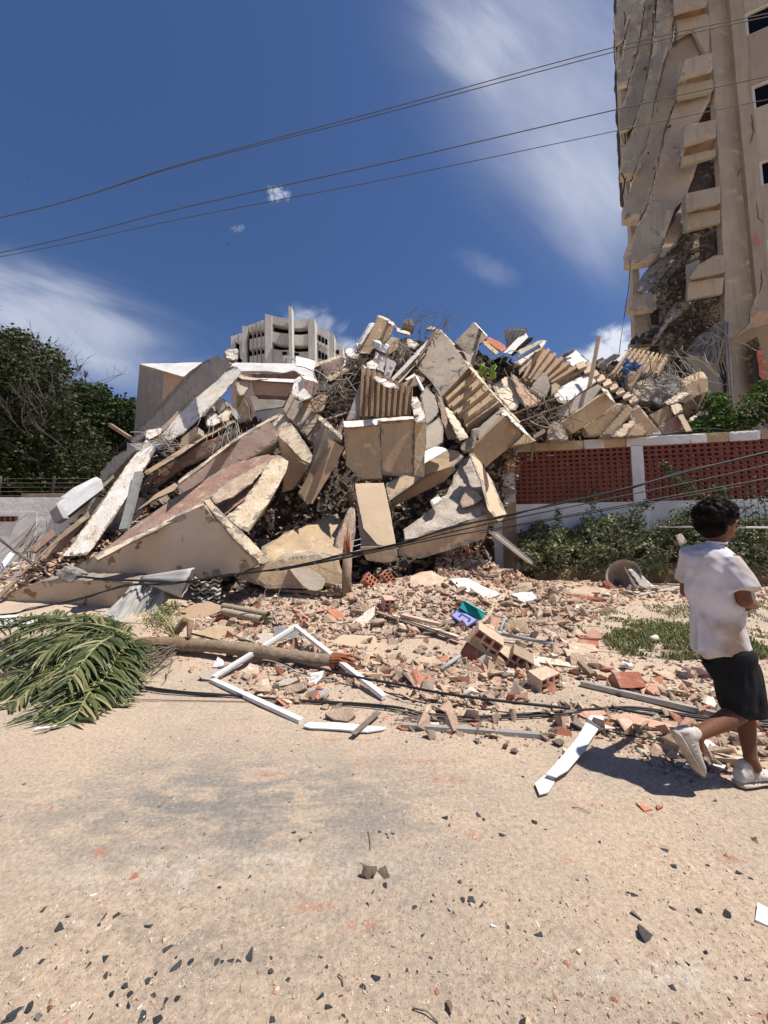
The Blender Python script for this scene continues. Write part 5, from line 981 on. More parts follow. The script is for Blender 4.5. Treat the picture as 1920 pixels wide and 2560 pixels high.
# ================================================================== white wall at the left edge
LW = empty('boundary_wall', Vector((-8.6, 9.3, .4)), 'white plastered boundary wall at the left edge with a small red vent', 'wall')
MT['leftw'] = surf('left_wall_white', (.70, .69, .67), (.60, .585, .56), (.40, .38, .35), pth=.69, scale=2.2, pscale=3, bump=.5, bscale=9, bdist=.04)
def xbox(name, x0, x1, y0, y1, z0, z1, mat, parent=None, chip=.01, ml=.25, amp=.005):
    return from_bm(name, solid([Vector(q) for q in ((x0, y0, z0), (x1, y0, z0), (x1, y0, z1), (x0, y0, z1))], Vector((0, y1 - y0, 0)), None, ml, amp, chip), [MT[mat], MT[mat]], parent)
zT = P(80, 1243, 9.4).z; xbox('wall_body', -16, -6.2, 9.4, 9.62, .1, zT, 'leftw', LW)
xbox('plaster_panel', -16, P(94, 1300, 9.4).x, 9.37, 9.398, .1, P(80, 1281, 9.4).z, 'white', LW)
z0, z1 = P(20, 1304, 9.36).z, P(20, 1291, 9.36).z; xr = P(44, 1300, 9.36).x
vt = xbox('vent', xr - 1.6, xr, 9.35, 9.365, z0, z1, 'dark', LW, chip=0)
for j in range(3): xbox('vent_bar', xr - 1.6, xr, 9.33, 9.349, z0 + (z1 - z0) * (j * .45), z0 + (z1 - z0) * (j * .45 + .1), 'red', LW, chip=0)
for j in range(12): xbox('vent_bar', xr - .04 - j * .14, xr - j * .14, 9.325, 9.347, z0, z1, 'red', LW, chip=0)
o = xbox('timber_ledge', P(52, 1240, 9.8).x, P(185, 1240, 9.8).x, 9.8, 9.9, zT - .1, P(52, 1233, 9.8).z, 'wood', None); tag(o, 'brown timber ledge just behind the top of the left white wall', 'ledge')
WF = empty('wire_fence', Vector((-9, 10.2, 2.6)), 'dark wire fence strands on posts above the left white wall', 'fence')
for x in (-14.5, -12.4, -10.7, -9.2, -7.9): tube('post', [Vector((x, 10.2, 1.8)), Vector((x, 10.2, 3.35))], .03, 'dusky', parent=WF)
for j in range(6): tube('strand', [Vector((-16, 10.18, 2.65 + j * .12)), Vector((-7, 10.18, 2.65 + j * .12 + .03))], .006, 'rebar', parent=WF, k=4)
# ================================================================== loose debris on the ground
def hull_mesh(name, seed, sx, sy, sz, n=12, mats=('dust',), rough=.0):
    rnd = random.Random(seed); bm = bmesh.new()
    for i in range(n):
        v = Vector((rnd.uniform(-1, 1), rnd.uniform(-1, 1), rnd.uniform(-1, 1)))
        if v.length > 1.2: v *= 1.2 / v.length
        bm.verts.new((v.x * sx, v.y * sy, v.z * sz))
    r = bmesh.ops.convex_hull(bm, input=bm.verts[:]); bmesh.ops.delete(bm, geom=[g for g in r['geom_interior'] if isinstance(g, bmesh.types.BMVert)], context='VERTS')
    if rough:
        bmesh.ops.subdivide_edges(bm, edges=bm.edges[:], cuts=2, use_grid_fill=True); bm.normal_update()
        for v in bm.verts: v.co += noise.noise_vector(v.co * 3 + Vector((seed, 0, 0))) * rough
    bm.normal_update(); me = bpy.data.meshes.new(name); bm.to_mesh(me); bm.free()
    for m in mats: me.materials.append(MT[m])
    return me
def frag_mesh(name, seed, th=.3, mats=('dust', 'raw')):
    """flat fragment with a painted face and raw broken sides"""
    rnd = random.Random(seed); k = rnd.randint(5, 8); pts = []
    for i in range(k):
        a = 2 * pi * (i + rnd.uniform(-.3, .3)) / k; r = rnd.uniform(.65, 1.1); pts.append(Vector((cos(a) * r, sin(a) * r * .7, th / 2)))
    bm = solid(pts, Vector((0, 0, -th)), Vector((0, 0, 1)), .35, .03, .10, seed)
    me = bpy.data.meshes.new(name); bm.normal_update(); bm.to_mesh(me); bm.free()
    for m in mats: me.materials.append(MT[m])
    return me
CH_D = [frag_mesh('fragment', i, .22 + .05 * i, ('dust', 'raw')) for i in range(6)] + [hull_mesh('lump', 50 + i, 1, .75, .5, 12, ('dust',), .12) for i in range(4)]
CH_W = [frag_mesh('fragment', 20 + i, .2, ('chunkw', 'raw')) for i in range(4)]
CH_T = [frag_mesh('fragment', 30 + i, .25, ('tan', 'raw')) for i in range(3)]
CH_B = [frag_mesh('shard', 40 + i, .16, ('brick', 'brick')) for i in range(4)] + [frag_mesh('shard', 60 + i, .2, ('brickp', 'brickp')) for i in range(5)]
CH_K = [hull_mesh('chip', 70 + i, 1, .75, .22, 9, ('asph',)) for i in range(7)]
def put(name, me, p, s, rot, label, cat, group=None):
    o = bpy.data.objects.new(name, me); COL.objects.link(o); o.location = p; o.rotation_euler = rot
    o.scale = (s, s, s) if isinstance(s, (int, float)) else s
    return tag(o, label, cat, group)
def inpoly(x, y, poly):
    c = False; j = len(poly) - 1
    for i in range(len(poly)):
        (x1, y1), (x2, y2) = poly[i], poly[j]
        if (y1 > y) != (y2 > y) and x < (x2 - x1) * (y - y1) / (y2 - y1) + x1: c = not c
        j = i
    return c
def sample(poly, rnd):
    xs = [p[0] for p in poly]; ys = [p[1] for p in poly]
    while True:
        x, y = rnd.uniform(min(xs), max(xs)), rnd.uniform(min(ys), max(ys))
        if inpoly(x, y, poly): return x, y
RUB = [(560, 1510), (700, 1450), (880, 1400), (1230, 1340), (1330, 1430), (1420, 1445), (1560, 1450), (1640, 1480), (1500, 1540), (1440, 1600), (1500, 1660), (1640, 1690), (1820, 1740), (1960, 1800), (1960, 1900), (1700, 1950), (1500, 1860), (1350, 1850), (1150, 1840), (1000, 1820), (860, 1790), (700, 1760), (560, 1710), (480, 1680), (400, 1640), (360, 1560), (420, 1500)]
DENSE = [(500, 1500), (880, 1400), (1230, 1340), (1400, 1450), (1480, 1520), (1400, 1640), (1300, 1720), (1100, 1740), (900, 1700), (640, 1660), (500, 1600)]
rnd = random.Random(11)
def zone(x, y):
    if x < 1000: return 'in and around the fallen window frame' if y > 1560 else 'between the two dusty pipes and the upright stump'
    if x > 1480: return 'between the long grey trim and the runner' if y > 1560 else 'before the earth bank by the toilet bowl'
    return 'around the tipped brick wall chunk' if y > 1580 else 'behind the teal case below the wall corner'
FARR = [(1240, 1440), (1400, 1450), (1700, 1460), (1930, 1455), (1940, 1500), (1700, 1500), (1500, 1520), (1400, 1560)]
for i in range(250):
    x, y = sample(DENSE if i % 3 == 0 else (FARR if i % 7 == 1 else RUB), rnd); p = G(x, y); s = rnd.uniform(.035, .10) * (1.15 if y < 1600 else .8)
    if i % 11 == 0: s *= 1.5
    if i % 4 == 2 and y < 1620: s = rnd.uniform(.10, .21)
    zn = zone(x, y); r = rnd.random()
    me, mn = (rnd.choice(CH_D), 'dusty beige') if r < .7 else ((rnd.choice(CH_W), 'pale') if r < .85 else (rnd.choice(CH_T), 'tan'))
    put('concrete_fragment', me, p + Vector((0, 0, s * .15)), s, (rnd.gauss(0, .45), rnd.gauss(0, .45), rnd.uniform(0, 6.3)), {'dusty beige': 'dusty beige', 'pale': 'pale whitish', 'tan': 'smooth tan'}[mn] + ' masonry fragment ' + zn, 'fragment', mn + ' fragments ' + zn)
for i in range(190):
    x, y = sample(DENSE if i % 2 == 0 else RUB, rnd); p = G(x, y); s = rnd.uniform(.03, .085)
    k = rnd.randrange(len(CH_B)); 
    put('brick_shard', CH_B[k], p + Vector((0, 0, s * .12)), s, (rnd.gauss(0, .5), rnd.gauss(0, .5), rnd.uniform(0, 6.3)), ('red' if k < 4 else 'dusty pink') + ' clay shard ' + zone(x, y), 'brick shard', ('red' if k < 4 else 'pink') + ' brick shards ' + zone(x, y))
# dark chips on the road: measured clusters
CHIPS = [(110, 2273, 14), (152, 2317, 20), (294, 2286, 18), (249, 2312, 12), (47, 2378, 20), (105, 2405, 16), (140, 2420, 9), (220, 2415, 12), (260, 2398, 16), (264, 2440, 14), (310, 2465, 18), (277, 2487, 14), (328, 2482, 18), (370, 2317, 18), (422, 2370, 20),
         (441, 2415, 22), (475, 2407, 16), (440, 2395, 10), (541, 2407, 14), (556, 2407, 12), (575, 2403, 14), (598, 2404, 12), (628, 2388, 24), (678, 2394, 9), (674, 2430, 18), (368, 2453, 16), (387, 2437, 12), (320, 2514, 15), (294, 2514, 10), (412, 2504, 12), (384, 2489, 12), (440, 2500, 16), (356, 2542, 22), (395, 2555, 26),
         (75, 2515, 28), (40, 2530, 26), (25, 2545, 22), (100, 2540, 9), (120, 2530, 10), (228, 2540, 12), (722, 2451, 12), (801, 2493, 18), (823, 2518, 16), (940, 2444, 18), (908, 2468, 14), (816, 2416, 10), (802, 2394, 10), (680, 2555, 18), (860, 2540, 12), (920, 2262, 10), (734, 2081, 9), (752, 2099, 12), (776, 2082, 7), (950, 2080, 8), (408, 2120, 8), (511, 2086, 8), (623, 2194, 9),
         (1112, 2044, 13), (1196, 2038, 14), (1210, 2050, 10), (1256, 2088, 14), (1338, 2055, 18), (1364, 2074, 8), (965, 2085, 8), (982, 2084, 8), (970, 2095, 8), (1175, 2250, 24), (1155, 2250, 14), (1175, 2225, 12), (1203, 2266, 13), (1121, 2275, 9), (1133, 2282, 8), (1037, 2268, 12), (1078, 2253, 8), (963, 2215, 13), (1272, 2318, 12), (1265, 2310, 7), (1345, 2338, 18), (1058, 2339, 9), (1076, 2396, 9), (1018, 2428, 10), (1043, 2431, 7),
         (1402, 2258, 8), (1443, 2201, 7), (1469, 2201, 8), (1300, 2251, 7), (1661, 2125, 14), (1685, 2168, 18), (1770, 2163, 10), (1842, 2180, 18), (1880, 2198, 10), (1568, 2232, 9), (1586, 2240, 13), (1682, 2272, 12), (1745, 2275, 17), (1817, 2285, 22), (1679, 2466, 18), (1692, 2408, 9), (974, 2440, 7), (1310, 2559, 16), (1500, 2105, 9), (1308, 1942, 10), (1630, 1911, 7), (728, 1878, 7), (356, 1935, 6), (363, 1848, 7), (595, 1853, 7), (462, 1724, 7)]
for k, (x, y, w) in enumerate(CHIPS):
    p = G(x, y); s = w / F * p.y * .68; 
    put('asphalt_chip', CH_K[k % 7], p + Vector((0, 0, s * .08)), s, (rnd.gauss(0, .15), rnd.gauss(0, .15), rnd.uniform(0, 6.3)), 'dark grey chip lying on the ' + ('left half' if x < 960 else 'right half') + ' of the sandy road', 'chip', 'dark chips on the ' + ('left' if x < 960 else 'right') + ' half of the road')
# ---------- uncountable small stuff
def fields(name, label, n, gen, mats, seed, kind='stuff', squash=.5, cat='rubble'):
    rnd = random.Random(seed); protos = []
    for i in range(10):
        bm = bmesh.new()
        for j in range(8 if i % 2 else 7): bm.verts.new((rnd.uniform(-1, 1), rnd.uniform(-1, 1) * .8, rnd.uniform(-1, 1) * squash))
        r = bmesh.ops.convex_hull(bm, input=bm.verts[:]); bmesh.ops.delete(bm, geom=[g for g in r['geom_interior'] if isinstance(g, bmesh.types.BMVert)], context='VERTS')
        bm.verts.index_update(); protos.append(([v.co.copy() for v in bm.verts], [[v.index for v in f.verts] for f in bm.faces])); bm.free()
    vs, fs, mi = [], [], []
    for i in range(n):
        q = gen(rnd)
        if q is None: continue
        p, s, m_ = q; R_ = Euler((rnd.gauss(0, .5), rnd.gauss(0, .5), rnd.uniform(0, 6.3))).to_matrix() * s; pv, pf = protos[rnd.randrange(10)]; b = len(vs)
        for v in pv: w = R_ @ v; vs.append((w.x + p.x, w.y + p.y, w.z + p.z))
        for f in pf: fs.append([b + a for a in f]); mi.append(m_)
    o = from_py(name, vs, fs, [MT[m] for m in mats], None, mi); return tag(o, label, cat if kind == 'stuff' else None, None, kind)
def isl(name, cols, rough=.92, bump=.4, bs=60):
    """colour picked per loose piece from a short list"""
    m, t, b = mk(name); nd = t.nodes; lk = t.links.new
    g = nd.new('ShaderNodeNewGeometry'); r = nd.new('ShaderNodeValToRGB'); r.color_ramp.interpolation = 'CONSTANT'
    lk(g.outputs['Random Per Island'], r.inputs[0]); e = r.color_ramp.elements
    while len(e) < len(cols): e.new(.5)
    for i, (pos, c) in enumerate(cols): e[i].position = pos; e[i].color = (*c, 1)
    tcn = nd.new('ShaderNodeTexCoord'); nz = nd.new('ShaderNodeTexNoise'); nz.inputs['Scale'].default_value = bs; lk(tcn.outputs['Object'], nz.inputs['Vector'])
    mr = nd.new('ShaderNodeMapRange'); lk(nz.outputs[0], mr.inputs[0]); mr.inputs[1].default_value = .25; mr.inputs[2].default_value = .75; mr.inputs[3].default_value = .75; mr.inputs[4].default_value = 1.25
    vm = nd.new('ShaderNodeVectorMath'); vm.operation = 'SCALE'; lk(r.outputs[0], vm.inputs[0]); lk(mr.outputs[0], vm.inputs['Scale']); lk(vm.outputs[0], b.inputs['Base Color'])
    b.inputs['Roughness'].default_value = rough; b.inputs['Specular IOR Level'].default_value = .12
    bp = nd.new('ShaderNodeBump'); bp.inputs['Strength'].default_value = bump; bp.inputs['Distance'].default_value = .01; lk(nz.outputs[0], bp.inputs['Height']); lk(bp.outputs[0], b.inputs['Normal'])
    return m
MT['mixr'] = isl('mixed_rubble', [(0, (.47, .34, .24)), (.28, (.39, .275, .195)), (.45, (.54, .42, .31)), (.56, (.45, .27, .19)), (.70, (.42, .19, .125)), (.77, (.31, .24, .185)), (.91, (.62, .55, .46)), (.95, (.24, .19, .155))])
MT['mixg'] = isl('mixed_grit', [(0, (.46, .35, .25)), (.35, (.36, .27, .20)), (.55, (.56, .46, .36)), (.70, (.40, .17, .11)), (.80, (.13, .12, .115)), (.90, (.70, .67, .62)), (.95, (.24, .19, .16))])
MT['mixp'] = isl('pile_rubble_shaded', [(0, (.26, .20, .15)), (.25, (.20, .155, .12)), (.45, (.36, .29, .22)), (.60, (.30, .165, .115)), (.72, (.18, .165, .15)), (.90, (.48, .42, .35)), (.95, (.13, .11, .10))])  # darker copy of the rubble tones; shade of the hollows in the colour
def g_dense(r):
    while True:
        q = g_dense_(r)
        if q[0].y > 5.2 or noise.noise(q[0] * 1.3) + .4 * noise.noise(q[0] * 4) > -.16 + r.uniform(-.1, .1): return q
def g_dense_(r):
    q_ = r.random(); x, y = sample(DENSE if q_ < .5 else (RUB if q_ < .87 else FARR), r); p = G(x, y); s = min(.11, .014 * math.exp(abs(r.gauss(0, .95)))); p.z += s * .2; return p, s, 0
def g_grit(r):
    x, y = sample(RUB, r); y += r.gauss(0, 25); p = G(x, y); s = .005 * math.exp(abs(r.gauss(0, .6))); p.z += s * .2; return p, s, 0
def g_side(r):
    x, y = sample([(1400, 1500), (1960, 1470), (1960, 1760), (1700, 1740), (1480, 1660)], r); p = G(x, y); s = .009 * math.exp(abs(r.gauss(0, .8))); p.z += s * .2; return p, min(s, .05), 0
def g_road(r):
    y = 1361 + 1199 * r.random() ** .7 * 1.02
    if y < 1800: return None
    x = r.uniform(-30, 1950); p = G(x, y); dens = .35 + .65 * noise.noise(Vector((p.x * 1.6, p.y * 1.6, 9))) + (.3 if x > 900 else 0)
    if r.random() > dens: return None
    s = .0016 * math.exp(abs(r.gauss(0, .72))); p.z += s * .1; return p, s, 0
def g_pile(r):
    x = r.uniform(20, 1300); top = lerp_tab(SIL, x) + 6; b = 1540 if x < 1180 else 1540 - (x - 1180) * 3; y = r.uniform(top, max(b, top + 5)); Y = D(y) + 1.0 + r.gauss(0, .22); s = .05 * math.exp(abs(r.gauss(0, .6))); return P(x, y, Y), min(s, .28), 0
def g_pile2(r):
    x = r.uniform(1180, 1780); top = lerp_tab(SIL, x) + 8; y = r.uniform(top, max(1090, top + 30)); Y = D(y) + 1.35 + .4 * r.random(); s = .05 * math.exp(abs(r.gauss(0, .5))); return P(x, y, Y), min(s, .2), 0
def g_foot(r):
    x = r.uniform(1090, 1340); y = r.uniform(1375 + max(0, x - 1150) * .42, 1465); p = P(x, y, 6.9 + (1465 - y) / 90 * 1.3); s = .04 * math.exp(abs(r.gauss(0, .6))); return p, min(s, .2), 0
def g_left(r):
    x = r.uniform(-60, 330); y = r.uniform(1385, 1540) + (-x * .25 if x > 0 else 0) + 30; Y = 7.0 + (1500 - y) / 150; s = .035 * math.exp(abs(r.gauss(0, .6))); return P(x, y, Y), min(s, .16), 0
fields('rubble', 'small broken masonry covering the ground before the slabs', 11500, g_dense, ('mixr',), 5)
fields('grit', 'fine grit around the edge of the rubble', 9000, g_grit, ('mixg',), 6, squash=.6, cat='grit')
fields('grit', 'fine grit strewn thinly over the sandy road', 26000, g_road, ('mixg',), 7, squash=.6, cat='grit')
fields('rubble', 'crushed masonry filling the hollows between the fallen slabs', 6500, g_pile, ('mixp',), 8, squash=.45)
fields('rubble', 'scattered crumbs over the dusty verge around the grass', 1500, g_side, ('mixr',), 15)
fields('rubble', 'crushed masonry behind the lattice wall', 1800, g_pile2, ('mixp',), 9, squash=.4)
fields('rubble', 'bricks and crumbs at the foot of the wall corner', 900, g_foot, ('mixr',), 10, squash=.4)
fields('rubble', 'bricks and crumbs under the far left tip of the heap', 900, g_left, ('mixr',), 12, squash=.35)
TPOLY = [(540, 900), (780, 745), (860, 560), (990, 560), (1110, 1100), (1100, 1560), (860, 1580), (600, 1480), (420, 1470), (640, 1270)]
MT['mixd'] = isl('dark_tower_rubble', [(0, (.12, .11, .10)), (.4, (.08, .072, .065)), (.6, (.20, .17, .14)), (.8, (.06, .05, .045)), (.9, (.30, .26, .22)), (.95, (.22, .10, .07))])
def g_tw(r):
    x, y = sample(TPOLY, r); return P(*px('u', x, y), r.uniform(14.7, 15.9)), min(.3, .05 * math.exp(abs(r.gauss(0, .6)))), 0
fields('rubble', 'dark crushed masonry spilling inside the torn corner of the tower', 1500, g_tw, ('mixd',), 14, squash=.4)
# ---------- larger measured pieces lying on the ground
def gplate(name, label, rg, poly, mats, th=.08, lift=.03, n=None, cat='slab', chip=.03, amp=.01, group=None):
    """plate lying on the ground: centre from the terrain, tilt n"""
    pp = [px(rg, *q) for q in poly]; cx = sum(p[0] for p in pp) / len(pp); cy = sum(p[1] for p in pp) / len(pp)
    g = G(cx, cy, lift); return slab(name, label, rg, poly, g.y, n or (0, -.35, .94), th=th, mats=mats, cat=cat, chip=chip, amp=amp, maxlen=.06, group=group, keep=True)
GP = [('concrete_slab', 'white painted board-like slab right of centre in the rubble', 'h', [(620, 268), (740, 262), (860, 320), (972, 372), (900, 408), (760, 365), (690, 338)], ('chalk', 'raw'), .10, (0, -.55, .83)),
 ('concrete_slab', 'tan hollow-core slab fragment left of the white painted slab', 'h', [(350, 250), (420, 222), (500, 212), (600, 270), (640, 320), (540, 345), (400, 335), (345, 320)], ('dust', 'brickr'), .22, (0, -.6, .8)),
 ('concrete_slab', 'splintered white slab just right of the column foot', 'h', [(300, 178), (400, 138), (520, 105), (560, 150), (470, 190), (380, 206)], ('chunkw', 'raw'), .12, (0, -.6, .8)),
 ('concrete_block', 'white faced wedge block right of the white painted slab', 'h', [(1040, 372), (1090, 358), (1190, 355), (1228, 400), (1160, 425), (1120, 430)], ('white', 'raw'), .12, (0, -.5, .86)),
 ('concrete_block', 'tan square block above the white wedge block', 'h', [(1078, 330), (1095, 295), (1185, 290), (1198, 340), (1130, 355)], ('tan', 'raw'), .1, (0, -.75, .66)),
 ('concrete_slab', 'long tan slab at the back of the rubble below the gutter', 'h', [(1040, 222), (1170, 215), (1240, 250), (1285, 292), (1180, 300), (1060, 262)], ('dust', 'raw'), .15, (0, -.6, .8)),
 ('concrete_block', 'grey-tan cube near the earth bank', 'h', [(1440, 240), (1475, 232), (1548, 250), (1550, 288), (1440, 296)], ('dust', 'raw'), .15, (0, -.92, .4)),
 ('concrete_slab', 'smooth tan slab tipped on edge beside the grey tee pipe', 'h', [(1000, 570), (1090, 535), (1150, 530), (1178, 650), (1070, 668), (995, 625)], ('tan', 'raw'), .06, (0, -.92, .38)),
 ('concrete_slab', 'pinkish white board behind the hollow brick chunk', 'h', [(830, 570), (905, 475), (912, 500), (895, 610), (850, 600)], ('chunkw', 'raw'), .05, (-.2, -.8, .5)),
 ('concrete_slab', 'red clay tile piece beside the smooth tan slab', 'h', [(900, 580), (930, 535), (975, 540), (950, 640), (905, 620)], ('brickp', 'brick'), .05, (0, -.85, .5)),
 ('concrete_slab', 'flat pale plank right of the hollow brick chunk', 'h', [(1110, 785), (1400, 830), (1500, 868), (1490, 880), (1350, 862), (1140, 830)], ('chunkw', 'wood'), .03, (0, -.5, .86)),
 ('concrete_block', 'grey-brown block at the right end of the pale plank', 'h', [(1450, 795), (1500, 768), (1610, 780), (1645, 850), (1640, 912), (1520, 900), (1460, 870)], ('dust', 'raw'), .15, (0, -.85, .5)),
 ('concrete_slab', 'flat stone slab in the middle of the rubble', 'h', [(370, 830), (420, 795), (520, 810), (580, 850), (520, 868), (400, 862)], ('dust', 'raw'), .07, (0, -.5, .86)),
 ('concrete_slab', 'large tan slab below the pale pointed slab, left of centre', 'g', [(1025, 582), (1060, 545), (1120, 515), (1350, 520), (1380, 610), (1300, 628), (1130, 600)], ('tanl', 'raw'), .14, (0, -.6, .8)),
 ('concrete_slab', 'pale pointed slab left of centre in the rubble', 'g', [(1150, 480), (1190, 430), (1290, 350), (1348, 315), (1345, 380), (1300, 430), (1220, 490)], ('chunkw', 'raw'), .12, (-.1, -.6, .8)),
 ('concrete_slab', 'brown flat slab left of the two pipes, in shade', 'g', [(0, 360), (60, 320), (180, 278), (300, 320), (312, 350), (200, 400), (80, 450), (0, 440)], ('tan2', 'raw'), .1, (0, -.5, .86)),
 ('concrete_slab', 'tan slab with a sunlit tip behind the palm trunk', 'g', [(80, 540), (110, 500), (250, 450), (360, 460), (395, 510), (380, 540), (200, 560)], ('tan', 'raw'), .14, (0, -.6, .8)),
 ('concrete_slab', 'long pale slab behind the raised window frame', 'g', [(450, 545), (480, 515), (640, 500), (660, 560), (560, 590)], ('chunkw', 'raw'), .1, (0, -.6, .8)),
 ('glass_sheet', 'grey translucent sheet leaning inside the window frame', 'g', [(650, 480), (665, 455), (730, 470), (800, 500), (935, 590), (920, 612), (780, 600), (650, 590)], ('sheetg', 'sheetg'), .015, (0, -.9, .4)),
 ('concrete_block', 'white chip block at the left inside the window frame', 'g', [(220, 740), (255, 660), (300, 690), (310, 720), (270, 745)], ('white', 'brick'), .08, (0, -.8, .6)),
 ('concrete_slab', 'grey flat stone at the left corner of the window frame', 'g', [(130, 800), (160, 770), (270, 755), (300, 790), (220, 830), (150, 820)], ('greyt', 'raw'), .05, (0, -.5, .86)),
 ('concrete_block', 'round-backed beige stone inside the window frame', 'g', [(425, 770), (480, 710), (540, 730), (548, 790), (500, 825), (440, 800)], ('dust', 'raw'), .1, (0, -.7, .7)),
 ('concrete_slab', 'pinkish tile slab above the round-backed stone', 'g', [(380, 690), (400, 645), (560, 655), (580, 680), (480, 710)], ('brickp', 'brickp'), .06, (0, -.6, .8)),
 ('concrete_slab', 'tan slab stacked on a block in the middle of the window frame', 'g', [(670, 850), (720, 820), (815, 800), (830, 822), (750, 862), (690, 868)], ('greyt', 'raw'), .05, (0, -.5, .86)),
 ('concrete_block', 'ribbed tan brick block under the stacked tan slab', 'g', [(720, 900), (740, 870), (858, 838), (868, 885), (800, 915), (740, 925)], ('dust', 'raw'), .1, (0, -.85, .5)),
 ('concrete_block', 'white broken block near the middle of the window frame', 'g', [(875, 860), (895, 780), (1000, 758), (985, 820), (920, 880)], ('white', 'raw'), .1, (-.1, -.75, .65)),
 ('brick_block', 'bright red brick corner below the white broken block', 'g', [(935, 870), (968, 835), (1000, 880), (975, 902), (945, 895)], ('brick', 'brick'), .06, (0, -.7, .7)),
 ('glass_sheet', 'grey glassy shard under the bright red brick corner', 'g', [(880, 925), (890, 880), (1010, 885), (1035, 905), (990, 960), (900, 940)], ('sheetg', 'sheetg'), .01, (0, -.2, .98)),
 ('brick_block', 'red ribbed brick piece left of the pale pointed slab', 'g', [(1010, 340), (1035, 328), (1110, 350), (1158, 395), (1090, 418), (1050, 385)], ('brick', 'brick'), .08, (0, -.6, .8)),
 ('concrete_block', 'rough tan clod just above the white metal strip', 'g', [(1000, 1060), (1060, 1025), (1180, 1020), (1215, 1070), (1160, 1115), (1060, 1100)], ('dust', 'raw'), .07, (0, -.6, .8)),
 ('brick_block', 'rusty red brick slab lying flat at the right of the rubble', 'i', [(380, 1020), (420, 1000), (560, 1000), (600, 1030), (520, 1060), (430, 1050)], ('brickp', 'brick'), .04, (0, -.35, .94)),
 ('brick_block', 'long pinkish board of clay left of the running man', 'i', [(600, 1060), (700, 1020), (1000, 1095), (1040, 1115), (900, 1120), (700, 1085)], ('brickp', 'wood'), .03, (0, -.35, .94)),
 ('concrete_block', 'tan cube under the red tile pieces at right', 'i', [(320, 560), (370, 545), (500, 565), (530, 610), (430, 620), (330, 610)], ('dust', 'brick'), .12, (0, -.6, .8)),
 ('concrete_block', 'grey tan block below the cube at right', 'i', [(330, 650), (360, 605), (470, 610), (520, 660), (525, 740), (450, 700), (340, 690)], ('dust', 'raw'), .12, (0, -.7, .7)),
 ('brick_block', 'red tile shard standing above the grass edge', 'i', [(430, 505), (485, 452), (560, 500), (545, 525), (470, 520)], ('brickp', 'brick'), .03, (0, -.6, .8)),
 ('brick_block', 'bright red tile piece beneath the standing shard', 'i', [(380, 545), (400, 510), (525, 530), (525, 585), (440, 560)], ('brick', 'brick'), .05, (0, -.6, .8)),
 ('concrete_slab', 'thin beige slab with red edge at the back, right of the wedge block', 'i', [(318, 205), (380, 180), (560, 185), (640, 215), (620, 250), (480, 235), (330, 222)], ('dust', 'brick'), .10, (0, -.5, .86)),
 ('brick_block', 'red ribbed side of the beige slab with red edge', 'i', [(328, 228), (480, 240), (600, 255), (600, 270), (480, 280), (332, 272)], ('brick', 'brick'), .08, (0, -.95, .3)),
 ('concrete_block', 'square tan block right behind the red-edged beige slab', 'i', [(322, 130), (335, 92), (425, 105), (430, 140), (380, 155)], ('dust', 'raw'), .12, (0, -.85, .5)),
 ('brick_block', 'leaning red clay slab beside the tipped toilet bowl', 'i', [(545, 150), (580, 120), (640, 180), (660, 210), (620, 215)], ('brick', 'brick'), .06, (-.3, -.8, .5)),
 ('concrete_slab', 'flat tan slab left of the long grey trim', 'i', [(890, 740), (960, 720), (1020, 750), (1045, 810), (980, 790)], ('dust', 'raw'), .05, (0, -.5, .86)),
 ('brick_block', 'pinkish ribbed brick chunk above the long grey trim', 'i', [(845, 860), (870, 810), (950, 820), (1005, 880), (1000, 915), (900, 900)], ('brickp', 'brick'), .08, (0, -.6, .8)),
 ('tile', 'large grey-blue tile under the runner, partly in his shadow', 'i', [(1220, 1200), (1250, 1190), (1300, 1230), (1420, 1355), (1310, 1355), (1270, 1310)], ('white', 'white'), .02, (0, -.15, .99)),
 ('tile', 'smaller white tile shard under the runner', 'i', [(1270, 1375), (1300, 1358), (1385, 1372), (1400, 1395), (1330, 1408)], ('white', 'white'), .02, (0, -.15, .99)),
 ('tile', 'white tile with a small hole at the right edge of the road', '0', [(1893, 2253), (1960, 2290), (1960, 2330), (1888, 2298)], ('white', 'white'), .015, (0, -.1, .99)),
 ('tile', 'red tile shard on the road right of the long white strip', '0', [(1588, 2003), (1612, 2012), (1630, 2022), (1610, 2026)], ('brick', 'brick'), .012, (0, -.1, .99)),
 ('tile', 'small red tile shard next to the red tile shard on the road', '0', [(1640, 2012), (1658, 2015), (1645, 2023)], ('brick', 'brick'), .01, (0, -.1, .99))]
MT['sheetg'] = plain('grey_glass_sheet', (.33, .335, .33), .25, .5)
for nm, lb, rg, poly, mts, th, n in GP:
    cat = {'concrete_slab': 'slab', 'concrete_block': 'block', 'brick_block': 'brick', 'tile': 'tile', 'glass_sheet': 'sheet'}[nm]
    gplate(nm, lb, rg, poly, mts, th, .05 if th > .02 else .012, n, cat, chip=.02 if th > .03 else .004, amp=.008 if th > .03 else .002)
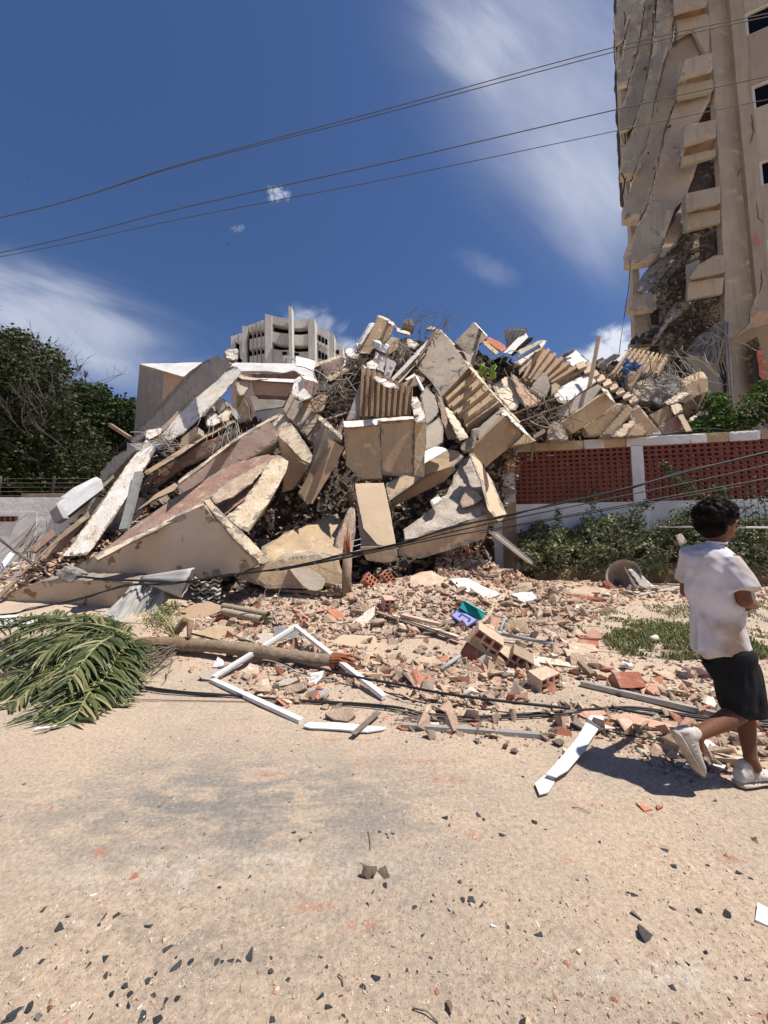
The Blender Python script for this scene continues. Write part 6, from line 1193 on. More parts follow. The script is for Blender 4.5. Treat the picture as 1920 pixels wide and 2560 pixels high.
# hollow clay blocks with open cells
def holed(name, w, h, d, nx, nz, mats=('brick', 'dust'), parent=None, M_=Matrix(), ribbed=True):
    vs, fs, mi = [], [], []; xs = [-w / 2]; zs_ = [-h / 2]
    for i in range(nx): xs += [-w / 2 + w / nx * (i + .14), -w / 2 + w / nx * (i + .86)]
    xs.append(w / 2)
    for j in range(nz): zs_ += [-h / 2 + h / nz * (j + .14), -h / 2 + h / nz * (j + .86)]
    zs_.append(h / 2); ds = [-d / 2, -d / 2 + d * .45, d / 2]; idx = {}
    def V(i, j, k):
        if (i, j, k) not in idx:
            p = Vector((xs[i], ds[k], zs_[j])); q = M_ @ p; q += noise.noise_vector(q * 14) * .008 + noise.noise_vector(q * 5) * .012; idx[(i, j, k)] = len(vs); vs.append(tuple(q))
        return idx[(i, j, k)]
    hole = lambda i, j: i % 2 == 1 and j % 2 == 1
    nX, nZ = len(xs) - 1, len(zs_) - 1
    for i in range(nX):
        for j in range(nZ):
            if hole(i, j):
                a, b = 0, 1
                fs += [(V(i, j, 0), V(i, j, 1), V(i + 1, j, 1), V(i + 1, j, 0)), (V(i, j + 1, 1), V(i, j + 1, 0), V(i + 1, j + 1, 0), V(i + 1, j + 1, 1)),
                       (V(i, j, 1), V(i, j, 0), V(i, j + 1, 0), V(i, j + 1, 1)), (V(i + 1, j, 0), V(i + 1, j, 1), V(i + 1, j + 1, 1), V(i + 1, j + 1, 0)), (V(i, j, 1), V(i, j + 1, 1), V(i + 1, j + 1, 1), V(i + 1, j, 1))]; mi += [0] * 5
            else: fs.append((V(i, j, 0), V(i + 1, j, 0), V(i + 1, j + 1, 0), V(i, j + 1, 0))); mi.append(0)
            fs.append((V(i, j, 2), V(i, j + 1, 2), V(i + 1, j + 1, 2), V(i + 1, j, 2))); mi.append(1)
    for i in range(nX):
        fs.append((V(i, 0, 0), V(i, 0, 2), V(i + 1, 0, 2), V(i + 1, 0, 0))); fs.append((V(i, nZ, 2), V(i, nZ, 0), V(i + 1, nZ, 0), V(i + 1, nZ, 2))); mi += [1, 1]
    for j in range(nZ):
        fs.append((V(0, j, 2), V(0, j, 0), V(0, j + 1, 0), V(0, j + 1, 2))); fs.append((V(nX, j, 0), V(nX, j, 2), V(nX, j + 1, 2), V(nX, j + 1, 0))); mi += [1, 1]
    return from_py(name, vs, fs, [MT[m] for m in mats], parent, mi)
def TRS(p, rx, ry, rz): return Matrix.Translation(p) @ Euler((rx, ry, rz)).to_matrix().to_4x4()
HC = empty('brick_wall_chunk', G(1270, 1690), 'plastered chunk of hollow red brick wall with open cells, tipped over in the rubble', 'wall chunk')
c0 = G(1240, 1650)
holed('brick_course', .34, .22, .20, 3, 2, ('brickp', 'dust'), HC, TRS(P(*px('h', 870, 690), c0.y), .3, .55, -.15))
holed('brick_course', .24, .20, .20, 3, 2, ('brickp', 'dust'), HC, TRS(P(*px('h', 1100, 830), c0.y - .12), .35, .5, -.2))
slab('mortar_ridge', None, 'h', [(780, 590), (840, 600), (930, 700), (1030, 740), (1110, 790), (1060, 850), (960, 770), (860, 740), (770, 640)], c0.y + .02, (.1, -.6, .8), th=.12, mats=('dust', 'raw'), parent=HC, maxlen=.05, chip=.02)
slab('plaster_face', None, 'h', [(720, 680), (780, 640), (880, 760), (960, 800), (1050, 860), (1110, 960), (1090, 970), (940, 925), (900, 830), (860, 790), (760, 720)], c0.y - .1, (-.1, -.95, .1), th=.05, mats=('tan', 'raw'), parent=HC, maxlen=.05, chip=.02)
slab('broken_shell', None, 'h', [(690, 780), (740, 690), (860, 790), (850, 860), (780, 850), (700, 830)], c0.y - .06, (-.2, -.9, .3), th=.06, mats=('brick', 'brickp'), parent=HC, maxlen=.05, chip=.03)
slab('paper_scrap', None, 'h', [(820, 820), (870, 785), (900, 845), (865, 900), (830, 850)], c0.y - .13, (-.1, -.95, .2), th=.01, mats=('white', 'white'), parent=HC, chip=0, maxlen=.05)
slab('mortar_foot', None, 'h', [(620, 900), (680, 840), (800, 870), (870, 940), (760, 965), (640, 945)], c0.y - .2, (-.1, -.7, .7), th=.1, mats=('dust', 'raw'), parent=HC, maxlen=.05)
for rg, x, y, w, h, d, nx, nz, rx, ry, rz, l, mm in (('h', 1270, 965, .27, .16, .16, 3, 2, .2, -.06, .5, 'beige ribbed hollow brick right of the tipped wall chunk', ('brickp', 'dust')), ('h', 190, 440, .16, .2, .2, 2, 3, .3, .1, .3, 'hollow brick with six open cells left of the tan hollow-core slab', ('brickp', 'brickp')),
        ('i', 710, 815, .26, .12, .14, 2, 1, .9, 0, .1, 'bright red split hollow brick above the long grey trim', ('brick', 'brick')), ('g', 300, 385, .25, .1, .2, 5, 2, .1, -.35, -.3, 'hollow brick under the shaded brown slab', ('brick', 'dust')),
        ('h', 70, 290, .3, .2, .15, 4, 2, -.5, .7, .4, 'red finned brick pile beside the upright stump', ('brick', 'brick')), ('h', 190, 260, .26, .18, .12, 4, 2, -.5, .9, .2, 'second red finned brick beside the upright stump', ('brick', 'brickp')),
        ('7', 600, 825, .5, .16, .2, 7, 2, .2, .02, 0, 'row of hollow brick cells under the right front slab', ('brickp', 'brickp')), ('7', 1400, 880, .3, .2, .2, 4, 3, .2, .6, .2, 'hollow brick leaning by the metal gutter', ('brickp', 'dust')),
        ('7', 1200, 860, .4, .22, .2, 4, 2, -.4, .3, .1, 'ribbed beige brick block left of the metal gutter', ('dust', 'dust'))):
    X, Y_ = px(rg, x, y); g = G(X, Y_, .08)
    tag(holed('hollow_brick', w, h, d, nx, nz, mm, None, TRS(P(X, Y_, g.y), rx, ry, rz)), l, 'brick')
# boards, pipes, strips
def gbar(name, label, rg, a, b, w, h, mat, cat, lift=.03, lift2=None, roll=0):
    A = G(*px(rg, *a), lift); B = G(*px(rg, *b), lift if lift2 is None else lift2)
    return bar(name, label, None, A, 0, B, 0, w, h, roll, (mat, mat), cat, amp=.002, chip=.003, world=True, maxlen=.15)
gbar('timber_board', 'long grey board running down right under the tool case', 'h', (115, 495), (690, 690), .09, .02, 'wood', 'board', .06)
gbar('timber_board', 'second pale board beside the long grey board', 'h', (230, 520), (680, 668), .07, .02, 'chunkw', 'board', .09)
gbar('timber_board', 'short splintered plank over the pale boards', 'h', (290, 520), (560, 585), .10, .04, 'dust', 'board', .12)
gbar('timber_board', 'grey plank lying along the foot of the low tan slab', '6', (745, 895), (1260, 925), .10, .05, 'wood', 'board', .06)
gbar('timber_board', 'thin dark board at the back right of the rubble', 'h', (1000, 400), (1120, 432), .09, .04, 'wood', 'board', .08)
gbar('timber_board', 'grey weathered plank before the wall corner', 'h', (780, 235), (930, 262), .06, .03, 'rebar', 'board', .08)
gbar('window_trim', 'long grey profiled trim on the ground left of the runner', 'i', (405, 822), (1320, 1035), .055, .045, 'alu', 'trim', .03)
gbar('metal_channel', 'grey galvanised channel lying at the lower edge of the rubble', 'h', (292, 1280), (1242, 1348), .045, .03, 'alu', 'channel', .02)
gbar('metal_strip', 'dark flat strip crossing the white metal strip', 'g', (1195, 1205), (1372, 1050), .05, .01, 'rebar', 'strip', .04)
gbar('timber_board', 'old brown timber end standing by the pale plank', 'i', (395, 680), (480, 770), .06, .05, 'wood', 'timber', .10, .03)
gbar('metal_strip', 'narrow white trim under the palm fronds', 'j', (240, 1035), (480, 1000), .035, .012, 'metalw', 'trim', .01)
gbar('white_pipe', 'thin white pipe lying by the tipped toilet bowl', '8', (800, 1168), (1090, 1112), .03, .03, 'metalw', 'pipe', .04)
gbar('timber_board', 'pale lath at the foot of the earth bank', '8', (880, 1098), (1080, 1106), .05, .03, 'wood', 'lath', .04)
for a, b, l in (((300, 318), (610, 378), 'upper of two dusty pipes left of centre'), ((300, 355), (565, 412), 'lower of two dusty pipes left of centre')):
    A = G(*px('g', *a), .16); B = G(*px('g', *b), .10); vs, fs = [], []
    tube_pts(vs, fs, [A, B], .052, 16, False); tube_pts(vs, fs, [B, A], .042, 16, False); n0 = 0
    for j in range(16):
        k = (j + 1) % 16
    o = tag(from_py('pipe_section', vs, fs, MT['pipe'], None, smooth=True), l, 'pipe')
tee = empty('pvc_pipe', G(1380, 1600), 'grey plastic pipe with a tee elbow lying right of the hollow brick chunk', 'pipe')
A, B, C = G(*px('h', 935, 640), .10), G(*px('h', 1412, 735), .05), G(*px('h', 995, 555), .12)
tube('pipe_body', [A, B], .024, 'pvc', parent=tee, k=12); tube('elbow', [A + (B - A) * .06, C, C + Vector((.05, .02, .02))], .022, 'pvc', parent=tee, k=12)
tube('collar', [A, A + (B - A) * .1], .031, 'pvc', parent=tee, k=12)
tube('pvc_pipe', [G(*px('h', 690, 800), .08), G(*px('h', 560, 893), .03)], .022, 'pvc', 'short grey pipe poking out left of the hollow brick chunk', 'pipe', k=12)
# window frame
WFm = empty('window_frame', G(*px('g', 500, 800)), 'broken white window frame propped over the palm trunk', 'window frame')
def rail(nm, A, B, w=.035, h=.05): return bar(nm, None, None, A, 0, B, 0, h, w, 0, ('metalw', 'metalw'), None, amp=.001, chip=0, world=True, parent=WFm, maxlen=.4)
c1, c2, c3, c4 = G(*px('g', 232, 812), .04), G(*px('g', 795, 458), .20), G(*px('g', 1412, 948), .03), G(*px('g', 838, 1112), .015)
rail('rail', c1, c2); rail('rail', c2, c3, .04, .055); rail('rail', c4, c1 + Vector((-.01, -.01, -.02)), .03, .055)
bar('inner_rail', None, None, c1.lerp(c2, .03) + Vector((.035, 0, -.01)), 0, c1.lerp(c2, .95) + Vector((.04, 0, -.02)), 0, .012, .02, 0, ('alu', 'alu'), None, world=True, parent=WFm, chip=0, amp=0, maxlen=.4)
# white strips
gplate('metal_strip', 'torn white metal strip lying at the lower rubble edge', 'g', [(850, 1145), (890, 1115), (1100, 1125), (1430, 1155), (1400, 1170), (1290, 1188), (1100, 1172), (900, 1160)], ('metalw', 'metalw'), .012, .025, (0, -.06, 1), 'strip', .004, .004)
gplate('metal_strip', 'long white strip with a kinked end on the open road', 'i', [(480, 1020), (566, 1048), (530, 1120), (430, 1270), (320, 1400), (240, 1452), (175, 1432), (260, 1330), (390, 1180)], ('metalw', 'metalw'), .008, .05, (0, 0, 1), 'strip', .002, .003)
gplate('metal_strip', 'kinked end flap of the long white strip', 'i', [(165, 1436), (225, 1455), (236, 1480), (190, 1552), (132, 1566), (100, 1492)], ('metalw', 'metalw'), .008, .02, (.02, 0, 1), 'strip', .002, .003)
q = G(*px('i', 300, 1335)); put('stone', CH_D[7], q + Vector((0, 0, .03)), .035, (.5, .2, 1), 'small stone lying on the long white strip', 'stone')
for x, y, s, k, l in ((1075, 1845, .055, 6, 'brown stone resting on the galvanised channel'), (1240, 1805, .06, 8, 'cream stone above the galvanised channel'), (1285, 1800, .07, 9, 'tan stone right of the cream stone'), (1183, 1800, .03, 7, 'reddish round stone above the galvanised channel'),
        (1363, 1850, .04, 6, 'grey stone right of the galvanised channel'), (1397, 1862, .05, 9, 'flat tan stone left of the long white strip'), (1285, 1880, .035, 8, 'ochre stone below the galvanised channel'), (1262, 1868, .04, 7, 'tan stone beside the ochre stone')):
    me = hull_mesh('stone', k * 13 + x, 1, .8, .6, 14, ('dust',), .12); q = G(x, y); put('stone', me, q + Vector((0, 0, s * .4)), s, (rnd.random(), rnd.random(), rnd.random() * 6), l, 'stone')
me = hull_mesh('rock', 901, 1, .9, .7, 16, ('rawg',), .15); q = G(1613, 2343); put('rock', me, q + Vector((0, 0, .012)), .027, (.3, .2, 1), 'shiny grey rock on the road at lower right', 'rock')
me = hull_mesh('clod', 902, 1, .8, .9, 16, ('dust',), .3); q = G(922, 2190); put('earth_clod', me, q + Vector((0, 0, .02)), .036, (.3, .5, 1), 'crumbly ochre clod in the middle of the road', 'clod')
me = hull_mesh('clod', 903, 1, .8, .4, 12, ('dust',), .2); q = G(962, 2185); put('earth_clod', me, q + Vector((0, 0, .008)), .03, (.1, .1, 2), 'flat pale clod beside the crumbly ochre clod', 'clod')
me = hull_mesh('leaf', 904, 1, .4, .15, 12, ('wood',), .1); q = G(1124, 2525); put('dry_leaf', me, q + Vector((0, 0, .01)), .035, (.5, .4, 1.4), 'brown curled leaf at the bottom of the road', 'leaf')
for a, b, l in (((1032, 2525), (1095, 2560), 'thin dry twig at the bottom of the road'), ((845, 2440), (858, 2468), 'small curved twig on the road at lower centre'), ((920, 2080), (926, 2125), 'short brown twig above the ochre clod'), ((1430, 2020), (1475, 2035), 'dry sprig on the road right of centre')):
    A, B = G(*a), G(*b); tube('twig', [A + Vector((0, 0, .005)), A.lerp(B, .5) + Vector((.006, .004, .012)), B + Vector((0, 0, .004))], .0022, 'wood', l, 'twig', k=5)
# tool case
TCs = empty('tool_case', G(*px('h', 740, 540)), 'open teal plastic case with a violet lined tray, centre right of the rubble', 'case')
MT['teal'] = plain('teal_plastic', (.01, .28, .25), .4, .5); MT['violet'] = plain('violet_lining', (.27, .26, .62), .6); MT['navy'] = plain('dark_case', (.03, .035, .07), .5)
gy = G(*px('h', 740, 540), .12).y
slab('tray', None, 'h', [(620, 522), (682, 466), (822, 552), (738, 606)], gy, (-.05, -.55, .83), th=.05, mats=('navy', 'navy'), parent=TCs, chip=0, amp=.001, maxlen=.1)
slab('lining', None, 'h', [(634, 520), (686, 480), (805, 552), (737, 596)], gy - .012, (-.05, -.55, .83), th=.008, mats=('violet', 'violet'), parent=TCs, chip=0, amp=.001, maxlen=.1)
slab('handle', None, 'h', [(678, 530), (690, 535), (705, 518), (752, 546), (742, 562), (758, 568), (770, 545), (700, 505)], gy - .022, (-.05, -.55, .83), th=.006, mats=('navy', 'navy'), parent=TCs, chip=0, amp=0, maxlen=.1)
slab('lid', None, 'h', [(700, 440), (716, 420), (862, 498), (850, 540), (822, 556), (690, 470)], gy + .06, (0, -.9, .40), th=.035, mats=('teal', 'teal'), parent=TCs, chip=0, amp=.001, maxlen=.1)
slab('lid_rim', None, 'h', [(714, 418), (720, 414), (868, 496), (862, 504)], gy + .02, (0, -.6, .8), th=.05, mats=('teal', 'teal'), parent=TCs, chip=0, amp=.001, maxlen=.1)
# upright stump
q = G(870, 1490); SP_ = empty('tree_stump', q, 'upright broken grey trunk with a split red tip, centre of the heap foot', 'stump')
pY = q.y
tube('trunk', [P(*px('6', 1290, 960), pY), P(*px('6', 1290, 800), pY), P(*px('6', 1296, 640), pY)], .085, 'greywood' if 'greywood' in MT else 'wood', parent=SP_, k=14)
for i, (x, y0, y1, w) in enumerate(((1275, 680, 520, .045), (1292, 690, 410, .03), (1305, 690, 500, .04), (1285, 690, 560, .05))):
    tube('splinter', [P(*px('6', x, y0), pY - .02), P(*px('6', x + 2, (y0 + y1) / 2), pY - .01), P(*px('6', x + (4 if i != 1 else 8), y1), pY)], w, 'woodred', parent=SP_, k=6, r2=.008)
for i in range(4): tube('tie_wire', [P(*px('6', 1325, 560 + i * 38), pY), P(*px('6', 1350, 556 + i * 38), pY + .1), P(*px('6', 1390, 545 + i * 38), pY + .1)], .008, 'wire', parent=SP_, k=5)
# oval tub shell leaning against the low slab
bm = bmesh.new(); tubp = [(900, 722), (980, 722), (1060, 762), (1130, 805), (1152, 830), (1120, 890), (1080, 902), (1030, 895), (980, 860), (930, 800), (898, 755)]
o = slab('plastic_shell', 'curved cream shell panel leaning against the low tan slab', '6', tubp, 6.75, (-.1, -.93, .35), th=.10, mats=('cream', 'cream'), cat='shell', chip=0, amp=.002, maxlen=.08)
# toilet bowl
def lathe(name, prof, M_, mat, parent=None, k=28, sy=1):
    vs, fs = [], []
    for r_, z in prof:
        for j in range(k):
            a = 2 * pi * j / k; vs.append(tuple(M_ @ Vector((cos(a) * r_, sin(a) * r_ * sy, z))))
    for i in range(len(prof) - 1):
        for j in range(k): fs.append((i * k + j, i * k + (j + 1) % k, (i + 1) * k + (j + 1) % k, (i + 1) * k + j))
    return from_py(name, vs, fs, MT[mat], parent, smooth=True)
MT['ceram'] = surf('dusty_ceramic', (.44, .41, .36), (.33, .30, .26), None, scale=6, bump=.05, rough=.4, spec=.4)
tq = G(*px('8', 700, 1130)); TO = empty('toilet_bowl', tq, 'grey ceramic toilet bowl tipped on its side by the earth bank', 'toilet')
tM = TRS(P(*px('8', 690, 1045), tq.y), 1.2, .35, -.75)
lathe('bowl', [(.30, 0), (.315, .015), (.31, -.03), (.29, -.10), (.24, -.2), (.15, -.3), (.10, -.36), (.001, -.38)], tM, 'ceram', TO, sy=1.15); lathe('bowl_inside', [(.30, 0), (.275, -.002), (.27, -.06), (.24, -.16), (.16, -.26), (.08, -.32), (.001, -.33)], tM, 'stain', TO, sy=1.15)  # inner shell darker: depth shading put into its colour
slab('broken_board', None, '8', [(690, 980), (710, 975), (800, 1130), (770, 1140)], tq.y - .3, (-.3, -.9, .2), th=.05, mats=('stain', 'raw'), parent=TO, maxlen=.08)
slab('broken_board', None, '8', [(720, 1000), (770, 980), (900, 1110), (850, 1135), (800, 1120)], tq.y - .2, (-.2, -.8, .55), th=.05, mats=('ceram', 'raw'), parent=TO, maxlen=.08)
# gutter leaning at the wall corner
Gt = empty('metal_gutter', G(1379, 1440), 'pale metal gutter leaning from the big slab down to the ground at the wall corner', 'gutter')
A, B = P(*px('7', 1185, 635), 7.4), G(*px('7', 1560, 935), .02)
bar('channel', None, None, A, 0, B, 0, .12, .05, .3, ('metalw', 'metalw'), None, world=True, parent=Gt, chip=0, amp=.001, maxlen=.4)
bar('lip', None, None, A + Vector((.03, -.06, .05)), 0, B + Vector((.03, -.06, .05)), 0, .02, .03, .3, ('alu', 'alu'), None, world=True, parent=Gt, chip=0, amp=.001, maxlen=.4)
bar('flat_end', None, None, B, 0, G(*px('7', 1655, 950), .03), 0, .12, .03, 0, ('metalw', 'metalw'), None, world=True, parent=Gt, chip=0, amp=.002, maxlen=.4)
# tarpaulin: rolled cone and hanging sheets
MT['tarp'] = surf('dusty_tarpaulin', (.40, .385, .36), (.30, .285, .265), (.5, .44, .36), pth=.6, scale=3, bump=.1, rough=.7, mottle=.08)
TP = empty('tarpaulin', P(340, 1520, 6.3), 'dusty grey tarpaulin rolled up and hanging below the largest beige slab', 'tarpaulin')
def sheet(name, rows, Ys, mat, parent, fold=.04, seed=1, n=26, fk=9):
    """rows: list of (left px, right px) edges top to bottom"""
    vs, fs = [], []; m = 18
    for j in range(m + 1):
        v = j / m * (len(rows) - 1); a = min(int(v), len(rows) - 2); f = v - a
        lx = [rows[a][0][k] * (1 - f) + rows[a + 1][0][k] * f for k in (0, 1)]; rx = [rows[a][1][k] * (1 - f) + rows[a + 1][1][k] * f for k in (0, 1)]; Y = Ys[a] * (1 - f) + Ys[a + 1] * f
        for i in range(n + 1):
            u = i / n; x = lx[0] * (1 - u) + rx[0] * u; y = lx[1] * (1 - u) + rx[1] * u
            vs.append(tuple(P(x, y, Y + fold * sin(u * fk + seed + .6 * sin(v * 2)) + fold * .5 * noise.noise(Vector((u * 14, v * 1.2, seed))) * 2)))
    for j in range(m):
        for i in range(n): fs.append((j * (n + 1) + i, j * (n + 1) + i + 1, (j + 1) * (n + 1) + i + 1, (j + 1) * (n + 1) + i))
    o = from_py(name, vs, fs, MT[mat], parent, smooth=True); md = o.modifiers.new('t', 'SOLIDIFY'); md.thickness = .008; return o
z5 = lambda x, y: px('5', x, y)
sheet('hanging_sheet', [(z5(1120, 830), z5(1260, 860)), (z5(1020, 960), z5(1240, 960)), (z5(920, 1060), z5(1140, 1130)), (z5(820, 1130), z5(1110, 1240))], [6.5, 6.3, 6.1, 5.9], 'tarp', TP, .06, 1)
sheet('hanging_sheet', [(z5(1270, 880), z5(1420, 900)), (z5(1240, 960), z5(1400, 980)), (z5(1130, 1110), z5(1300, 1130)), (z5(1150, 1220), z5(1260, 1230))], [6.5, 6.35, 6.2, 6.1], 'tarp', TP, .05, 5)
vs, fs = [], []; a0, a1 = P(*z5(1180, 820), 6.45), P(*z5(1560, 850), 6.3); k = 30; ax = (a1 - a0).normalized(); s_ = ax.cross(Vector((0, 0, 1))).normalized(); u_ = s_.cross(ax)
for i in range(9):
    t = i / 8
    for j in range(k):
        a = 2 * pi * j / k; r_ = (.03 + .19 * t) * (1 + .08 * sin(7 * a)); vs.append(tuple(a0.lerp(a1, t) + s_ * cos(a) * r_ * .8 + u_ * sin(a) * r_ * 1.05 + ax * (.12 * t * sin(a + .8))))
for i in range(8):
    for j in range(k): fs.append((i * k + j, i * k + (j + 1) % k, (i + 1) * k + (j + 1) % k, (i + 1) * k + j))
o = from_py('rolled_end', vs, fs, MT['tarp'], TP, smooth=True); md = o.modifiers.new('t', 'SOLIDIFY'); md.thickness = .02
# zigzag patterned cloth in the shade
m, t, b = mk('zigzag_cloth'); tcn = t.nodes.new('ShaderNodeTexCoord'); sp = t.nodes.new('ShaderNodeSeparateXYZ'); t.links.new(tcn.outputs['Object'], sp.inputs[0])
def mm(op, a, b_=None):
    q = t.nodes.new('ShaderNodeMath'); q.operation = op
    for i, z in enumerate((a, b_)):
        if z is None: continue
        if isinstance(z, (int, float)): q.inputs[i].default_value = z
        else: t.links.new(z, q.inputs[i])
    return q.outputs[0]
zz = mm('ADD', mm('MULTIPLY', sp.outputs[2], 14), mm('PINGPONG', mm('MULTIPLY', sp.outputs[0], 9), .6)); st_ = mm('GREATER_THAN', mm('FRACT', zz), .55)
mxn = t.nodes.new('ShaderNodeMix'); mxn.data_type = 'RGBA'; t.links.new(st_, mxn.inputs[0]); mxn.inputs[6].default_value = (.03, .03, .03, 1); mxn.inputs[7].default_value = (.45, .40, .34, 1); t.links.new(mxn.outputs[2], b.inputs['Base Color']); b.inputs['Roughness'].default_value = .95
MT['zig'] = m
cloth('cloth', 'black and beige zigzag patterned cloth in the shade under the largest slab', 'cloth', P(*px('6', 320, 905), 6.5), (.5, .12, .36), 'zig', 33)
cloth('cloth', 'pink cloth lying flat behind the running man', 'cloth', G(*px('i', 1215, 770), .02) + Vector((0, 0, .02)), (.40, .1, .12), 'pinkc' if 'pinkc' in MT else 'pink', 35)
me = hull_mesh('wad', 911, 1, .6, .45, 16, ('white',), .2); q = G(*px('i', 715, 730)); put('paper_wad', me, q + Vector((0, 0, .04)), .085, (0, .2, .2), 'white crumpled sheet in the rubble right of centre', 'sheet')
q = G(*px('i', 870, 555)); lathe('x', [(.0, .0)], Matrix(), 'white') if False else None
o = lathe('paper_cup', [(.001, 0), (.03, 0), (.04, .11), (.037, .11), (.028, .01)], TRS(q + Vector((0, 0, .05)), 0, 1.45, .2), 'cream'); tag(o, 'cream paper cup lying in the grass', 'cup')
me = hull_mesh('foam', 912, 1, .45, .3, 14, ('white',), .08); q = P(20, 1555, 5.6); put('foam_panel', me, q, .5, (0, .1, .1), 'white plastic panel half hidden at the left edge behind the palm', 'panel')
tube('square_tube', [P(*px('5', 95, 610), 7.2), P(*px('5', 0, 750), 7.0), P(-30, 1440, 6.9)], .05, 'metalw', 'white tube sticking up at the far left edge', 'tube', k=4)
for i, (a, b) in enumerate((((0, 480), (340, 760)), ((0, 500), (320, 740)), ((60, 540), (380, 740)), ((240, 470), (160, 560)))):
    tube('rebar', [P(*px('5', *a), 7.0), P(*px('5', (a[0] + b[0]) / 2, (a[1] + b[1]) / 2 + 6), 6.9), P(*px('5', *b), 6.9)], .012, 'rebar', 'thin bent bar crossing the far left tip of the heap', 'rebar', 'thin bars at the far left tip', k=5)
wires('rebar_tangle', 'grey bars fraying out left of the small bolted end plate', 'rebar', P(*px('5', 330, 440), 8.2), (.15, .1, .2), 26, 'wire', .010, .8, 61, dirv=(-.6, 0, -1))
wires('rebar_tangle', 'fraying bars and fibres at the joint of the white beams', 'rebar', P(*px('1', 1060, 800), 9.9), (.16, .12, .16), 70, 'wire', .008, .45, 62)
wires('rebar_tangle', 'drooping bars over the dark hollow of the stacked plates', 'rebar', P(*px('2', 230, 900), 10.0), (.35, .15, .2), 40, 'wire', .010, .6, 63, dirv=(0, 0, -.9))
# ================================================================== vegetation
def leafmat(name, cols, rough=.55, trans=.25):
    m, t, b = mk(name); nd = t.nodes; lk = t.links.new
    g = nd.new('ShaderNodeNewGeometry'); r = nd.new('ShaderNodeValToRGB'); lk(g.outputs['Random Per Island'], r.inputs[0]); e = r.color_ramp.elements
    while len(e) < len(cols): e.new(.5)
    for i, (pos, c) in enumerate(cols): e[i].position = pos; e[i].color = (*c, 1)
    lk(r.outputs[0], b.inputs['Base Color']); b.inputs['Roughness'].default_value = rough; b.inputs['Specular IOR Level'].default_value = .3
    if trans:
        o = [q for q in nd if q.type == 'OUTPUT_MATERIAL'][0]; tr = nd.new('ShaderNodeBsdfTranslucent'); lk(r.outputs[0], tr.inputs[0])
        ms = nd.new('ShaderNodeMixShader'); ms.inputs[0].default_value = trans; lk(b.outputs[0], ms.inputs[1]); lk(tr.outputs[0], ms.inputs[2]); lk(ms.outputs[0], o.inputs[0])
    return m
LM = {'tree': leafmat('dark_tree_leaves', [(0, (.012, .019, .006)), (.35, (.027, .038, .010)), (.7, (.045, .056, .016)), (.94, (.10, .105, .045))]),
      'tree2': leafmat('green_tree_leaves', [(0, (.012, .024, .006)), (.4, (.03, .052, .010)), (.8, (.058, .09, .018)), (1, (.10, .13, .035))]),
      'dusty': leafmat('dusty_vine_leaves', [(0, (.05, .08, .03)), (.25, (.10, .14, .05)), (.5, (.25, .25, .14)), (.7, (.42, .37, .25)), (.85, (.14, .18, .07)), (1, (.52, .45, .33))], .8, .12),
      'vine': leafmat('green_vine_leaves', [(0, (.03, .05, .02)), (.5, (.07, .10, .035)), (.85, (.13, .155, .065)), (1, (.24, .24, .13))], .7),
      'shrub': leafmat('green_shrub_leaves', [(0, (.02, .04, .008)), (.5, (.055, .10, .018)), (.9, (.12, .20, .04)), (1, (.20, .28, .07))]),
      'grass': leafmat('grass_blades', [(0, (.06, .08, .025)), (.45, (.14, .17, .05)), (.75, (.22, .24, .08)), (1, (.44, .38, .22))], .7),
      'palm': leafmat('palm_leaflets', [(0, (.03, .048, .016)), (.35, (.065, .088, .032)), (.62, (.12, .14, .055)), (.80, (.20, .205, .085)), (.92, (.33, .31, .15)), (1, (.30, .21, .12))], .42, .18),
      'fruit': leafmat('palm_fruit', [(0, (.16, .155, .06)), (.6, (.30, .28, .12)), (1, (.42, .39, .2))], .8, 0)}
MT['twig'] = surf('grey_twigs', (.13, .12, .10), (.09, .08, .07), None, scale=9, bump=.1); MT['bark'] = surf('dark_bark', (.075, .06, .048), (.05, .04, .032), None, scale=6, bump=.5)
MT['palmtrunk'] = surf('palm_trunk', (.30, .22, .15), (.20, .15, .105), (.42, .34, .25), pth=.58, scale=5, bump=.5, bscale=18); MT['husk'] = surf('dry_husk', (.30, .205, .125), (.20, .13, .08), None, scale=5, bump=.4)
MT['leafdry'] = surf('dry_fibres', (.22, .17, .13), (.15, .115, .09), None, scale=8, bump=.2)
def leaf(vs, fs, p, d, s, w=.38):
    """one pointed leaf: four corners, folded a little along its rib"""
    d = d.normalized(); q = d.cross(Vector((random.uniform(-1, 1), random.uniform(-1, 1), random.uniform(-1, 1))))
    if q.length < .05: return
    q.normalize(); u = d.cross(q); b = len(vs)
    vs.extend([tuple(p), tuple(p + d * s * .5 + q * s * w + u * s * .08), tuple(p + d * s), tuple(p + d * s * .5 - q * s * w + u * s * .08)]); fs.append((b, b + 1, b + 2, b + 3))
def grow(vs, fs, p, d, l, r, dep, rnd, spread=.6, ends=None, k=4, up=.1):
    pts = [p]; dd = d.copy()
    for i in range(4):
        dd = (dd + Vector((rnd.uniform(-1, 1), rnd.uniform(-1, 1), rnd.uniform(-.6, 1) * .6 + up)) * .18).normalized(); p = p + dd * l / 4; pts.append(p.copy())
    tube_pts(vs, fs, pts, r, max(3, k), False, r * .6)
    if dep == 0:
        if ends is not None: ends.append((p, dd))
        return
    for i in range(3 if dep > 1 else 4):
        nd_ = (dd + Vector((rnd.uniform(-1, 1), rnd.uniform(-1, 1), rnd.uniform(-.7, 1))) * spread).normalized(); st = pts[rnd.choice((2, 3, 4, 4))]
        grow(vs, fs, st, nd_, l * rnd.uniform(.6, .85), r * .55, dep - 1, rnd, spread, ends, 3, up)
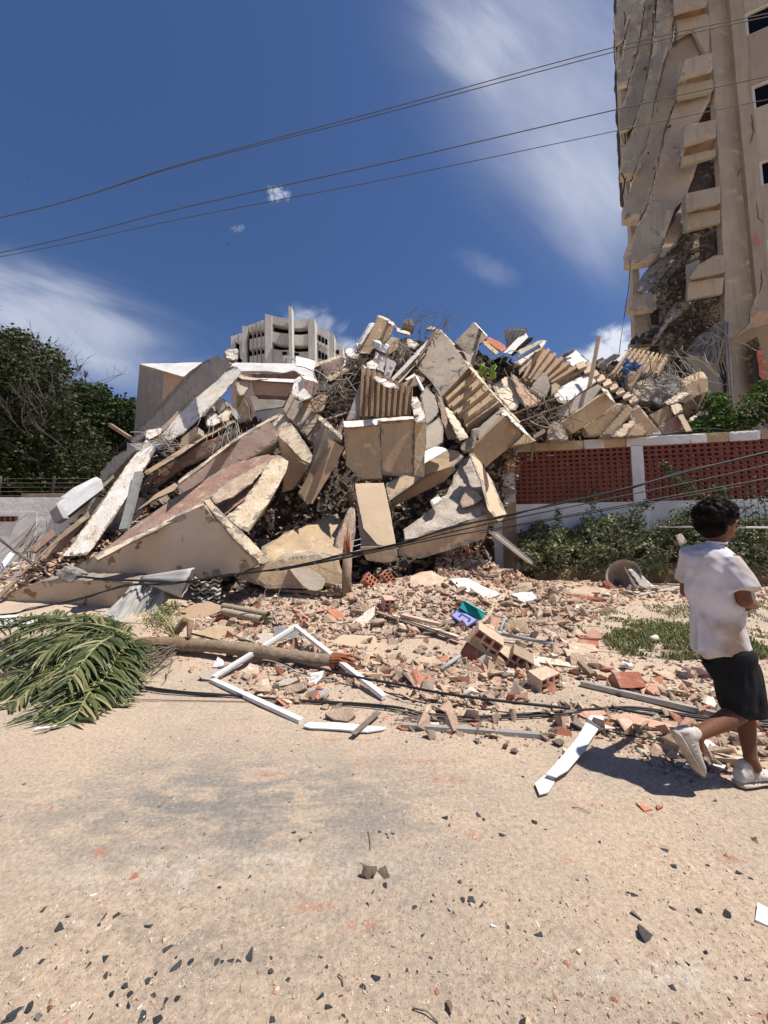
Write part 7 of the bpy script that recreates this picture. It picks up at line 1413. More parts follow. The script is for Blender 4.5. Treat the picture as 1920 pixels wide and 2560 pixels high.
def tree(label, base, top, Yr, crown, nl, ls, mat, seed, twigs=0, th=.0, trunk_r=.3, depth=5, twigpoly=None):
    rnd = random.Random(seed); random.seed(seed); T = empty('broadleaf_tree', base, label, 'tree')
    vs, fs = [], []; ends = []; d = (top - base); L_ = d.length
    grow(vs, fs, base, d.normalized(), L_ * .42, trunk_r, depth - 1, rnd, .75, ends)
    from_py('trunk', vs, fs, MT['bark'], T, smooth=True)
    vs, fs = [], []; so = Vector((seed * 3.3, seed, 0)); n = 0; tries = 0
    while n < nl and tries < nl * 12:
        tries += 1; x, y = sample(crown, rnd); Y = rnd.uniform(*Yr); p = P(x, y, Y); q = noise.noise(p * .75 + so) + .5 * noise.noise(p * 1.9 + so)
        if q < th + rnd.uniform(-.12, .12): continue
        n += 1; p += Vector((rnd.gauss(0, .1), rnd.gauss(0, .1), rnd.gauss(0, .1)))
        for j in range(3): leaf(vs, fs, p + Vector((rnd.gauss(0, .09), rnd.gauss(0, .09), rnd.gauss(0, .07))), Vector((rnd.uniform(-1, 1), rnd.uniform(-1, 1), rnd.uniform(-.8, .5))), ls * rnd.uniform(.6, 1.3))
    from_py('crown', vs, fs, LM[mat], T)
    if twigs:
        vs, fs = [], []
        for i in range(twigs):
            x, y = sample(twigpoly or crown, rnd); p = P(x, y, rnd.uniform(*Yr) * .97); grow(vs, fs, p, Vector((rnd.uniform(-.6, 1), rnd.uniform(-.6, .6), rnd.uniform(-.2, 1))).normalized(), rnd.uniform(.7, 1.4), .022, 2, rnd, .9, None, 3)
        from_py('bare_twigs', vs, fs, MT['twig'], T, smooth=True)
tree('tall spreading tree with many bare grey twigs at the left edge', P(-30, 1380, 17), P(20, 960, 17), (14.8, 20), [(-160, 800), (-60, 815), (0, 822), (45, 824), (95, 855), (125, 870), (150, 885), (172, 920), (178, 960), (180, 1000), (215, 1040), (260, 1100), (285, 1180), (290, 1290), (-160, 1290)], 15000, .17, 'tree', 3, 80, -.10, .36, 5,
     [(-20, 830), (90, 870), (150, 900), (175, 960), (150, 1040), (250, 1150), (220, 1240), (80, 1200), (-20, 1000)])
tree('round dark green tree right of the tall twiggy tree', P(275, 1380, 21), P(270, 1080, 21), (18.5, 23), [(175, 975), (200, 955), (222, 962), (240, 970), (262, 965), (275, 985), (300, 995), (330, 1005), (350, 1040), (360, 1120), (360, 1290), (150, 1290), (160, 1020)], 10000, .20, 'tree2', 5, 0, -.14, .3, 5)
tree('low dark tree in the gap behind the left white wall', P(60, 1380, 24), P(60, 1200, 24), (22, 26), [(-160, 1000), (380, 1000), (380, 1330), (-160, 1330)], 8000, .30, 'tree', 8, 0, -.3, .3, 4)
vs, fs = [], []
for pts in (((212, 968), (207, 950), (200, 930)), ((212, 962), (214, 945), (216, 935))): tube_pts(vs, fs, [P(x, y, 20) for x, y in pts], .02, 4)
for x, y in ((199, 925), (215, 938), (213, 944)):
    for j in range(6): leaf(vs, fs, P(x + random.uniform(-2, 2), y + random.uniform(-4, 4), 20), Vector((random.uniform(-.3, .3), 0, 1)), .25, .25)
tag(from_py('sapling', vs, fs, MT['twig']), 'thin leafy shoot standing above the round dark green tree', 'shoot')
# vines and dusty hedge in front of the street wall
def hedge(name, label, n, cols, s0, s1, zf, seed, size=.06, dep=(.05, .95)):
    rnd = random.Random(seed); random.seed(seed); vs, fs = [], []; i = 0; tr = 0
    while i < n and tr < n * 10:
        tr += 1; s_ = rnd.uniform(s0, s1); o = rnd.uniform(*dep); zt_ = zf(s_, o); 
        if zt_ is None: continue
        zb_, ztp = zt_; z = zb_ + (ztp - zb_) * rnd.random() ** .7; p = WA + WD * s_ + WN * o; p.z = z
        q = noise.noise(p * 2.2) + .6 * noise.noise(p * 5.5)
        if q < -.18 + rnd.uniform(-.1, .1): continue
        i += 1
        for j in range(2): leaf(vs, fs, p + Vector((rnd.gauss(0, .03), rnd.gauss(0, .03), rnd.gauss(0, .03))), Vector((rnd.uniform(-1, 1), rnd.uniform(-1.2, .3), rnd.uniform(-.6, .8))), size * rnd.uniform(.6, 1.4), .42)
    return tag(from_py(name, vs, fs, LM[cols]), label, 'hedge' if name == 'hedge' else 'vine')
def zh(s_, o):
    top = wall_s(1290, 1306)[1] + .38 * noise.noise(Vector((s_ * .9, 1, 0))) + .20 * noise.noise(Vector((s_ * 2.6, 4, 0)))
    top -= max(0, 1.1 - s_) * .7
    b = .62 + .15 * noise.noise(Vector((s_ * 3, 7, 0))); t = (o - .05) / .9
    return (b + .05, b + (top - b) * (1 - .55 * max(0, t - .35)))
tag(hedge('hedge', None, 27000, 'dusty', .35, 11.5, zh, 4, .075, (.1, 1.25)), 'dust covered hedge of creepers along the foot of the lattice wall', 'hedge')
def climber(label, px_pts, Y, n, seed, spread=.12, mat='vine', size=.065):
    rnd = random.Random(seed); random.seed(seed); T = empty('climbing_plant', P(px_pts[0][0], px_pts[0][1], Y), label, 'climber')
    vs, fs = [], []; pts = [P(x, y, Y - .02 * i) for i, (x, y) in enumerate(px_pts)]; tube_pts(vs, fs, pts, .008, 4, True, .003); from_py('stem', vs, fs, MT['bark'], T, smooth=True)
    vs, fs = [], []; m = len(pts) - 1
    for i in range(n):
        u = rnd.random() * m; a = int(u); p = pts[a].lerp(pts[min(a + 1, m)], u - a); w = spread * (1 - .75 * u / m)
        leaf(vs, fs, p + Vector((rnd.gauss(0, w), rnd.gauss(0, w * .3) - .03, rnd.gauss(0, w * .8))), Vector((rnd.uniform(-1, 1), rnd.uniform(-1, .2), rnd.uniform(-.8, .6))), size * rnd.uniform(.6, 1.3), .4)
    from_py('foliage', vs, fs, LM[mat], T)
climber('tall creeper climbing the right lattice panel in a diagonal', [(1800, 1300), (1760, 1255), (1725, 1228), (1695, 1205), (1672, 1180), (1655, 1158)], 9.4, 620, 21, .20)
climber('creeper climbing the wall left of the middle pier', [(1480, 1320), (1478, 1280), (1480, 1250), (1481, 1225)], 10.0, 220, 22, .16)
climber('bushy creeper at the foot of the middle pier', [(1560, 1340), (1575, 1300), (1590, 1270), (1620, 1262)], 9.75, 420, 23, .26)
climber('creeper on the left end of the base wall', [(1390, 1340), (1393, 1300), (1392, 1270)], 10.3, 140, 24, .10)
climber('leafy creeper left of the runner\'s head', [(1700, 1370), (1690, 1330), (1700, 1290), (1740, 1270)], 9.3, 520, 25, .26)
climber('creeper above the runner\'s head', [(1830, 1330), (1820, 1280), (1800, 1240), (1790, 1215)], 9.1, 380, 26, .22)
for i, (x, h) in enumerate(((1862, 1235), (1880, 1190), (1897, 1240), (1912, 1215))):
    climber(['bare stemmed climber just right of the runner\'s head', 'tallest thin climber at the right edge of the lattice', 'thin climber third from the runner\'s head', 'thin climber at the very right edge'][i], [(x, 1340), (x + 2, 1290), (x - 3, 1250), (x, h)], 8.8, 60, 30 + i, .07)
tube('white_pipe', [P(1650, 1317, 9.3), P(1920, 1319, 8.6), P(2000, 1320, 8.5)], .022, 'metalw', 'thin white pipe running through the hedge behind the runner', 'pipe')
for i, (x, y) in enumerate(((1640, 1410), (1620, 1390), (1600, 1400))):
    vs, fs = [], []; random.seed(70 + i)
    for j in range(34):
        a = random.uniform(0, 6.28); p0 = P(x, y, 8.9); d = Vector((cos(a) * .9, sin(a) * .5 - .2, random.uniform(-.2, .7))); pts = [p0 + d * (.3 * t) + Vector((0, 0, -.28 * t * t)) for t in (0, .3, .6, 1)]; tube_pts(vs, fs, pts, .006, 3, False, .002)
    tag(from_py('grass_tuft', vs, fs, LM['vine']), ['long grass tuft hanging over the earth bank, right one', 'long grass tuft hanging over the earth bank, middle one', 'long grass tuft hanging over the earth bank, left one'][i], 'grass tuft')
q = G(1700, 1345, .5); slab('concrete_fragment', 'cream fragment caught in the hedge left of the runner', '8', [(1035, 770), (1080, 755), (1120, 815), (1070, 840)], 8.8, (-.2, -.9, .3), th=.08, mats=('chunkw', 'raw'), cat='fragment')
# shrubs behind the wall
def shrub(label, poly, Yr, n, seed, size=.11):
    rnd = random.Random(seed); random.seed(seed); cx = sum(p[0] for p in poly) / len(poly); T = empty('shrub', P(cx, 1200, sum(Yr) / 2), label, 'shrub'); vs, fs = [], []; i = 0; tr = 0
    while i < n and tr < 9 * n:
        tr += 1; x, y = sample(poly, rnd); p = P(x, y, rnd.uniform(*Yr)); q = noise.noise(p * 1.6 + Vector((seed, 0, 0)))
        if q < -.12 + rnd.uniform(-.1, .1): continue
        i += 1
        for j in range(3): leaf(vs, fs, p + Vector((rnd.gauss(0, .07), rnd.gauss(0, .07), rnd.gauss(0, .06))), Vector((rnd.uniform(-1, 1), rnd.uniform(-1, .3), rnd.uniform(-.5, .9))), size * rnd.uniform(.6, 1.3), .35)
    from_py('crown', vs, fs, LM['shrub'], T); vs, fs = [], []
    for i in range(7): x, y = sample(poly, rnd); tube_pts(vs, fs, [P(cx, 1150, Yr[0]), P((cx + x) / 2, (1120 + y) / 2, Yr[0]), P(x, y, Yr[0])], .015, 4, True, .006)
    from_py('trunk', vs, fs, MT['bark'], T)
shrub('green shrub behind the wall coping, left of the drain pipes', [(1738, 1075), (1735, 1045), (1755, 1010), (1790, 985), (1812, 1000), (1830, 1040), (1835, 1075)], (10.6, 11.4), 700, 41)
shrub('green shrub behind the wall coping, right of the drain pipes', [(1825, 1075), (1840, 1030), (1860, 990), (1900, 960), (1960, 940), (2100, 930), (2100, 1070)], (10.3, 11.2), 1300, 42)
shrub('dark shrub low between the heap and the drain pipes', [(1700, 1090), (1740, 1050), (1850, 1050), (1930, 1040), (1930, 1075), (1800, 1090)], (10.6, 11.2), 700, 43)
# grass
def grass(name, label, poly, n, seed, h=.09, thr=-.1):
    rnd = random.Random(seed); vs, fs = [], []; i = 0; tr = 0
    while i < n and tr < n * 12:
        tr += 1; x, y = sample(poly, rnd); p = G(x, y)
        if noise.noise(p * 1.9) + .5 * noise.noise(p * 6) < thr + rnd.uniform(-.15, .15): continue
        i += 1; a = rnd.uniform(0, 6.28); hh = h * rnd.uniform(.4, 1.4); d = Vector((cos(a), sin(a), 0)); w = Vector((-sin(a), cos(a), 0)) * .006; l = hh * rnd.uniform(.3, .9); b = len(vs)
        vs.extend([tuple(p - w), tuple(p + w), tuple(p + d * l * .5 + Vector((0, 0, hh * .8)) + w * .8), tuple(p + d * l * .5 + Vector((0, 0, hh * .8)) - w * .8), tuple(p + d * l + Vector((0, 0, hh)))]); fs.extend([(b, b + 1, b + 2, b + 3), (b + 3, b + 2, b + 4)])
    tag(from_py(name, vs, fs, LM['grass']), label, 'grass', None, 'stuff')
grass('grass', 'green grass strip between the rubble and the running man', [(1490, 1600), (1560, 1562), (1700, 1560), (1960, 1555), (2050, 1590), (2040, 1650), (1900, 1650), (1700, 1652), (1560, 1640)], 7000, 51, .05, -.08)
grass('grass', 'thin dusty grass behind the green strip', [(1400, 1560), (1520, 1520), (1700, 1505), (2050, 1500), (2050, 1600), (1700, 1600), (1500, 1600)], 5200, 52, .035, .0)
# fallen palm
PALM = empty('fallen_palm', G(330, 1625), 'fallen palm with green fronds at left, trunk pointing right under the window frame', 'palm')
A, Bp = G(462, 1612, .10), G(840, 1650, .11); pts = [A.lerp(Bp, i / 10) + Vector((0, 0, .015 * sin(i))) for i in range(11)]
vs, fs = [], []; n_ = 60; pr = []
for i in range(n_ + 1):
    u = i / n_; pr.append(A.lerp(Bp, u) + Vector((0, 0, .02 * sin(u * 5))))
tube_pts(vs, fs, pr, lambda t: .073 + .006 * (1 if int(t * 60) % 4 == 0 else 0) + .006 * noise.noise(Vector((t * 9, 0, 0))), 18); from_py('trunk', vs, fs, MT['palmtrunk'], PALM, smooth=True)
vs, fs = [], []
for i in range(16):
    a = 6.28 * i / 16; o = Vector((0, cos(a) * .055, sin(a) * .055)); l = random.uniform(.1, .32); tube_pts(vs, fs, [Bp + o - Vector((.05, 0, 0)), Bp + o + Vector((l * .5, -.02, .01)), Bp + o * .8 + Vector((l, -.05, -.02))], .022, 5, True, .006)
from_py('split_end', vs, fs, MT['woodred'], PALM)
crown = G(330, 1612, .16); vs, fs = [], []
tube_pts(vs, fs, [crown + Vector((-.15, 0, .02)), crown + Vector((.1, .02, .02)), A + Vector((-.12, 0, .02)), A + Vector((.05, 0, 0))], .05, 12, True, .09); from_py('crown_shaft', vs, fs, MT['husk'], PALM, smooth=True)
def frond(base, tip, lift, nl, ll, seed, droop=.35, side_h=1.0):
    rnd = random.Random(seed); ctrl = base.lerp(tip, .45) + Vector((0, 0, lift)); R_ = []
    for i in range(25):
        t = i / 24; R_.append(base * (1 - t) ** 2 + ctrl * 2 * t * (1 - t) + tip * t * t)
    vs, fs = [], []; tube_pts(vs, fs, R_, .016, 6, True, .004); o = from_py('frond', vs, fs, LM['fruit'], PALM, smooth=True)
    vs, fs = [], []
    for i in range(nl):
        t = .12 + .88 * i / nl + rnd.uniform(-.01, .01); k = min(23, int(t * 24)); p = R_[k].lerp(R_[k + 1], t * 24 - k); d = (R_[k + 1] - R_[k]).normalized()
        sv = d.cross(Vector((0, 0, 1))).normalized()
        for sg in (-1, 1):
            L = ll * (.45 + .75 * sin(pi * min(1, .18 + .75 * t))) * rnd.uniform(.8, 1.15); dd = (d * rnd.uniform(.55, .95) + sv * sg * rnd.uniform(.6, 1.0) + Vector((0, 0, rnd.uniform(-.25, .45) * side_h))).normalized()
            w = .017 * rnd.uniform(.8, 1.3); q = p.copy(); b = len(vs); segs = 5; wn = dd.cross(Vector((rnd.uniform(-.5, .5), rnd.uniform(-.5, .5), 1))).normalized(); up = wn.cross(dd)
            for s_ in range(segs + 1):
                u = s_ / segs; ww = w * (1 - u) ** .6 * (0.5 + min(1, u * 4) * .5)
                vs.extend([tuple(q + wn * ww), tuple(q + up * ww * .55), tuple(q - wn * ww)])
                dd = (dd + Vector((0, 0, -droop * rnd.uniform(.6, 1.3) * (.25 + u * .7)))).normalized(); q = q + dd * L / segs
                g_ = gh(q.x, q.y) + .01
                if q.z < g_: q.z = g_ + rnd.uniform(0, .03)
            for s_ in range(segs):
                a = b + s_ * 3; fs.extend([(a, a + 1, a + 4, a + 3), (a + 1, a + 2, a + 5, a + 4)])
    q = from_py('leaflets', vs, fs, LM['palm'], None); q.parent = o; q.matrix_parent_inverse = Matrix()
tips = [((-90, 1600), .55, .04), ((-60, 1690), .5, .03), ((20, 1770), .45, .02), ((130, 1800), .42, .02), ((215, 1790), .30, .02), ((285, 1765), .22, .02), ((-80, 1560), .5, .22), ((60, 1545), .35, .32), ((190, 1540), .2, .28), ((-20, 1650), .6, .06), ((80, 1730), .5, .03), ((170, 1710), .5, .25), ((250, 1720), .25, .06), ((10, 1600), .45, .25), ((-40, 1740), .35, .02), ((80, 1800), .3, .02), ((180, 1808), .25, .02), ((100, 1640), .4, .3), ((250, 1560), .15, .3)]
for i, ((x, y), lf, tl) in enumerate(tips): frond(crown + Vector((random.uniform(-.06, .02), random.uniform(-.05, .05), random.uniform(0, .06))), G(x, y, tl), lf * random.uniform(.6, 1), 42, random.uniform(.28, .42), 100 + i)
# dried fibres, spathe and fruit stalks at the crown
vs, fs = [], []; rnd = random.Random(77)
for i in range(150):
    p = G(rnd.uniform(330, 450), rnd.uniform(1610, 1650), rnd.uniform(.02, .2)); d = Vector((rnd.uniform(-.8, .1), rnd.uniform(-.5, .1), rnd.uniform(-.2, .15))); l = rnd.uniform(.2, .6)
    pts = [p]; 
    for s_ in range(5):
        d = (d + Vector((0, -.06, -.10))).normalized(); p = p + d * l / 5; g_ = gh(p.x, p.y) + .01; p.z = max(p.z, g_); pts.append(p.copy())
    tube_pts(vs, fs, pts, rnd.uniform(.003, .008), 4, False, .002)
from_py('dry_fibre', vs, fs, MT['leafdry'], PALM)
vs, fs = [], []
for i, (c, r_, n_) in enumerate(((G(398, 1545, .34), .17, 900), (G(420, 1520, .55), .08, 300), (G(355, 1640, .12), .10, 420))):
    for j in range(n_):
        v = Vector((rnd.gauss(0, 1), rnd.gauss(0, 1), rnd.gauss(0, .8))) * r_ * .6; leaf(vs, fs, c + v, Vector((rnd.uniform(-1, 1), rnd.uniform(-1, 1), rnd.uniform(-1, 1))), .022, .4)
b0 = G(445, 1600, .15)
for j in range(26):
    v = Vector((rnd.gauss(0, .1), rnd.gauss(0, .08), rnd.gauss(0, .1))); c = G(398, 1545, .34) + v; tube_pts(vs, fs, [b0, b0.lerp(c, .5) + Vector((0, 0, .05)), c + Vector((0, 0, .1 * rnd.random()))], .006, 4, True, .003)
from_py('fruit_stalk', vs, fs, LM['fruit'], PALM)
vs, fs = [], []; base = G(420, 1630, .14)
pts_ = [G(410, 1612, .08), G(440, 1580, .22), G(462, 1552, .36), G(476, 1556, .34), G(472, 1595, .20)]
tube_pts(vs, fs, pts_, lambda t: .02 + .035 * sin(pi * t), 8); o = from_py('dry_spathe', vs, fs, MT['husk'], PALM, smooth=True)
# ================================================================== the running man
SKIN = surf('brown_skin', (.175, .075, .040), (.145, .060, .032), None, scale=3, bump=.12, bscale=70, rough=.6, spec=.2, mottle=.05, randv=0)
SHIRT = surf('white_dirty_tshirt', (.58, .56, .59), (.51, .485, .50), (.38, .29, .22), pth=.50, pw=.2, scale=2.5, pscale=3.6, bump=.10, bscale=12, rough=.95, mottle=.03, randv=0)
SHORT = surf('black_shorts', (.010, .010, .012), (.016, .016, .018), None, scale=6, bump=.1, rough=.9, mottle=.1, randv=0)
SHOE = surf('worn_white_trainer', (.56, .53, .48), (.46, .41, .34), (.34, .26, .18), pth=.60, pw=.1, scale=8, pscale=9, bump=.1, rough=.7, mottle=.05, randv=0); SOLE = surf('shoe_sole', (.50, .44, .36), (.38, .31, .23), None, scale=12, bump=.3, bscale=60, rough=.8)
HAIRM = plain('black_curly_hair', (.009, .006, .005), .7, .12)
def zp(x, y, Y): return P(1600 + x / 2.766, 1200 + y / 2.766, Y)
def cone(bm, a, b, ra, rb, k=20, n=6):
    """tapered limb with round ends, ready for the voxel union"""
    d = (b - a); L_ = d.length; q = d.to_track_quat('Z', 'Y').to_matrix().to_4x4() if L_ > 1e-6 else Matrix(); M_ = Matrix.Translation(a) @ q; prof = []
    for i in range(n + 1): t = pi / 2 * (1 - i / n); prof.append((cos(t) * ra, -sin(t) * ra))
    for i in range(n + 1): t = pi / 2 * i / n; prof.append((cos(t) * rb, L_ + sin(t) * rb))
    rings = []
    for r_, z in prof: rings.append([bm.verts.new(M_ @ Vector((cos(2 * pi * j / k) * max(r_, 1e-4), sin(2 * pi * j / k) * max(r_, 1e-4), z))) for j in range(k)])
    for i in range(len(rings) - 1):
        for j in range(k): bm.faces.new((rings[i][j], rings[i][(j + 1) % k], rings[i + 1][(j + 1) % k], rings[i + 1][j]))
    bm.faces.new(list(reversed(rings[0]))); bm.faces.new(rings[-1])
def ell(bm, c, ax, k=20, n=12):
    """ellipsoid from three half axes"""
    rings = []
    for i in range(n + 1):
        t = -pi / 2 + pi * i / n; rings.append([bm.verts.new(c + ax[0] * (cos(t) * cos(2 * pi * j / k) + 1e-5) + ax[1] * (cos(t) * sin(2 * pi * j / k)) + ax[2] * sin(t)) for j in range(k)])
    for i in range(n):
        for j in range(k): bm.faces.new((rings[i][j], rings[i][(j + 1) % k], rings[i + 1][(j + 1) % k], rings[i + 1][j]))
def loft(bm, secs, k=28, pw=1.0):
    rings = []
    for c, a, b in secs: rings.append([bm.verts.new(c + a * cos(2 * pi * j / k) + b * sin(2 * pi * j / k)) for j in range(k)])
    for i in range(len(rings) - 1):
        for j in range(k): bm.faces.new((rings[i][j], rings[i][(j + 1) % k], rings[i + 1][(j + 1) % k], rings[i + 1][j]))
    bm.faces.new(list(reversed(rings[0]))); bm.faces.new(rings[-1])
def fuse(name, bm, vox, smooth, mat, parent, disp=None):
    bmesh.ops.recalc_face_normals(bm, faces=bm.faces[:])
    me = bpy.data.meshes.new(name); bm.to_mesh(me); bm.free(); o = bpy.data.objects.new('tmp', me); COL.objects.link(o)
    r = o.modifiers.new('r', 'REMESH'); r.mode = 'VOXEL'; r.voxel_size = vox; s_ = o.modifiers.new('s', 'SMOOTH'); s_.iterations = smooth; s_.factor = .6
    dg = bpy.context.evaluated_depsgraph_get(); dg.update(); m2 = bpy.data.meshes.new_from_object(o.evaluated_get(dg)); bpy.data.objects.remove(o)
    if disp:
        n = [v.normal.copy() for v in m2.vertices]
        for v, q in zip(m2.vertices, n): v.co += disp(v.co, q)
    m2.materials.clear(); m2.polygons.foreach_set('use_smooth', [True] * len(m2.polygons)); m2.name = name; m2.update()
    return link_mesh(name, m2, mat, parent)
MAN = empty('person', Vector((2.25, 2.33, 0)), 'man with curly black hair, dirty white t-shirt and black shorts running right', 'person')
FW = Vector((.74, .66, 0)).normalized(); RT = Vector((FW.y, -FW.x, 0)); UP = Vector((0, 0, 1))
neck, chest, belly, pelv = zp(528, 440, 2.42), zp(515, 640, 2.41), zp(545, 900, 2.41), zp(600, 1190, 2.42)
shL, shR = zp(330, 520, 2.53), zp(655, 560, 2.32); head = zp(552, 285, 2.43)
elR, wrR = zp(722, 838, 2.27), zp(790, 868, 2.44); elL, wrL = zp(318, 775, 2.62), zp(420, 800, 2.80)
hipL, hipR = zp(590, 1215, 2.46), zp(640, 1230, 2.39); knR = zp(680, 1612, 2.36); anR = zp(392, 1765, 2.30); knL = zp(716, 1560, 2.42); anL = zp(762, 1922, 2.36)
bm = bmesh.new()
FD = (FW * .70 + RT * .62 + Vector((0, 0, -.05))).normalized(); HR = FD.cross(UP).normalized(); HU = HR.cross(FD)
ell(bm, head, (FD * .088, HR * .068, HU * .10)); ell(bm, head + FD * .015 - HU * .055, (FD * .072, HR * .052, HU * .062))   # skull, jaw
ell(bm, head + FD * .072 - HU * .096, (FD * .02, HR * .026, HU * .016)); cone(bm, head + FD * .086 + HU * .004, head + FD * .108 - HU * .028, .008, .014)  # chin, nose
ell(bm, head + FD * .088 - HU * .058, (FD * .012, HR * .022, HU * .008)); ell(bm, head + FD * .082 + HU * .02, (FD * .012, HR * .048, HU * .010))
for sg in (-1, 1): ell(bm, head + HR * .069 * sg - HU * .012 - FD * .012, (FD * .016, HR * .010, HU * .030))
cone(bm, neck - UP * .03, head - HU * .06 - FD * .015, .052, .050)
for a, b, ra, rb in ((chest, belly, .095, .085), (belly, pelv, .085, .085), (neck - UP * .06, chest, .06, .095), (shL, shR, .042, .042), (shR, elR, .042, .038), (elR, wrR, .038, .025), (shL, elL, .040, .036), (elL, wrL, .036, .025),
        (hipL, knL, .06, .050), (knL, knL.lerp(anL, .32), .052, .050), (knL.lerp(anL, .32), anL, .050, .031), (hipR, knR, .058, .054), (knR, knR.lerp(anR, .30), .054, .054), (knR.lerp(anR, .3), anR, .054, .032)): cone(bm, a, b, ra, rb)
ell(bm, knR.lerp(anR, .32) - UP * .012, ((anR - knR).normalized() * .10, RT * .045, UP * .05)); 
fR = (zp(415, 2005, 2.31) - anR); fL = Vector((.86, .32, -.18)).normalized()
cone(bm, anR, anR + fR * .5, .034, .03); cone(bm, anL, anL + Vector((.02, 0, -.05)), .034, .035); pass
# hands: palm, four bent fingers of different lengths and a thumb each
def hand(w, d, n_, side, curl=1.0):
    d = d.normalized(); n_ = (n_ - d * n_.dot(d)).normalized(); s_ = d.cross(n_) * side
    ell(bm, w + d * .045, (d * .052, s_ * .040, n_ * .015))
    for i, (o, l) in enumerate(((-.030, .072), (-.010, .082), (.010, .077), (.028, .060))):
        a = w + d * .085 + s_ * o; b = a + (d * .9 + n_ * .35 * curl).normalized() * l * .45; c = b + (d * .35 + n_ * .95 * curl).normalized() * l * .33; e = c + (n_ * .9 - d * .45 * curl).normalized() * l * .25
        cone(bm, a, b, .0092, .0086, 10, 3); cone(bm, b, c, .0086, .008, 10, 3); cone(bm, c, e, .008, .007, 10, 3)
    a = w + d * .03 - s_ * .036; b = a + (d * .6 - s_ * .6 + n_ * .4).normalized() * .036; c = b + (d * .7 + n_ * .7).normalized() * .03; cone(bm, a, b, .012, .0105, 10, 3); cone(bm, b, c, .0105, .009, 10, 3)
hand(wrR, Vector((.5, .85, .05)), Vector((-.7, .3, .45)), 1); hand(wrL, Vector((.6, .7, .25)), Vector((.5, -.6, .4)), -1)
fuse('body', bm, .0058, 4, SKIN, MAN)
# eyes, brows and lips, hidden mostly from behind but modelled
EY = plain('eye_white', (.6, .57, .53), .3)
for sg in (-1, 1):
    bm = bmesh.new(); ell(bm, head + FD * .078 + HR * .028 * sg + HU * .004, (FD * .010, HR * .013, HU * .008)); from_bm('eye', bm, [EY], MAN, smooth=True)
# ---- t-shirt
def S(xl, yl, xr, yr, dY=.20, b=.13, Yc=2.415):
    l, r_ = zp(xl, yl, Yc + dY / 2), zp(xr, yr, Yc - dY / 2); return ((l + r_) / 2, (r_ - l) / 2, FW * b)
bm = bmesh.new()
loft(bm, [S(470, 428, 592, 440, .08, .062), S(420, 440, 628, 468, .12, .075), S(330, 462, 680, 512, .18, .10), S(285, 500, 705, 560, .20, .118), S(295, 600, 700, 640, .19, .130), S(312, 700, 706, 740, .17, .135), S(332, 800, 716, 830, .16, .135), S(348, 900, 728, 925, .15, .135), S(358, 1000, 742, 1030, .15, .14), S(362, 1080, 765, 1125, .15, .145), S(368, 1140, 788, 1185, .15, .15), S(395, 1172, 800, 1232, .14, .15)])
def sleeve(a, b, ra, rb):
    d = (b - a).normalized(); s_ = d.cross(FW).normalized(); u = s_.cross(d); loft(bm, [(a.lerp(b, t), s_ * (ra + (rb - ra) * t), u * (ra + (rb - ra) * t) * 1.0) for t in (0, .25, .5, .75, 1)], 20)
sleeve(shR + Vector((-.03, .02, .02)), zp(716, 772, 2.26), .066, .078); sleeve(shL + Vector((.02, 0, .0)), zp(308, 706, 2.60), .070, .070)
ell(bm, shR + Vector((-.03, 0, -.02)), (RT * .065, FW * .07, UP * .052)); ell(bm, shL + Vector((.01, 0, .005)), (RT * .07, FW * .072, UP * .06))
hemz = zp(600, 1200, 2.4).z
def wr(co, n):
    p = co; q = Vector((p.x * 9, p.y * 9, p.z * 2.6)); d = noise.noise(q) * .020 + noise.noise(Vector((p.x * 20 + p.z * 14, p.y * 20, p.z * 8))) * .007
    t = sstep(hemz + .38, hemz, p.z); a = math.atan2(p.y - 2.41, p.x - 2.0); d += t * .014 * sin(a * 7 + p.z * 6) + .006 * sin(p.z * 34 + p.x * 16) * sstep(hemz + .7, hemz + .3, p.z) * (1 - t)
    return n * d
fuse('t_shirt', bm, .0085, 5, SHIRT, MAN, wr)
c, a, b = S(466, 430, 596, 442, .08, .062); vs, fs = [], []; tube_pts(vs, fs, [c + a * 1.03 * cos(2 * pi * i / 40) + b * 1.03 * sin(2 * pi * i / 40) + UP * .004 for i in range(41)], .008, 6, False); from_py('collar', vs, fs, SHIRT, MAN, smooth=True)
# hem and sleeve rims
def rim(name, c, a, b, r_, mat, k=40, ds=None):
    vs, fs = [], []; pts = [c + a * cos(2 * pi * i / k) + b * sin(2 * pi * i / k) for i in range(k + 1)]; tube_pts(vs, fs, pts, r_, 6, False); return from_py(name, vs, fs, mat, MAN, smooth=True)

# ---- shorts
bm = bmesh.new()
loft(bm, [S(400, 1160, 792, 1225, .13, .13), S(430, 1240, 812, 1270, .13, .135), S(490, 1330, 835, 1340, .12, .13), S(545, 1420, 850, 1420, .11, .115)])
def legsec(x0, y0, x1, y1, b, Y, dY=.05): l, r_ = zp(x0, y0, Y + dY / 2), zp(x1, y1, Y - dY / 2); return ((l + r_) / 2, (r_ - l) / 2, FW * .6 * b + RT * .4 * b)
loft(bm, [legsec(440, 1250, 790, 1290, .13, 2.37, .09), legsec(520, 1370, 815, 1390, .13, 2.35, .09), legsec(583, 1470, 840, 1490, .125, 2.35, .09), legsec(586, 1530, 855, 1600, .12, 2.35, .09), legsec(603, 1562, 872, 1668, .12, 2.35, .09)])
loft(bm, [legsec(560, 1280, 810, 1270, .11, 2.50), legsec(620, 1420, 850, 1400, .11, 2.48), legsec(670, 1560, 872, 1560, .10, 2.46), legsec(700, 1640, 880, 1665, .10, 2.46)])
cone(bm, hipR, hipR.lerp(knR, .84), .115, .092); cone(bm, hipL, hipL.lerp(knL, .9), .11, .085)
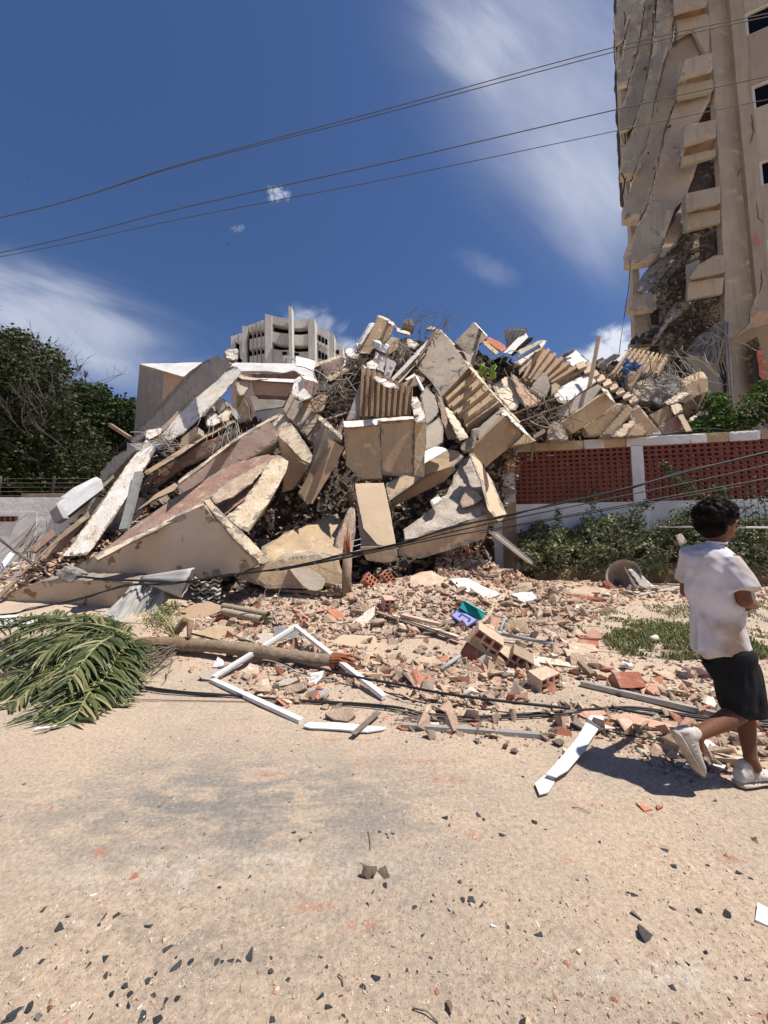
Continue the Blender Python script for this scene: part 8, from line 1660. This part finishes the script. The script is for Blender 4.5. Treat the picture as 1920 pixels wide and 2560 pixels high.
fuse('shorts', bm, .0085, 4, SHORT, MAN, lambda p, n: n * (noise.noise(Vector((p.x * 8, p.y * 8, p.z * 5))) * .014 + noise.noise(Vector((p.x * 22, p.y * 22, p.z * 9))) * .007))
# ---- trainers
def shoe(heel, toe, up, ank, w=.048):
    d = (toe - heel).normalized(); L_ = (toe - heel).length; up = (up - d * up.dot(d)).normalized(); s_ = d.cross(up); bm = bmesh.new(); secs = []
    for t, hh, ww in ((.0, .055, .55), (.04, .085, .75), (.15, .10, .82), (.3, .098, .84), (.42, .082, .86), (.55, .066, .95), (.7, .052, 1.04), (.85, .042, 1.0), (.95, .034, .8), (1.0, .022, .45)):
        secs.append((heel + d * L_ * t + up * (hh / 2 + .006), s_ * w * ww, up * hh / 2))
    loft(bm, secs, 24); cone(bm, heel + d * .06 + up * .07, heel + d * .066 + up * .10, .042, .038)
    o = fuse('trainer', bm, .005, 3, SHOE, MAN, lambda p, n: n * (noise.noise(p * 40) * .0015)); bm = bmesh.new(); secs = []
    for t, ww, hh in ((-.02, .5, .026), (.03, .86, .03), (.25, .92, .03), (.5, .90, .024), (.72, 1.1, .024), (.9, .98, .024), (1.0, .66, .02), (1.03, .3, .012)): secs.append((heel + d * L_ * t + up * (hh * .1 + (.012 if t > .95 else 0)), s_ * w * ww * 1.06, up * hh / 2))
    loft(bm, secs, 24); bmesh.ops.recalc_face_normals(bm, faces=bm.faces[:]); q = from_bm('sole', bm, [SOLE], None, smooth=True); q.parent = o
    vs, fs = [], []
    for i in range(5):
        c_ = heel + d * L_ * (.40 + .07 * i) + up * (.088 - .008 * i); tube_pts(vs, fs, [c_ - s_ * .028 - up * .012, c_ + up * .004, c_ + s_ * .028 - up * .012], .0035, 5)
    # side stitching lines
    for sg in (-1, 1):
        for i in range(3):
            a_ = heel + d * L_ * (.28 + .1 * i) + s_ * sg * w * .90 + up * .03; tube_pts(vs, fs, [a_, a_ + d * .02 + up * .035 - s_ * sg * .008], .003, 4)
    q = from_py('lace', vs, fs, SOLE, None); q.parent = o
    return o
shoe(zp(238, 1740, 2.30), zp(405, 2035, 2.31), Vector((.8, 0, .42)), anR)
gl = zp(668, 1990, 2.36); tl = gl + Vector((.272, .05, 0)); gl.z = .012; tl.z = .018
shoe(gl, tl, UP, anL)
# ---- curly hair
bm = bmesh.new(); rnd = random.Random(5)
hc = head + HU * .035 - FD * .03
ell(bm, hc, (FD * .108, HR * .104, HU * .102)); ell(bm, head - FD * .055 - HU * .03, (FD * .075, HR * .088, HU * .088)); ell(bm, head + FD * .045 + HU * .085, (FD * .06, HR * .066, HU * .036))
for i in range(150):
    v = Vector((rnd.gauss(0, 1), rnd.gauss(0, 1), rnd.gauss(0, 1))).normalized(); q = hc + FD * v.x * .108 + HR * v.y * .10 + HU * v.z * .10
    if v.z < -.25 and v.x > .0: continue
    if v.x > .55 and v.z < .35: continue
    ell(bm, q, (FD * rnd.uniform(.014, .028), HR * rnd.uniform(.014, .028), HU * rnd.uniform(.014, .026)), 8, 6)
HO = fuse('hair', bm, .0055, 1, HAIRM, MAN, lambda p, n: n * (noise.noise(p * 55) * .006))
vs, fs = [], []
for i in range(2600):
    v = Vector((rnd.gauss(0, 1), rnd.gauss(0, 1), rnd.gauss(0, 1))).normalized()
    if v.x > .45 and v.z < .3: continue
    if v.z < -.85: continue
    back = v.z < -.2
    if back and v.x > -.1: continue
    p = hc + FD * v.x * .112 + HR * v.y * .104 + HU * (v.z * .108 - (.03 if back else 0)); nrm = (FD * v.x + HR * v.y + HU * v.z).normalized(); s_ = nrm.cross(Vector((rnd.uniform(-1, 1), rnd.uniform(-1, 1), rnd.uniform(-1, 1)))).normalized(); u = nrm.cross(s_); r_ = rnd.uniform(.004, .008); ph = rnd.uniform(0, 6.28); pts = []
    for k in range(8): t = k / 7; pts.append(p + nrm * (t * rnd.uniform(.016, .022) - .004) + s_ * cos(ph + t * 8) * r_ + u * sin(ph + t * 8) * r_)
    tube_pts(vs, fs, pts, .0013, 3, False, .0006)
q = from_py('curls', vs, fs, HAIRM, None); q.parent = HO
# glasses and phone
GLM = plain('glasses_frame', (.02, .018, .015), .3, .5)
vs, fs = [], []
for sg in (-1, 1):
    tube_pts(vs, fs, [head + HR * .072 * sg + FD * -.01 + HU * .012, head + HR * .068 * sg + FD * .05 + HU * .016, head + HR * .055 * sg + FD * .098 + HU * .014], .0022, 5)
    c_ = head + HR * .030 * sg + FD * .104 + HU * .002; tube_pts(vs, fs, [c_ + HR * cos(2 * pi * i / 16) * .024 + HU * sin(2 * pi * i / 16) * .018 for i in range(17)], .002, 5, False)
tag(from_py('glasses', vs, fs, GLM), 'thin dark glasses worn by the running man', 'glasses')
ph = wrR + Vector((.05, .085, .01)); o = from_bm('phone', solid([ph + Vector(v) for v in ((-.035, .01, -.07), (.035, -.01, -.07), (.035, -.01, .07), (-.035, .01, .07))], Vector((.003, .012, 0)), None, .05, 0, 0), [MT['alu'], MT['alu']]); tag(o, 'small grey object held at the waist in the running man\'s right hand', 'handheld object')

# ================================================================== cables
def cable(label, pts, r, group=None, mat='cable', name='power_cable', sub=10, cat='cable'):
    """Catmull-Rom through measured points"""
    q = []; n = len(pts)
    for i in range(n - 1):
        p0, p1, p2, p3 = pts[max(i - 1, 0)], pts[i], pts[i + 1], pts[min(i + 2, n - 1)]
        for k in range(sub):
            t = k / sub; q.append(.5 * ((2 * p1) + (p2 - p0) * t + (2 * p0 - 5 * p1 + 4 * p2 - p3) * t * t + (3 * p1 - p0 - 3 * p2 + p3) * t ** 3))
    q.append(pts[-1]); return tube(name, q, r, mat, label, cat, group, k=6)
def sky_c(l, pts, r=.011): cable(l, [P(x * 1.1573, y * 1.1573, Y) for x, y, Y in pts], r, mat='skycab')
MT['skycab'] = plain('weathered_cable', (.09, .085, .075), .7)
sky_c('topmost overhead cable crossing the sky', [(-700, 600, 13), (0, 470, 10.2), (400, 352, 9.2), (830, 237, 8.5), (1335, 100, 8), (1659, 29, 7.8), (2100, -60, 7.6)], .010)
sky_c('overhead cable running close below the topmost one', [(-700, 602, 13.05), (0, 470.5, 10.25), (400, 355, 9.25), (830, 245, 8.55), (1335, 110, 8.05), (1659, 36, 7.85), (2100, -50, 7.65)], .010)
sky_c('third overhead cable from the top', [(-700, 680, 13), (0, 546, 10.2), (400, 448, 9.2), (830, 353, 8.5), (1335, 236, 8), (1659, 165, 7.8), (2100, 80, 7.6)], .012)
sky_c('lowest overhead cable in the sky', [(-700, 680, 13.1), (0, 555, 10.3), (400, 471, 9.3), (830, 388, 8.6), (1335, 282, 8.1), (1659, 215, 7.9), (2100, 130, 7.7)], .009)
sag = [(-300, 1560, 6.3), (0, 1537, 6.1), (75, 1524, 6.0), (200, 1496, 5.9), (316, 1465, 5.8), (420, 1458, 5.7), (574, 1439, 5.6), (718, 1418, 5.5), (856, 1389, 5.3), (1000, 1358, 5.1), (1125, 1321, 5), (1266, 1288, 4.9), (1400, 1259, 4.8), (1561, 1222, 4.6), (1711, 1181, 4.5), (1920, 1130, 4.3), (2200, 1060, 4.1)]
cable('thickest fallen cable sagging across the heap up to the right edge', [P(x, y, Y) for x, y, Y in sag], .013)
cable('thin cable twisted round the thickest sagging cable', [P(x, y + (4 if i % 2 else -4), Y) for i, (x, y, Y) in enumerate(sag)], .007)
cable('second sagging cable, above the runner\'s head', [P(x, y, Y) for x, y, Y in ((700, 1424, 5.5), (860, 1393, 5.3), (1000, 1362, 5.1), (1130, 1330, 5), (1290, 1295, 4.9), (1450, 1262, 4.8), (1610, 1229, 4.7), (1780, 1194, 4.6), (1920, 1162, 4.5), (2200, 1100, 4.3))], .008)
cable('third sagging cable, lowest over the hedge', [P(x, y, Y) for x, y, Y in ((700, 1426, 5.5), (900, 1388, 5.3), (1100, 1345, 5.1), (1300, 1310, 5), (1450, 1283, 4.9), (1617, 1252, 4.8), (1780, 1222, 4.7), (1920, 1196, 4.6), (2200, 1145, 4.5))], .009)
cable('fourth thin sagging cable hugging the lowest one', [P(x, y, Y) for x, y, Y in ((1200, 1333, 5.1), (1300, 1314, 5), (1617, 1258, 4.8), (1920, 1203, 4.6), (2200, 1152, 4.5))], .006)
cable('pair of dark cables stretched under the largest beige slab', [P(*px('5', x, y), Y) for x, y, Y in ((640, 800, 6.5), (900, 825, 6.4), (1150, 835, 6.3), (1400, 848, 6.2), (1660, 845, 6.1))], .02)
cable('thin rust wire hanging between low slab and sagging cable', [P(*px('6', x, y), Y) for x, y, Y in ((1060, 705, 5.3), (1150, 760, 5.4), (1260, 800, 5.6))], .004, mat='rebar')
cable('cable lying on top of the street wall coping', [P(*px('4', x, y), 10.2) for x, y in ((480, 1022), (700, 1022), (900, 1005), (1100, 970), (1250, 965), (1450, 990), (1700, 1010))], .012)
cable('white wire looping down from the sagging cable, left one', [P(*px('6', x, y), 5.2) for x, y in ((830, 735), (780, 790), (735, 880), (710, 960), (650, 1100), (600, 1200))], .004, mat='wire', name='loose_wire')
cable('white wire looping down from the sagging cable, right one', [P(*px('6', x, y), 5.2) for x, y in ((865, 760), (850, 840), (820, 920), (800, 1010), (770, 1110), (755, 1230))], .005, mat='wire', name='loose_wire')
def gc(l, rg, pts, r, lift=.02, mat='cable', name='ground_cable'): cable(l, [G(*px(rg, x, y), lift) for x, y in pts], r, mat=mat, name=name)
gc('black cable snaking over the road edge from the palm to the rubble', '0', [(180, 1655), (265, 1690), (330, 1712), (450, 1729), (560, 1737), (700, 1748), (880, 1758), (990, 1768), (1050, 1782), (1103, 1791), (1180, 1792), (1330, 1784), (1460, 1774), (1580, 1768), (1700, 1784), (1800, 1796), (1960, 1806)], .011, .02)
gc('second black cable beside the one on the road edge', '0', [(-40, 1660), (60, 1655), (130, 1658), (200, 1672), (262, 1692), (330, 1716), (450, 1733), (620, 1741), (800, 1756), (960, 1770), (1090, 1796), (1200, 1797), (1350, 1790), (1470, 1779), (1600, 1774), (1750, 1794), (1960, 1815)], .008, .02)
gc('black cable running over the palm trunk to the right', '0', [(470, 1582), (540, 1600), (640, 1630), (760, 1662), (880, 1690), (1000, 1712), (1100, 1732), (1250, 1752), (1425, 1771)], .013, .09)
gc('thin orange-brown cord lying straight on the sand', '0', [(300, 1748), (450, 1751), (620, 1754), (800, 1760), (930, 1762)], .004, .01, 'rustd')
gc('cable stretching right across the ground behind the trainers', '0', [(1530, 1768), (1620, 1786), (1700, 1795), (1850, 1810), (1990, 1822)], .012, .03)
gc('thin dark cord in the shadow beside the long white strip', '0', [(1495, 1822), (1560, 1836), (1640, 1850)], .006, .02)
gc('loose thin cable curling in the middle of the rubble', 'h', [(170, 1050), (300, 1095), (450, 1130), (540, 1170), (570, 1200)], .006, .03)
gc('loop of pale wire inside the window frame', 'g', [(570, 690), (640, 700), (760, 745), (850, 800), (960, 800), (900, 830)], .005, .10, 'wire')
gc('thin cable from the trunk across the grass', 'h', [(490, 435), (700, 460), (900, 510), (1060, 555), (1300, 580), (1659, 600)], .004, .10)
for i, pts in enumerate((((940, 1210), (1100, 1190), (1300, 1210), (1500, 1200)), ((1000, 1190), (1150, 1175), (1350, 1190), (1560, 1210)), ((900, 1140), (1100, 1150), (1300, 1170)))):
    gc(['dark cord in the tangle above the galvanised channel', 'second cord in the tangle above the galvanised channel', 'short cord left of the tangle above the channel'][i], 'h', [(x - 700, y + 40) for x, y in pts], .005, .03, 'rebar')
# ================================================================== soaring birds
def bird(label, x, y, Y, w, roll):
    c = P(x, y, Y); M_ = Matrix.Translation(c) @ Euler((R(20), roll, R(20))).to_matrix().to_4x4(); bm = bmesh.new()
    cone(bm, M_ @ Vector((0, -w * .16, 0)), M_ @ Vector((0, w * .14, 0)), w * .05, w * .035, 8, 3); cone(bm, M_ @ Vector((0, -w * .2, .01 * w)), M_ @ Vector((0, -w * .16, 0)), w * .02, w * .03, 8, 3)
    for sg in (-1, 1):
        pts = [(0, -.10), (.25, -.13), (.48, -.06), (.55, .02), (.45, .05), (.25, .06), (0, .08)]; a = [bm.verts.new(M_ @ Vector((sg * u * w, v * w, abs(u) * w * .22 + .006 * w))) for u, v in pts]; b = [bm.verts.new(M_ @ Vector((sg * u * w, v * w, abs(u) * w * .22 - .006 * w))) for u, v in pts]; bm.faces.new(a); bm.faces.new(list(reversed(b)))
        for i in range(7): bm.faces.new((a[i], b[i], b[(i + 1) % 7], a[(i + 1) % 7]))
    t_ = [bm.verts.new(M_ @ Vector(v)) for v in ((0, w * .1, 0), (-.07 * w, w * .27, 0), (.07 * w, w * .27, 0), (0, w * .12, .01 * w))]; bm.faces.new((t_[0], t_[1], t_[2])); bm.faces.new((t_[3], t_[2], t_[1]))
    tag(from_bm('bird', bm, [MT['black']]), label, 'bird')
bird('largest dark bird soaring below the lowest cable', 573, 609, 60, 1.15, R(-50)); bird('small bird just under the cables at left', 262, 591, 90, .7, .5); bird('small bird high at the left edge', 72, 443, 80, .75, R(-60)); bird('tiny bird above the left trees', 191, 831, 110, .9, R(30)); bird('tiny bird right of the bird above the trees', 299, 860, 110, .95, R(35)); bird('tiny bird over the pale cloud left of the hotel', 380, 838, 120, .8, R(-10)); bird('speck of a bird high up near the middle of the sky', 1087, 146, 110, .55, .3)
for w_ in WARN: print('DEPTH', w_)
